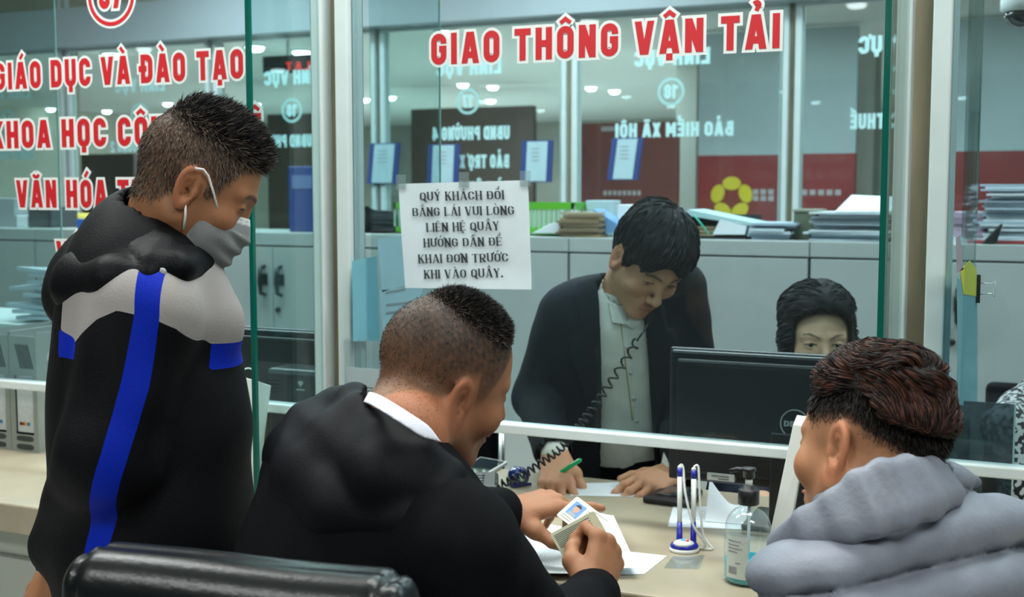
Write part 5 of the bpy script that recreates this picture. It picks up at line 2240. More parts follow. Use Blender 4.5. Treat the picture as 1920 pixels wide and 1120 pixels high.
# ---- taped notice on the middle window
NY = 2.2935
tl_, tr_, br_, bl_ = [onY(x, y, NY) for x, y in [(747, 345), (990, 338), (998, 543), (760, 540)]]
grid = []
for a in range(13):
    row = []
    for b in range(9):
        u, v = a / 12, b / 8
        p = (bl_ * (1 - u) + br_ * u) * (1 - v) + (tl_ * (1 - u) + tr_ * u) * v
        p = p + np.array([0, -.0015 * math.sin(u * 7 + v * 3) ** 2 - .003 * (v < .05) * u, 0])
        row.append(p)
    grid.append(row)
t = thing('paper_notice', 'white printed notice taped to the middle service window', 'notice', (bl_ + br_) / 2)
MB().sheet(grid, .0003).build('sheet', mat('notice_paper', (0.60, 0.68, 0.72), .7, var=.02, vscale=25), t)
ux = nrm(tr_ - tl_)
uz = nrm(tl_ - bl_)
for txt, xa, xb, yb in [('QUÝ KHÁCH ĐỔI', 788, 945, 377), ('BẰNG LÁI VUI LÒNG', 774, 964, 406), ('LIÊN HỆ QUẦY', 800, 936, 435), ('HƯỚNG DẪN ĐỂ', 795, 941, 464), ('KHAI ĐƠN TRƯỚC', 785, 953, 494), ('KHI VÀO QUẦY.', 796, 943, 523)]:
    p, q = onY(xa, yb, NY - .0035), onY(xb, yb - 3, NY - .0035)
    h = (onY(xa, yb - 16.5, NY)[2] - p[2])
    letters('printed_line', txt, p, nrm(q - p), uz, h, np.linalg.norm(q - p), .17, INK, t, 0, .16, .42, .0001, serif=True, W0=.66)
TAPE = glass('clear_tape', (.9, .93, .93), .10, .2, .10)
for (x, y) in [(752, 345), (985, 339), (870, 341)]:
    p = onY(x, y, NY - .002)
    box('tape', (p[0] - .012, p[1] - .0012, p[2] - .012), (p[0] + .012, p[1] - .0002, p[2] + .02), TAPE, t)

# ---- flat papers on the counter


def flat_sheet(name, label, corners, z=ZT + .0006, m=PAPER, lift=None, printed=0, group=None, cat='paper', n=10, th=.0004):
    c = [onZ(x, y, z) for x, y in corners]     # bl, br, tr, tl in the picture
    t = thing(name, label, cat, [sum(p[0] for p in c) / 4, sum(p[1] for p in c) / 4, z], group)
    g = []
    for a in range(n + 1):
        row = []
        for b in range(n + 1):
            u, v = a / n, b / n
            p = (c[0] * (1 - u) + c[1] * u) * (1 - v) + (c[3] * (1 - u) + c[2] * u) * v
            if lift:
                p = p + lift(u, v)
            row.append(p)
        g.append(row)
    MB().sheet(g, th).build('sheet', m, t)
    if printed:
        mb = MB()
        r = random.Random(len(label))
        G = np.array(g)
        for k in range(printed):
            v = .15 + .7 * k / printed
            a0, a1 = .12 + .1 * r.random(), .5 + .4 * r.random()
            for j in range(int((a1 - a0) * 26)):
                u = a0 + j / 26
                if r.random() < .2:
                    continue
                ip, jp = min(n - 1, int(u * n)), min(n - 1, int(v * n))
                fu, fv = u * n - ip, v * n - jp
                S_ = lambda du, dv: (G[ip, jp] * (1 - fu - du) + G[ip + 1, jp] * (fu + du)) * (1 - fv - dv) + (G[ip, jp + 1] * (1 - fu - du) + G[ip + 1, jp + 1] * (fu + du)) * (fv + dv) + np.array([0, 0, .0007])
                mb.prism([S_(0, 0), S_(.22, 0), S_(.22, .12), S_(0, .12)], (0, 0, .0001))
        mb.build('print', GREYINK, t)
    return t, g


flat_sheet('paper_sheet', 'blank white sheet under the left hand of the man in the suit', [(1071, 930), (1186, 932), (1262, 902), (1050, 908)])
flat_sheet('paper_sheet', 'printed white form lying beyond the two counter pens', [(1252, 988), (1400, 994), (1400, 950), (1262, 950)], printed=7)
flat_sheet('paper_sheet', 'white sheet with one corner curling up by the pump bottle', [(1322, 978), (1396, 984), (1402, 950), (1332, 942)], z=ZT + .0016,
           lift=lambda u, v: np.array([0, -.02 * max(0, .45 - u) * v, .075 * max(0, .55 - u) ** 1.3 * v * 1.6]))
flat_sheet('paper_sheet', 'printed white form sticking out from beneath the curled papers', [(1140, 1079), (1208, 1077), (1251, 1043), (1170, 1034)], printed=6)


def curl(u, v):
    r = max(0, u - .68) / .32
    l = max(0, .35 - u) / .35
    return np.array([0, 0, .004 + .040 * math.sin(min(1, r * 1.15) * math.pi * .62) * (.5 + .5 * v) * (1 if r > 0 else 0) + .012 * l ** 2 + .006 * math.sin(u * 5)])


flat_sheet('paper_sheet', 'white curling papers under the hands of the man with the cards', [(985, 1088), (1196, 1084), (1150, 1000), (930, 985)], z=ZT + .002, lift=curl, printed=5, n=22)
CLEAR = glass('clear_plastic', (.93, .95, .95), .05, .08, .06)
c = [onZ(x, y, ZT + .0004) for x, y in [(1245, 1066), (1310, 1068), (1322, 1042), (1262, 1044)]]
tag(MB().prism(c, (0, 0, .0012)).build('plastic_sleeve', CLEAR), 'crumpled clear plastic sleeve in front of the counter pens', 'plastic sleeve')

# ---- two licence cards pinched in the right hand
cardy = mat('card_cream', (.66, .68, .50), .4, var=.06, vscale=60)


def card(corners, d, label, photo):
    c = [W(x, y, dd) for (x, y), dd in zip(corners, d)]    # bl, br, tr, tl
    t = thing('licence_card', label, 'card', sum(c) / 4, 'licence cards in the hand')
    ux, uy = nrm(c[1] - c[0]), nrm(c[3] - c[0])
    nn = nrm(np.cross(ux, uy))
    if nn @ F_ > 0:
        nn = -nn
    wd, ht = np.linalg.norm(c[1] - c[0]), np.linalg.norm(c[3] - c[0])
    r = .0035
    poly = []
    for (cx_, cy_, a0) in [(wd - r, r, 270), (wd - r, ht - r, 0), (r, ht - r, 90), (r, r, 180)]:
        for k in range(5):
            a = math.radians(a0 + 90 * k / 4)
            poly.append(c[0] + ux * (cx_ + r * math.cos(a)) + uy * (cy_ + r * math.sin(a)))
    MB().prism(poly, -nn * .0008).build('card_body', cardy, t)
    P_ = lambda u, v, h=.0003: c[0] + ux * (u * wd) + uy * (v * ht) + nn * h

    def quad(mb, u0, v0, u1, v1, h=.0002):
        mb.prism([P_(u0, v0, 0), P_(u1, v0, 0), P_(u1, v1, 0), P_(u0, v1, 0)], nn * h)
    if photo:
        mb = MB()
        quad(mb, .08, .28, .38, .86)
        ph = mb.build('portrait_photo', mat('photo_blue', (.02, .16, .52), .4), t)
        mb = MB()
        mb.prism([P_(.23 + .075 * math.cos(a), .60 + .17 * math.sin(a), .0002) for a in np.linspace(0, 6.1, 14)], nn * .0002)
        mb.build('face', mat('photo_face', (.42, .24, .16), .5), ph)
        mb = MB()
        mb.prism([P_(.23 + .08 * math.cos(a), .66 + .14 * math.sin(a), .0003) for a in np.linspace(.2, 2.9, 9)], nn * .0003)
        mb.build('hair', INK, ph)
        mb = MB()
        mb.prism([P_(.12, .28, .0002), P_(.34, .28, .0002), P_(.31, .42, .0002), P_(.15, .42, .0002)], nn * .0002)
        mb.build('shirt', GREYINK, ph)
        mb = MB()
        for k in range(5):
            quad(mb, .44, .78 - .10 * k, .62 + .06 * (k % 3), .80 - .10 * k)
        for k in range(2):
            quad(mb, .06, .18 - .09 * k, .34, .20 - .09 * k)
        quad(mb, .58, .92, .92, .935)
        mb.build('print', INK, t)
    else:
        mb = MB()
        for k in range(9):
            quad(mb, .05, .84 - .065 * k, .84 - .05 * (k % 2), .87 - .065 * k)
        mb.build('print', mat('card_print', (.10, .12, .10), .6), t)
    return t


card([(1043, 966), (1108, 1016), (1143, 980), (1082, 931)], (2.12, 2.075, 2.10, 2.15), 'cream licence card with a blue portrait photo, the farther of two cards in the hand', True)
card([(1055, 1044), (1138, 1000), (1106, 958), (1031, 1002)], (2.085, 2.07, 2.09, 2.095), 'cream licence card with lines of print, the nearer of two cards in the hand', False)

# ---- pen stand with two corded pens
t0 = onZ(1283, 1034, ZT)
fx = nrm(R_ * 1.0)
fy = np.array([-fx[1], fx[0], 0])
t = thing('pen_stand', 'white and blue counter pen stand with two white pens on cords', 'pen stand', t0)
NAVY = mat('navy_plastic', (.012, .018, .30), .3)
WPLAS = mat('white_plastic', (.70, .72, .70), .3)


def oval(mb, c, prof, ex=1.0, ey=.85, n=36):
    mb.lathe(prof, c, n, True, M=np.stack([fx * ex, fy * ey, np.array([0, 0, 1.0])]))


mb = MB()
oval(mb, t0, [(.027, 0), (.0285, .003), (.028, .007), (.026, .008)])
base = mb.build('base', WPLAS, t)
mb = MB()
oval(mb, t0, [(.0265, .007), (.0268, .012), (.024, .016), (.012, .019)])
mb.build('blue_top', NAVY, t)
mb = MB()
oval(mb, t0 - fy * .004 - fx * .002, [(.0205, .0145), (.0195, .0185), (.014, .0215), (.005, .023)])
dome = mb.build('logo_dome', WPLAS, t)
cD = t0 + np.array([0, 0, .0232]) - fy * .010
uu, vv = fx, nrm(fy * .75 + np.array([0, 0, .45]))
for poly, m in [([(-.008, .002), (-.001, .006), (.001, .004), (-.005, -.001)], mat('logo_cyan', (.05, .45, .75), .4)), ([(-.001, -.002), (.008, .005), (.006, -.004), (-.005, -.004)], mat('logo_red', (.65, .03, .04), .4))]:
    nn = nrm(np.cross(uu, vv))
    MB().prism([cD + uu * a + vv * b + nn * .0004 for a, b in poly], -nn * .003).build('logo_mark', m, dome)
for k, (bx_, tx, ty) in enumerate([(1274, 1275, 872), (1300, 1301, 876)]):
    b0 = W(bx_, 1010, 2.322)
    b0[2] = ZT + .016
    dd = b0 @ F_ - CAM @ F_
    b1 = W(tx, ty, dd + .005)
    ax_ = nrm(b1 - b0)
    Ln = np.linalg.norm(b1 - b0)
    pn = MB().tube([b0 - ax_ * .012, b0 + ax_ * .002, b0 + ax_ * .036], [.0062, .0060, .0050], 14).build('pen_socket', NAVY, t)
    pen = MB().tube([b0 + ax_ * .036, b0 + ax_ * (Ln - .022)], [.0046, .0052], 14).build('pen', WPLAS, t)
    MB().tube([b0 + ax_ * (Ln - .022), b0 + ax_ * (Ln - .006)], [.0054, .0054], 14).build('blue_band', NAVY, pen)
    MB().tube([b0 + ax_ * (Ln - .006), b0 + ax_ * (Ln - .002), b0 + ax_ * Ln], [.0053, .004, .0018], 14).build('pen_end', WPLAS, pen)
    e = b0 + ax_ * Ln
    if k == 0:
        cp = [e, e + fx * .006 - ax_ * .006, W(1285, 925, dd - .01), W(1300, 985, dd - .015), W(1322, 1020, dd - .01), W(1310, 1034, dd)]
    else:
        cp = [e, e + fx * .008 + ax_ * .001, W(1311, 905, dd), W(1314, 960, dd), W(1319, 1005, dd), W(1336, 1030, dd - .01), W(1318, 1032, dd - .005)]
    pts_ = []
    for a in range(len(cp) - 1):
        p0, p1, p2, p3 = cp[max(a - 1, 0)], cp[a], cp[a + 1], cp[min(a + 2, len(cp) - 1)]
        for q in range(8):
            u = q / 8
            pts_.append(.5 * ((2 * p1) + (-p0 + p2) * u + (2 * p0 - 5 * p1 + 4 * p2 - p3) * u * u + (-p0 + 3 * p1 - 3 * p2 + p3) * u ** 3))
    pts_ = [np.array([p[0], p[1], max(p[2], ZT + .003)]) for p in pts_]
    MB().tube(pts_, .0024, 8).build('cord', mat('white_cord', (.62, .64, .62), .4), pen)

# ---- pump bottle of blue sanitiser
c = onZ(1401, 1090, ZT)
t = thing('pump_bottle', 'clear pump bottle a third full of blue sanitiser gel beside the pen stand', 'bottle', c)
BOT = glass('bottle_plastic', (.93, .97, .97), .06, .05, .05, (.7, .8, .8))
prof = [(.030, 0), (.0385, .002), (.041, .008), (.041, .085), (.040, .100), (.035, .115), (.026, .126), (.016, .132), (.0145, .136), (.0145, .145)]
MB().lathe(prof, c, 40).build('bottle', BOT, t)
MB().lathe([(.0285, .003), (.037, .004), (.0392, .009), (.0392, .040), (.0385, .041)], c, 40).build('liquid', mat('blue_gel', (.02, .46, .60), .15, spec=.5), t)
MB().tube([c + np.array([0, 0, .006]), c + np.array([.002, 0, .14])], .0028, 8).build('dip_tube', mat('pale_tube', (.55, .68, .68), .3), t)
cap = MB().lathe([(.0175, .138), (.0185, .139), (.0185, .163), (.0165, .165), (.010, .166), (.010, .171)], c, 28).build('screw_cap', BLACK, t)
MB().lathe([(.0065, .168), (.0065, .186)], c, 18).build('pump_stem', WPLAS, t)
ph = MB().lathe([(.0095, .184), (.0105, .186), (.0105, .196), (.0125, .197), (.0120, .202), (.004, .203)], c, 24)
nz_ = nrm(cv(-.9, 0, .2))
ph.tube([c + np.array([0, 0, .198]), c + nz_ * .022 + np.array([0, 0, .1985]), c + nz_ * .034 + np.array([0, 0, .195])], [.005, .0045, .0036], 12)
ph.build('pump_head', BLACK, t)
a0 = math.atan2(*(-(F_[:2])[::-1]))
lab = []
for a in range(15):
    th = a0 - 1.22 + 1.05 * a / 14
    lab.append([(c[0] + .0414 * math.cos(th), c[1] + .0414 * math.sin(th), c[2] + z) for z in np.linspace(.014, .088, 5)])
lo_ = MB().sheet(lab, .0002).build('label', mat('pale_label', (.62, .68, .64), .5), t)
mb = MB()
for k in range(12):
    th = a0 - 1.05 + .42 * k / 12
    for j in range(1):
        p = lambda a, z: (c[0] + .0418 * math.cos(a), c[1] + .0418 * math.sin(a), c[2] + z)
        wv = .012 + .010 * (k % 3 == 0)
        mb.prism([p(th, .022), p(th + wv, .022), p(th + wv, .035), p(th, .035)], (math.cos(th) * .0002, math.sin(th) * .0002, 0))
for (z, a1, a2) in [(.079, -1.1, -.45), (.072, -1.1, -.55), (.066, -1.1, -.4), (.060, -1.1, -.62), (.041, -.72, -.50)]:
    for k in range(10):
        th = a0 + a1 + (a2 - a1) * k / 10
        d_ = (a2 - a1) / 14
        mb.prism([p(th, z), p(th + d_, z), p(th + d_, z + .0022), p(th, z + .0022)], (math.cos(th) * .0002, math.sin(th) * .0002, 0))
mb.build('label_print', GREYINK, lo_)

# ---- computer monitor of the service place


def monitor(label, tl, tr, Y, zb, logo=None, slot=True, m=BLACK, tilt=0.0):
    a, b = onY(*tl, Y), onY(*tr, Y)
    zt = a[2]
    x0, x1 = a[0], b[0]
    cx = (x0 + x1) / 2
    t = thing('computer_monitor', label, 'monitor', (cx, Y + .12, ZT))
    mb = MB()
    mb.box((x0, Y + .022, zb), (x1, Y + .04, zt))
    sc_ = mb.build('bezel', m, t, .004)
    mb = MB()
    mb.prism([(x0 + .004, Y + .024, zb + .004), (x1 - .004, Y + .024, zb + .004), (x1 - .004, Y + .024, zt - .004), (x0 + .004, Y + .024, zt - .004)], (0, -.012, 0))
    mb.prism([(x0 + .02, Y + .014, zb + .02), (x1 - .02, Y + .014, zb + .02), (x1 - .02, Y + .014, zt - .02), (x0 + .02, Y + .014, zt - .02)], (0, -.014, 0))
    bk = mb.build('back_shell', m, t, .006)
    if slot:
        box('vent_slot', (x0 + .05, Y - .0008, zt - .034), (x1 - .05, Y + .004, zt - .029), BLACKM, bk)
    MB().box((x0 + .01, Y + .0405, zb + .01), (x1 - .01, Y + .042, zt - .01)).build('screen', mat('dark_screen', (.02, .03, .04), .15), t)
    MB().box((cx - .035, Y - .004, ZT + .012), (cx + .035, Y + .012, zb + .12)).build('stand_neck', m, t, .004)
    MB().box((cx - .09, Y - .005, ZT), (cx + .09, Y + .15, ZT + .013)).build('stand_foot', m, t, .004)
    return t, (x0, x1, zb, zt)


MY = 2.385
mt, (mx0, mx1, mzb, mzt) = monitor('large black computer monitor seen from behind with a round silver maker mark', (1250, 653), (1732, 668), MY, .885)
lc = onY(1490, 796, MY - .003)
SILV = mat('silver_mark', (.42, .44, .44), .35, .4)
mb = MB()
for i in range(40):
    a0_, a1_ = 2 * math.pi * i / 40, 2 * math.pi * (i + 1) / 40
    g = lambda a, r: (lc[0] + r * math.cos(a), MY - .0022, lc[2] + r * math.sin(a))
    mb.prism([g(a0_, .0270), g(a0_, .0292), g(a1_, .0292), g(a1_, .0270)], (0, .0022, 0))
mb.build('mark_ring', SILV, mt)
letters('mark_letters', 'DELL', (lc[0] - .0215, MY - .0018, lc[2] - .0055), EX, EZ, .011, .043, .24, SILV, mt, 0, .1, .3, .0006, W0=.72)
p = onY(1352, 895, MY - .002)
lb = box('asset_sticker', (p[0] - .028, MY - .0065, p[2] - .007), (p[0] + .028, MY + .02, p[2] + .007), mat('silver_sticker', (.55, .56, .54), .5), mt)
mb = MB()
for k in range(9):
    mb.box((p[0] - .018 + .004 * k, MY - .0072, p[2] + .001), (p[0] - .0155 + .004 * k, MY - .006, p[2] + .0035))
    mb.box((p[0] - .004 + .0024 * k, MY - .0072, p[2] - .0042), (p[0] - .0025 + .0024 * k, MY - .006, p[2] - .0020))
mb.build('sticker_print', INK, lb)

# smoked divider panel right of the monitor
SMOKE = glass('smoked_acrylic', (.30, .36, .38), .05, .05, .16, (.12, .17, .19))
a, b = onY(1795, 752, 2.40), onY(1902, 757, 2.40)
o = tag(MB().box((a[0] - .06, 2.40, ZT), (b[0], 2.408, a[2])).build('acrylic_screen', SMOKE, None, .001), 'smoked grey acrylic screen standing on the counter behind the right hand window', 'acrylic screen')
box('polished_edge', (b[0], 2.400, ZT), (b[0] + .003, 2.408, a[2]), PALE_EDGE, o)

# ---- white display boards seen edge on


def board(label, pts4, th, n_off):
    c = pts4
    t = thing('sign_stand', label, 'sign stand', [c[0][0], c[0][1], ZT], 'white sign stands on the counter')
    mb = MB()
    mb.prism(c, n_off)
    mb.build('board', mat('white_acrylic', (.68, .70, .66), .3), t, .001)
    return t


c = [onZ(1444, 1000, ZT), None, None, None]
b0 = onZ(1433, 1066, ZT)
b1 = b0 + np.array([.035, .135, 0])
d0_ = (b0 - CAM) @ F_
top0 = W(1494, 778, d0_ - .02)
st = thing('sign_stand', 'white sign stand seen nearly edge on beside the large monitor', 'sign stand', b0, 'white sign stands on the counter')
upv = top0 - b0
WAC = mat('white_acrylic', (.68, .70, .66), .3)
MB().prism([b0, b0 + np.array([.036, -.006, 0]), b0 + np.array([.036, -.006, 0]) + upv + R_ * -.008, b0 + upv], np.array([.012, -.09, 0])).build('board', WAC, st, .002)
MB().prism([b0 + R_ * .002, b0 + R_ * .030, b0 + R_ * .030 + np.array([0, 0, .006]), b0 + R_ * .002 + np.array([0, 0, .006])], np.array([.012, -.09, 0]) * .9).build('foot', WAC, st)
# the other one behind the green edged divider
dS = 2.72
s0 = onZ(470, 940, ZT)
dS = (s0 - CAM) @ F_
WAC2 = mat('white_card_stand', (.80, .81, .78), .5)
st = thing('sign_stand', 'white folded sign stand partly hidden by the standing man', 'sign stand', s0, 'white sign stands on the counter')
q = [W(438, 702, dS + .03), W(507, 724, dS + .09), W(486, 868, dS + .10), W(478, 905, dS + .08), W(455, 905, dS + .0)]
q = [np.array([p[0], p[1], max(p[2], ZT + .001)]) for p in q]
MB().prism([W(436, 702, dS - .01), W(484, 716, dS + .01), W(470, 938, dS + .01), W(436, 944, dS - .01)], F_ * .006).build('front_leaf', WAC2, st)
MB().prism([W(484, 716, dS + .01), W(507, 724, dS + .07), W(482, 924, dS + .05), W(470, 938, dS + .01)], F_ * .006).build('back_leaf', WAC2, st)
arcp = [W(452, 706, dS + .02) + U_ * .018 * math.sin(a) + R_ * (.016 * (1 - math.cos(a))) for a in np.linspace(0, math.pi, 12)]
MB().tube(arcp, .0018, 8).build('ring_handle', PALE_EDGE, st)

# ---- clear acrylic holder with a printed sheet
hY = 2.262
p0, p1 = onY(646, 640, hY), onY(775, 640, hY)
t = thing('acrylic_holder', 'clear acrylic sign holder with a printed white sheet by the left post', 'sign holder', ((p0[0] + p1[0]) / 2, hY, ZT))
zt = onY(680, 636, hY)[2]
ztp = onY(680, 691, hY - .002)[2]
MB().box((p0[0], hY, ZT), (p1[0], hY + .003, zt)).build('back_plate', CLEAR, t, .001)
MB().box((p0[0], hY - .006, ZT), (p1[0], hY - .004, zt - .004)).build('front_plate', CLEAR, t, .0008)
MB().box((p0[0], hY - .05, ZT), (p1[0], hY + .05, ZT + .003)).build('foot', CLEAR, t)
sh = MB().box((p0[0] + .006, hY - .0034, ZT + .004), (p1[0] - .006, hY - .0008, ztp)).build('paper_insert', PAPER, t)
mb = MB()
for k, (xa, xb, yy) in enumerate([(668, 700, 727), (668, 712, 735), (669, 700, 741), (669, 690, 748)]):
    a, b = onY(xa, yy, hY - .0036), onY(xb, yy, hY - .0036)
    n = 8
    for j in range(n):
        u = a[0] + (b[0] - a[0]) * j / n
        mb.box((u, hY - .0038, a[2]), (u + (b[0] - a[0]) / n * .7, hY - .0033, a[2] + (.005 if k == 1 else .0028)))
mb.build('print', INK, sh)

# ---- things between: phone, tape dispenser, mouse pad, telephone and cord, green pen
c4 = [onZ(x, y, ZT) for x, y in [(862, 890), (912, 896), (952, 872), (900, 863)]]
t = thing('smartphone', 'smartphone in a white case lying face up near the far counter edge', 'phone', sum(c4) / 4)
MB().prism(c4, (0, 0, .009)).build('case', WPLAS, t, .003)
cc = sum(c4) / 4
MB().prism([cc + (p - cc) * .88 + np.array([0, 0, .009]) for p in c4], (0, 0, .0008)).build('screen', mat('phone_glass', (.02, .03, .035), .06), t)

p = onZ(972, 912, ZT)
t = thing('tape_dispenser', 'small navy blue tape dispenser under the coiled telephone cord', 'tape dispenser', p)
Mx = np.stack([nrm(cv(.75, 0, .6)), np.array([0, 0, 1.0]), nrm(np.cross(nrm(cv(.75, 0, .6)), np.array([0, 0, 1.0])))])
MB().lathe([(.006, -.014), (.021, -.014), (.023, -.010), (.023, .010), (.021, .014), (.006, .014)], p + np.array([0, 0, .023]), 28, M=Mx).build('reel_body', mat('navy_gloss', (.008, .016, .16), .12, coat=.6), t)
MB().lathe([(.004, -.0145), (.010, -.0150), (.010, .0150), (.004, .0145)], p + np.array([0, 0, .023]), 20, M=Mx).build('hub', PALE_EDGE, t)
MB().box((-.022, -.013, 0), (.030, .013, .008), np.stack([Mx[0], Mx[2], np.array([0, 0, 1.0])]), p).build('dispenser_foot', mat('navy_gloss', (.008, .016, .16), .12, coat=.6), t, .002)

c4 = [onZ(x, y, ZT) for x, y in [(1204, 944), (1300, 956), (1318, 930), (1252, 918)]]
t = thing('card_terminal', 'flat black payment terminal at the foot of the large monitor', 'payment terminal', sum(c4) / 4)
MB().prism(c4, (0, 0, .016)).build('body', BLACK, t, .005)
cc = sum(c4) / 4
MB().prism([cc + (p - cc) * .62 + np.array([0, 0, .016]) for p in c4], (0, 0, .0015)).build('pad', mat('phone_glass', (.02, .03, .035), .06), t)

t0 = onZ(905, 930, ZT)
t = thing('telephone', 'black desk telephone with a coiled cord stretched up to the man in the suit', 'telephone', t0)
MB().prism([t0 + fx * -.07 + fy * -.05, t0 + fx * .035 + fy * -.05, t0 + fx * .035 + fy * .09, t0 + fx * -.07 + fy * .09], (0, 0, .035)).build('base', BLACK, t, .008)
mb = MB()
for a in range(4):
    for b in range(3):
        q = t0 + fx * (-.05 + .022 * b) + fy * (-.03 + .024 * a) + np.array([0, 0, .035])
        mb.box(q + np.array([-.007, -.006, 0]), q + np.array([.007, .006, .004]))
mb.build('keypad', mat('key_grey', (.12, .12, .13), .5), t)
ctl = [W(912, 916, 2.73), W(945, 906, 2.72), W(985, 888, 2.72), W(1030, 858, 2.73), W(1062, 830, 2.72), W(1095, 788, 2.72), W(1130, 740, 2.735), W(1160, 695, 2.745), W(1186, 656, 2.77), W(1194, 640, 2.79)]
path = []
for a in range(len(ctl) - 1):
    q0, q1, q2, q3 = ctl[max(a - 1, 0)], ctl[a], ctl[a + 1], ctl[min(a + 2, len(ctl) - 1)]
    for q in range(60):
        u = q / 60
        path.append(.5 * ((2 * q1) + (-q0 + q2) * u + (2 * q0 - 5 * q1 + 4 * q2 - q3) * u * u + (-q0 + 3 * q1 - 3 * q2 + q3) * u ** 3))
path = np.array(path)
seg = np.concatenate([[0], np.cumsum(np.linalg.norm(np.diff(path, axis=0), axis=1))])
coil = []
tot_ = seg[-1]
for s_ in np.arange(0, tot_, .0011):
    j = min(len(path) - 2, int(np.searchsorted(seg, s_)))
    tg = nrm(path[min(j + 3, len(path) - 1)] - path[max(j - 3, 0)])
    a_ = nrm(np.cross(tg, F_))
    b_ = np.cross(tg, a_)
    pitch_ = .0135 + .004 * sstep(.25, .6, s_)
    ph_ = 2 * math.pi * s_ / pitch_
    coil.append(path[j] + .0085 * (a_ * math.cos(ph_) + b_ * math.sin(ph_)))
MB().tube(coil, .0026, 6).build('coiled_cord', BLACK, t)
e0 = ctl[-1]
MB().tube([e0, W(1206, 622, 2.80), W(1214, 608, 2.81)], .0024, 8).build('cord_end', BLACK, t)
# green ballpoint pen between the fingers
g0, g1 = W(1034, 897, 2.79), W(1090, 862, 2.76)
ax_ = nrm(g1 - g0)
Lp = np.linalg.norm(g1 - g0)
t = thing('ballpoint_pen', 'green ballpoint pen held in the right hand of the man in the suit', 'pen', g0)
MB().tube([g0 + ax_ * .008, g0 + ax_ * .012, g0 + ax_ * Lp * .97, g1], [.002, .0044, .0050, .003], 12).build('barrel', mat('green_plastic', (.0, .36, .12), .25), t)
MB().tube([g0, g0 + ax_ * .009], [.0006, .0022], 10).build('tip', STEEL, t)
up_ = nrm(np.cross(np.cross(ax_, -F_), ax_) * .4 + U_ * .8)
MB().tube([g0 + ax_ * Lp * .92 + up_ * .0055, g0 + ax_ * Lp * .55 + up_ * .0062], [.0014, .0012], 6).build('clip', mat('pale_green_clip', (.55, .8, .68), .3), t)


def onX(x, y, X):
    r = ray(x, y)
    return CAM + r * (X / r[0])


# ---- papers on the inner dividers, binder clip
PALEBLUE = mat('pale_blue_paper', (.42, .60, .68), .7, var=.03, vscale=15)
TEALP = mat('teal_paper', (.16, .40, .48), .7, var=.05, vscale=8)
fx0 = C0 + .0755
for lab, quad_, m, prn in [('pale blue sheet stuck on the inner glass divider beside the notice', [(716, 548), (775, 530), (768, 438), (707, 450)], PALEBLUE, 0),
                           ('pale blue letter stuck low on the inner glass divider behind the shaved head', [(718, 640), (800, 634), (790, 536), (711, 545)], PALEBLUE, 1),
                           ('narrow teal sheet stuck on the inner glass divider next to the white post', [(662, 640), (712, 640), (706, 480), (660, 490)], TEALP, 0)]:
    c = [onX(x, y, fx0 + (.001 if m is TEALP else .0018)) for x, y in quad_]
    o = tag(MB().prism(c, (.0006, 0, 0)).build('paper_sheet', m), lab, 'paper', 'papers on the left inner divider')
    if prn:
        mb = MB()
        for (xa, ya, xb, yb) in [(724, 552, 760, 545), (724, 575, 770, 570), (724, 590, 750, 587)]:
            a, b = onX(xa, ya, fx0 + .0026), onX(xb, yb, fx0 + .0026)
            mb.prism([a, b, b + np.array([0, 0, .006]), a + np.array([0, 0, .006])], (.0003, 0, 0))
        mb.build('print', GREYINK, o)
fx1 = C0 + PITCHX + .0755
for lab, quad_, m in [('yellow paper arrow clipped to the inner divider at the right', [(1806, 552), (1830, 556), (1831, 506), (1818, 489), (1800, 507)], mat('yellow_paper', (.62, .62, .06), .7)),
                      ('teal sheet hanging on the inner divider below the yellow arrow', [(1796, 760), (1832, 760), (1832, 556), (1794, 520)], TEALP),
                      ('pale grey sheet on the inner divider above the yellow arrow', [(1794, 512), (1806, 505), (1800, 440), (1792, 445)], mat('mauve_paper', (.38, .36, .42), .7))]:
    c = [onX(x, y, fx1 + (.001 if 'teal' in lab else .0018)) for x, y in quad_]
    tag(MB().prism(c, (.0006, 0, 0)).build('paper_sheet', m), lab, 'paper', 'papers on the right inner divider')
p = onX(1833, 512, fx1)
q = onX(1833, 562, fx1)
t = thing('binder_clip', 'black binder clip with wire handles on the pale edge of the inner divider', 'binder clip', (p + q) / 2)
MB().prism([(fx1 - .012, 2.640, q[2]), (fx1 + .010, 2.640, q[2]), (fx1 + .004, 2.668, q[2]), (fx1 - .008, 2.668, q[2])], (0, 0, p[2] - q[2])).build('clip_body', BLACK, t)
zc = (p[2] + q[2]) / 2
MB().tube([(fx1 + .006, 2.650, zc + .012), (fx1 + .030, 2.655, zc + .010), (fx1 + .036, 2.656, zc + .016), (fx1 + .036, 2.656, zc - .016), (fx1 + .030, 2.655, zc - .010), (fx1 + .006, 2.650, zc - .012)], .0011, 6).build('wire_handle', STEEL, t)

# ---- things on top of the filing cabinets
ZC = 1.30


def boxpx(name, label, cat, x0, x1, ytop, Y, depth, m, group=None, ybot=None, rot=0.0, bev=.004, extra=None):
    a, b = onY(x0, ytop, Y), onY(x1, ytop, Y)
    z0 = ZC
    t = MB().box((a[0], Y, z0), (b[0], Y + depth, (a[2] + b[2]) / 2)).build(name, m, None, bev)
    tag(t, label, cat, group)
    return t, (a[0], b[0], (a[2] + b[2]) / 2)


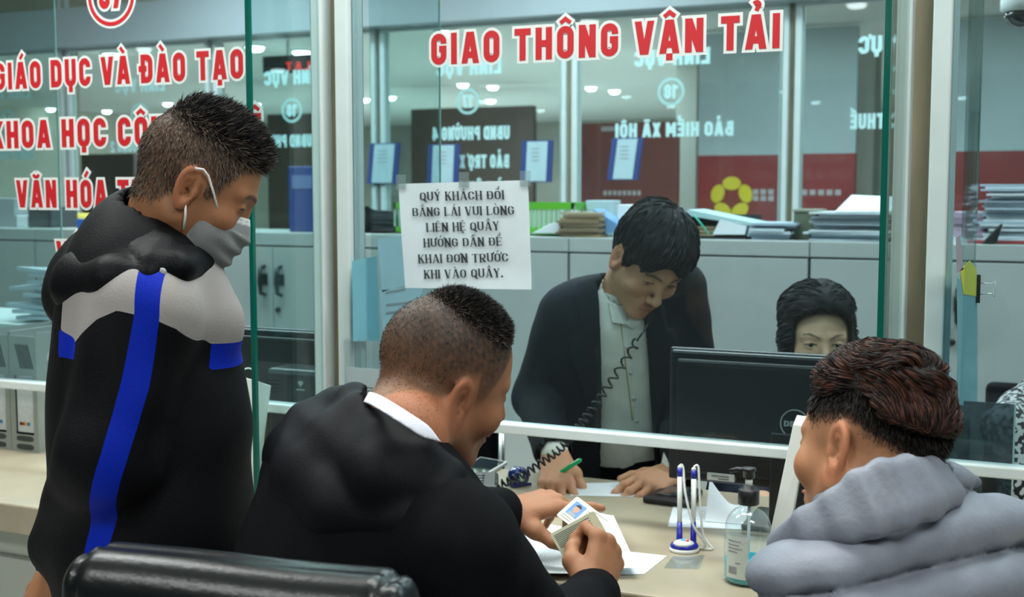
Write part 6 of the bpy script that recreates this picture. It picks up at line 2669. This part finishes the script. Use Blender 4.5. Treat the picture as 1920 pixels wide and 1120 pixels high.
BLUEB = mat('blue_binder', (.010, .045, .22), .4)
b_, e_ = boxpx('ring_binder', 'dark blue ring binder standing on the cabinet left of the white post', 'binder', 540, 592, 312, 4.62, .26, BLUEB)
MB().box((e_[0] + .02, 4.617, e_[2] - .10), (e_[1] - .02, 4.62, e_[2] - .04)).build('spine_label', mat('binder_label', (.10, .16, .36), .6), b_)
b_, e_ = boxpx('storage_box', 'small bright blue box on the cabinet by the standing man', 'box', 143, 176, 411, 4.6, .15, mat('bright_blue', (.01, .10, .42), .5))
for k, (x0, x1, yt, m, lab) in enumerate([(96, 132, 396, mat('yellow_bag', (.62, .50, .06), .6), 'yellow tape roll, left of the pair on the cabinet'), (134, 182, 400, mat('yellow_bag', (.62, .50, .06), .6), 'yellow tape roll, right of the pair on the cabinet')]):
    a, b = onY(x0, yt, 4.905), onY(x1, yt, 4.905)
    r = (b[0] - a[0]) / 2
    t = thing('tape_roll', lab, 'tape roll', ((a[0] + b[0]) / 2, 4.905, ZC), 'yellow tape rolls')
    MB().lathe([(r * .55, 0), (r, 0), (r, a[2] - ZC), (r * .55, a[2] - ZC)], ((a[0] + b[0]) / 2, 4.905, ZC), 28).build('roll', m, t)
    MB().lathe([(r * .3, .002), (r * .54, .002), (r * .54, a[2] - ZC - .004), (r * .3, a[2] - ZC - .004)], ((a[0] + b[0]) / 2, 4.905, ZC), 20).build('core', mat('kraft', (.30, .20, .11), .7), t)
DKBOX = mat('dark_box', (.06, .065, .07), .6)
for x0, x1, yt, m, lab, nm in [(52, 90, 388, DKBOX, 'dark grey box on the cabinet at the far left', 'storage_box'), (-8, 26, 372, mat('grey_box', (.30, .33, .34), .6), 'pale grey box cut by the left edge of the photo', 'storage_box'), (92, 96, 394, DKBOX, 'thin dark folder standing beside the yellow tape roll', 'folder'),
                               (30, 50, 404, PAPER, 'white carton between the grey boxes at the far left', 'carton'), (182, 240, 418, PAPER, 'low white carton behind the hood of the standing man', 'carton')]:
    boxpx(nm, lab, 'box' if nm != 'folder' else 'folder', x0, x1, yt, 4.62, .18, m)
# black cap
a, b = onY(660, 437, 4.62), onY(732, 437, 4.62)
cx_, w_ = (a[0] + b[0]) / 2, (b[0] - a[0])


def capfn(p):
    d = el(p, (cx_ + .02, 4.70, ZC + .045), (w_ * .38, .10, .055))
    d = sm(d, rc(p, (cx_ - w_ * .10, 4.68, ZC + .06), (cx_ - w_ * .22, 4.66, onY(690, 386, 4.66)[2] - .012), .035, .012), .03)
    d = sm(d, el(p, (cx_ - w_ * .30, 4.66, ZC + .012), (w_ * .22, .07, .014)), .02)
    return np.maximum(d + .003 * Noise(40, 3)(p), ZC + .001 - p[:, 2])


o = garment('cap', capfn, np.array([a[0] - .05, 4.5, ZC - .02]), np.array([b[0] + .05, 4.9, ZC + .25]), .008, BLACKCLOTH(), None)
tag(o, 'black cloth cap lying on the cabinet between the white post and the notice', 'cap')
# green baskets
GREEN = mat('green_plastic_basket', (.10, .42, .02), .4)
PALEG = mat('pale_basket_slat', (.38, .52, .40), .5)
for x0, x1, yt, lab in [(737, 868, 380, 'green plastic basket mostly hidden behind the notice'), (880, 1076, 380, 'green plastic basket of pale ribs right of the notice')]:
    Y0, dp = 4.66, .24
    a, b = onY(x0, yt, Y0), onY(x1, yt, Y0)
    zt = (a[2] + b[2]) / 2
    t = thing('basket', lab, 'basket', ((a[0] + b[0]) / 2, Y0 + dp / 2, ZC), 'green baskets on the cabinets')
    mb = MB()
    for (p0, p1) in (((a[0], Y0), (b[0], Y0 + .012)), ((a[0], Y0 + dp - .012), (b[0], Y0 + dp)), ((a[0], Y0), (a[0] + .012, Y0 + dp)), ((b[0] - .012, Y0), (b[0], Y0 + dp))):
        mb.box((p0[0], p0[1], zt - .028), (p1[0], p1[1], zt))
        mb.box((p0[0], p0[1], ZC), (p1[0], p1[1], ZC + .03))
    mb.box((a[0], Y0, ZC), (b[0], Y0 + dp, ZC + .006))
    mb.build('rim_and_base', GREEN, t)
    mb = MB()
    n = int((b[0] - a[0]) / .022)
    for k in range(n + 1):
        x = a[0] + .002 + (b[0] - a[0] - .008) * k / n
        for yy in (Y0 + .002, Y0 + dp - .008):
            mb.box((x, yy, ZC + .02), (x + .008, yy + .006, zt - .01))
    mb.build('ribs', PALEG, t)
# folders and papers, one object per folder
KRAFT = mat('kraft_folder', (.33, .25, .14), .7, var=.1)
BLUEF = mat('blue_folder', (.14, .30, .55), .5, var=.05)
GREYF = mat('grey_blue_folder', (.26, .33, .42), .6, var=.15)
LILAC = mat('lilac_folder', (.40, .30, .40), .6, var=.08)
STK = [mat('sheaf_pale', (.56, .64, .70), .7, var=.06), mat('sheaf_blue', (.36, .45, .54), .7, var=.06), mat('sheaf_white', (.60, .66, .70), .7), mat('sheaf_dark', (.24, .29, .34), .7)]


def stack(n, x0, x1, ytop, Y, depth, label, group, mats, seed, jit=.012, name='document_folder', z0=ZC, tilt=0.0):
    a, b = onY(x0, ytop, Y), onY(x1, ytop, Y)
    H = (a[2] + b[2]) / 2 - z0
    r = random.Random(seed)
    th = H / n
    for k in range(n):
        j0, j1, j2 = (r.uniform(-jit, jit) for _ in range(3))
        an = r.uniform(-.05, .05)
        cx_, cy_ = (a[0] + b[0]) / 2 + j0, Y + depth / 2 + j1
        w2, d2 = (b[0] - a[0]) / 2 + j2, depth / 2 - .012
        M = np.array([[math.cos(an), math.sin(an), 0], [-math.sin(an), math.cos(an), 0], [0, 0, 1]])
        g = []
        for u in range(7):
            row = []
            for v in range(2):
                lx, ly = (u / 6 * 2 - 1) * w2, (v * 2 - 1) * d2
                q = np.array([lx, ly, 0]) @ M + np.array([cx_, cy_, z0 + th * k + .0004 + .0004 * math.sin(u * 2)])
                row.append(q)
            g.append(row)
        o = MB().sheet(g, max(.001, th - .0012)).build(name, mats[r.randrange(len(mats))])
        tag(o, label, 'folder', group)


stack(13, 1518, 1665, 398, 4.56, .30, 'crumpled grey folder in the low document stack left of the right hand post', 'folders of the low document stack', STK, 3, .016)
stack(24, 1848, 1990, 345, 4.56, .30, 'grey folder in the tall document stack at the right edge', 'folders of the tall document stack', STK, 4, .014, z0=ZC + .012)
tag(MB().box((onY(1830, 445, 4.55)[0], 4.55, ZC), (onY(1990, 445, 4.55)[0], 4.86, ZC + .011)).build('folder', mat('red_folder', (.30, .02, .03), .5), None, .002), 'dark red folder under the tall document stack', 'folder')
stack(5, 1786, 1846, 398, 4.60, .28, 'lilac folder beside the right hand post', 'lilac folders', [LILAC, mat('mauve_folder', (.30, .20, .28), .6), STK[0]], 5, .004)
stack(9, 1046, 1118, 398, 4.52, .125, 'brown kraft folder in the bundle right of the green basket', 'brown folders', [KRAFT, mat('kraft_dark', (.24, .17, .10), .7), mat('kraft_pale', (.42, .35, .24), .7)], 6, .010)
stack(6, 1404, 1484, 418, 4.58, .28, 'blue grey folder in the flat pile between the tray and the olive box', 'flat blue grey folders', [GREYF, STK[0], STK[1]], 8, .014)
c = [onY(x, y, 4.6) for x, y in [(1566, 398), (1690, 398), (1692, 372), (1586, 367)]]
tag(MB().prism([c[0], c[1], c[2] + np.array([0, .14, 0]), c[3] + np.array([0, .14, 0])], (0, -.004, .003)).build('paper_sheet', PAPER), 'white printed sheet propped on the low document stack', 'paper')
b_, e_ = boxpx('file_box', 'olive green file box beside the low document stack', 'file box', 1488, 1530, 394, 4.66, .2, mat('olive_box', (.10, .115, .075), .6))
MB().box((e_[0] - .002, 4.655, e_[2] - .006), (e_[1] + .004, 4.87, e_[2] + .002)).build('lid', mat('olive_lid', (.26, .27, .20), .6), b_)
boxpx('carton', 'small white carton behind the hair of the man in the suit', 'box', 1158, 1202, 384, 4.70, .12, PAPER)
boxpx('carton', 'pale teal carton behind the blue folder', 'box', 1098, 1146, 376, 4.78, .12, PALEP)
c = [onY(x, y, 4.60) for x, y in [(1110, 437), (1164, 437), (1158, 420), (1112, 392)]]
tag(MB().prism(c, (0, .12, 0)).build('folder', BLUEF, None, .002), 'bright blue folder leaning on the brown bundle', 'folder')
c = [onY(x, y, 4.56) for x, y in [(996, 438), (1052, 438), (1050, 416), (1030, 420)]]
tag(MB().prism(c, (0, .085, 0)).build('envelope', PAPER, None, .003), 'white padded envelope in front of the green basket', 'envelope')
# desk tray with a slanting folder and green string
a, b = onY(1290, 440, 4.60), onY(1398, 440, 4.60)
t = thing('document_tray', 'document tray with a slanting folder tied by green string', 'tray', ((a[0] + b[0]) / 2, 4.7, ZC))
zt = onY(1300, 404, 4.6)[2]
mb = MB()
mb.box((a[0], 4.60, ZC), (b[0], 4.86, ZC + .008))
mb.box((a[0], 4.60, ZC), (a[0] + .01, 4.86, zt))
mb.box((a[0], 4.85, ZC), (b[0], 4.86, zt))
mb.build('tray_frame', BLACK, t)
c = [onY(x, y, 4.60) for x, y in [(1284, 404), (1412, 424), (1416, 419), (1290, 393)]]
MB().prism(c, (0, .24, 0)).build('slanting_folder', mat('pale_green_folder', (.40, .58, .60), .6), t)
c = [onY(x, y, 4.595) for x, y in [(1336, 440), (1396, 440), (1400, 424), (1350, 412)]]
MB().prism(c, (0, .2, 0)).build('white_file', PAPER, t)
MB().tube([onY(1302, 404, 4.592), onY(1318, 424, 4.588), onY(1330, 440, 4.59)], .003, 6).build('string', mat('green_string', (.05, .55, .40), .6), t)
mb = MB()
for k in range(3):
    mb.box((a[0] + .014, 4.62, ZC + .010 + .014 * k), (a[0] + .10, 4.84, ZC + .020 + .014 * k))
mb.build('inner_files', KRAFT, t)
a, b = onY(1845, 446, 4.52), onY(1880, 446, 4.52)
tag(MB().prism([(a[0] - .01, 4.51, ZC), (b[0] - .02, 4.51, ZC), (b[0], 4.51, ZC + .075), (a[0] + .045, 4.51, ZC + .065)], (0, .035, 0)).build('stapler', BLACK, None, .006), 'black stapler leaning on the tall document stack', 'stapler')

# ---- left service place: file organiser, plastic folders, screen and printer
ORG = mat('organiser_grey', (.30, .34, .32), .5)
ORGD = mat('organiser_hole', (.05, .06, .06), .6)
oY = 2.338
xr = onY(72, 800, oY)[0]
zt = onY(60, 632, oY)[2]
for k in range(2):
    x1 = xr - .098 * k
    x0 = x1 - .096
    t = thing('file_organiser', 'grey magazine file with ink boxes, %s' % ('right one of the pair' if k == 0 else 'cut by the left edge of the photo'), 'file organiser', (x0 + .048, oY + .13, ZT), 'grey magazine files')
    mb = MB()
    mb.box((x0, oY + .0031, ZT), (x0 + .003, oY + .2469, zt + .01))
    mb.box((x1 - .003, oY + .0031, ZT), (x1, oY + .2469, zt + .01))
    mb.box((x0 + .003, oY + .0031, ZT), (x1 - .003, oY + .2469, ZT + .004))
    mb.box((x0, oY + .247, ZT), (x1, oY + .25, zt + .01))
    mb.box((x0, oY, ZT), (x1, oY + .003, ZT + .045))
    mb.box((x0, oY, zt - .105), (x1, oY + .003, zt))
    mb.box((x0, oY, ZT + .045), (x0 + .016, oY + .003, zt - .105))
    mb.box((x1 - .016, oY, ZT + .045), (x1, oY + .003, zt - .105))
    mb.build('shell', ORG, t)
    mb = MB()
    for j in range(7):
        s0 = x0 + .022 + j * .007
        mb.prism([(s0, oY - .0006, zt - .022), (s0 + .004, oY - .0006, zt - .022), (s0 + .022, oY - .0006, zt - .085), (s0 + .018, oY - .0006, zt - .085)], (0, .0006, 0))
    for zz in (ZT + .012, ZT + .034):
        el_ = [(x0 + .048 + (.020 + .011 * (1 if math.cos(q_) > 0 else -1) * 0) * 0 + .030 * math.copysign(abs(math.cos(q_)) ** .5, math.cos(q_)), oY - .0006, zz + .0075 * math.copysign(abs(math.sin(q_)) ** .7, math.sin(q_))) for q_ in np.linspace(0, 2 * math.pi, 20, endpoint=False)]
        mb.prism(el_, (0, .0006, 0))
    mb.build('cut_outs', ORGD, t)
    if k == 0:
        mb = MB()
        rd = random.Random(4)
        for zz in np.arange(ZT + .025, zt - .01, .037):
            for yy in (oY + .05, oY + .115, oY + .18, oY + .225):
                rr_ = .015
                yo = yy + (.018 if int((zz - ZT) / .037) % 2 else 0)
                if yo > oY + .235:
                    continue
                mb.prism([(x1 + .0004, yo + rr_ * math.cos(q_), zz + rr_ * math.sin(q_)) for q_ in np.linspace(0, 2 * math.pi, 18, endpoint=False)], (.0005, 0, 0))
        mb.build('round_holes', mat('paper_behind_holes', (.48, .52, .54), .6), t)
    ib = MB().box((x0 + .018, oY + .006, ZT + .05), (x1 - .018, oY + .2, zt - .108)).build('ink_box', mat('ink_carton', (.60, .66, .70), .5, var=.1, vscale=90), t)
    box('blue_band', (x0 + .018, oY + .0045, zt - .135), (x1 - .018, oY + .006, zt - .118), mat('ink_blue', (.05, .20, .55), .5), ib)
    mb = MB()
    for j, cc_ in enumerate([(.02, .02, .02), (.6, .02, .05), (.6, .5, .02), (.02, .2, .5)]):
        box('colour_mark', (x0 + .026 + j * .009, oY + .0045, ZT + .068), (x0 + .034 + j * .009, oY + .006, ZT + .076), mat('ink_mark_%s' % ['black', 'magenta', 'yellow', 'cyan'][j], cc_, .5), ib)
# low cupboard with a heap of plastic folders
t = thing('low_cupboard', 'low grey cupboard behind the magazine files', 'cupboard', (-3.25, 3.2, 0))
box('body', (-4.1, 3.0, 0), (-2.62, 3.4, 1.02), CAB, t, .004)
box('top', (-4.11, 2.99, 1.02), (-2.61, 3.41, 1.04), WHITE, t, .003)
PLF = mat('milky_plastic', (.50, .60, .68), .25, var=.10, vscale=6)
rd = random.Random(9)
for k in range(9):
    z0 = 1.048 + .020 * k
    xc = -2.98 + rd.uniform(-.06, .06) - .03 * k * .4
    g = []
    an = rd.uniform(-.25, .25)
    sz = .20 - .008 * k
    for u in range(8):
        row = []
        for v in range(6):
            lx, ly = (u / 7 * 2 - 1) * sz * 1.25, (v / 5 * 2 - 1) * sz * .75
            row.append((xc + lx * math.cos(an) - ly * math.sin(an), 3.19 + lx * math.sin(an) * .4 + ly * math.cos(an), z0 + .004 * math.sin(u + k) * math.cos(v)))
        g.append(row)
    tag(MB().sheet(g, .012).build('plastic_folder', PLF), 'milky plastic folder in the heap behind the magazine files', 'folder', 'heap of plastic folders')
monitor('dark computer monitor behind the green edged divider at the left place', (392, 611), (642, 624), 2.50, .86)
a, b = onY(504, 690, 2.385), onY(668, 700, 2.385)
t = thing('printer', 'black desktop printer with a small white emblem in front of the left monitor', 'printer', ((a[0] + b[0]) / 2, 2.43, ZT))
zt = a[2]
MB().box((a[0], 2.385, ZT), (b[0], 2.475, zt)).build('body', BLACK, t, .005)
MB().box((a[0] + .002, 2.380, zt - .012), (b[0] - .002, 2.386, zt - .002)).build('top_band', mat('dark_grey_plastic', (.10, .11, .12), .35), t)
mb = MB()
for k in range(9):
    mb.box((a[0] + .004, 2.3838, ZT + .02 + .016 * k), (b[0] - .004, 2.3855, ZT + .022 + .016 * k))
mb.build('rib_lines', BLACKM, t)
pc = onY(563, 722, 2.382)
mb = MB()
mb.prism([(pc[0] - .008, 2.3835, pc[2] + .005), (pc[0] - .005, 2.3835, pc[2] + .009), (pc[0] + .005, 2.3835, pc[2] + .009), (pc[0] + .008, 2.3835, pc[2] + .005), (pc[0], 2.3835, pc[2] - .005)], (0, -.0006, 0))
for k in range(7):
    mb.box((pc[0] - .012 + .0034 * k, 2.3829, pc[2] - .014), (pc[0] - .0096 + .0034 * k, 2.3835, pc[2] - .010))
mb.build('emblem', mat('pale_emblem', (.45, .48, .48), .5), t)

# ---- seats


def star_base(t, c, zs, m, n=5, r=.30):
    MB().tube([(c[0], c[1], .09), (c[0], c[1], zs - .03)], [.03, .025], 14).build('gas_column', STEEL, t)
    for k in range(n):
        a = 2 * math.pi * k / n + .3
        e = np.array([c[0] + r * math.cos(a), c[1] + r * math.sin(a), .065])
        leg = MB().tube([(c[0], c[1], .10), e], [.026, .016], 10).build('base_arm', m, t)
        MB().lathe([(.022, -.012), (.026, -.008), (.026, .008), (.022, .012)], (e[0], e[1], .027), 16, M=[(-math.sin(a), math.cos(a), 0), (0, 0, 1), (math.cos(a), math.sin(a), 0)]).build('caster', BLACKM, leg)


LEATHER = mat('black_leather', (.004, .0052, .0065), .30, bump=.10, bscale=180, spec=.32)
bl, br = W(128, 1068, 1.40), W(772, 1118, 1.285)
bax = nrm([(br - bl)[0], (br - bl)[1], 0])
bfw = np.array([-bax[1], bax[0], 0])
wB = np.linalg.norm((br - bl)[:2])
cB = (bl + br) / 2
zB = cB[2] + .022
MBK = np.stack([bax, bfw, np.array([0, 0, 1.0])])
cback = np.array([cB[0], cB[1], zB - .27])
leathern = Noise(30, 201)


def backrest(p):
    l = (p - cback.astype(f4)) @ MBK.T.astype(f4)
    q = p.copy()
    lx = l[:, 0]
    ly = l[:, 1] - .10 * (l[:, 2] / .3) ** 2 * .2
    g = np.stack([lx, ly, l[:, 2]], 1)
    d = rbox(g, (0, 0, 0), (wB / 2, .050, .27), .040)
    tuft = np.exp(-((np.abs(lx) - wB / 2 + .028) / .006) ** 2)
    d = d + .007 * tuft + .003 * leathern(p) + .004 * np.exp(-((l[:, 2] - .12) / .01) ** 2) + .0025 * np.exp(-((ly + .0) / .008) ** 2) * (l[:, 2] > .2)
    return d


t = thing('office_chair', 'black leather office chair of the seated man, its glossy back nearest the camera', 'chair', (-.88, 1.25, 0))
Lo, Hi = cback - np.array([.36, .36, .36]), cback + np.array([.36, .36, .36])
garment('backrest', backrest, Lo, Hi, .007, LEATHER, t)
seatc = np.array([-.86, 1.30, .445])
garment('seat', lambda p: rbox((p - seatc.astype(f4)) @ MBK.T.astype(f4), (0, 0, 0), (.25, .24, .045), .04), seatc - .4, seatc + .4, .012, LEATHER, t)
MB().tube([seatc + bfw * -.2 + np.array([0, 0, -.03]), cback + bfw * -.03 + np.array([0, 0, -.24]), cback + bfw * -.045 + np.array([0, 0, -.05])], .022, 10).build('back_bracket', BLACK, t)
star_base(t, seatc, .42, BLACK)

cS = np.array([-.02, 1.25, .40])
t = thing('stool', 'round black stool under the man in the quilted jacket', 'stool', (cS[0], cS[1], 0))
MB().lathe([(.10, -.03), (.19, -.025), (.20, .0), (.19, .02), (.12, .028)], cS + np.array([0, 0, .0]), 30).build('seat', LEATHER, t)
star_base(t, cS, .38, BLACK, 5, .26)

# office chair standing behind the counter between the two places
a, b = W(850, 800, 3.25), W(944, 806, 3.22)
t = thing('office_chair', 'black office chair behind the counter, next to the head of the seated man', 'chair', (a[0] + .05, a[1] + .25, 0))
cx_, cy_ = (a[0] + b[0]) / 2, (a[1] + b[1]) / 2
MB().box((cx_ - .20, cy_ - .02, .56), (b[0] - .012, cy_ + .05, a[2] + .02)).build('backrest', BLACKCLOTH(), t, .02, 3)
MB().box((cx_ - .22, cy_ + .03, .42), (b[0] - .02, cy_ + .48, .49)).build('seat', BLACKCLOTH(), t, .02, 3)
MB().tube([(b[0], cy_, .46), (b[0], cy_, a[2] + .01)], .010, 10).build('side_tube', STEEL, t)
star_base(t, (cx_, cy_ + .25), .42, BLACK)
c = np.array([J['pelvis'][0], J['pelvis'][1], 0])
for nm, PJ in (('woman behind the monitor', E_), ('person in tweed', G_)):
    lx, ly = PJ.location.x, PJ.location.y
    zp = .50
    t = thing('office_chair', 'black office chair of the ' + nm, 'chair', (lx, ly, 0))
    MB().box((lx - .22, ly - .20, .33), (lx + .22, ly + .22, .40)).build('seat', BLACKCLOTH(), t, .02, 3)
    MB().box((lx - .20, ly + .24, .45), (lx + .20, ly + .29, .95)).build('backrest', BLACKCLOTH(), t, .02, 3)
    MB().tube([(lx, ly + .15, .34), (lx, ly + .29, .36), (lx, ly + .30, .6)], .02, 10).build('back_bracket', BLACK, t)
    star_base(t, (lx, ly), .34, BLACK)

# ---- dome camera
p = onY(1916, 6, 4.0)
t = thing('dome_camera', 'white dome security camera with a black eye hanging at the upper right corner', 'security camera', p)
MB().tube([(p[0], p[1], p[2] + .03), (p[0], p[1], 3.0)], .014, 10).build('drop_tube', WHITE, t)
MB().lathe([(.030, .05), (.055, .045), (.060, .01), (.060, -.02), (.052, -.026)], p, 28).build('housing', WHITE, t)
MB().lathe([(.050, -.024), (.047, -.045), (.036, -.062), (.018, -.072), (.004, -.075)], p, 28).build('dome_eye', mat('black_dome', (.006, .006, .008), .08, coat=.5), t)
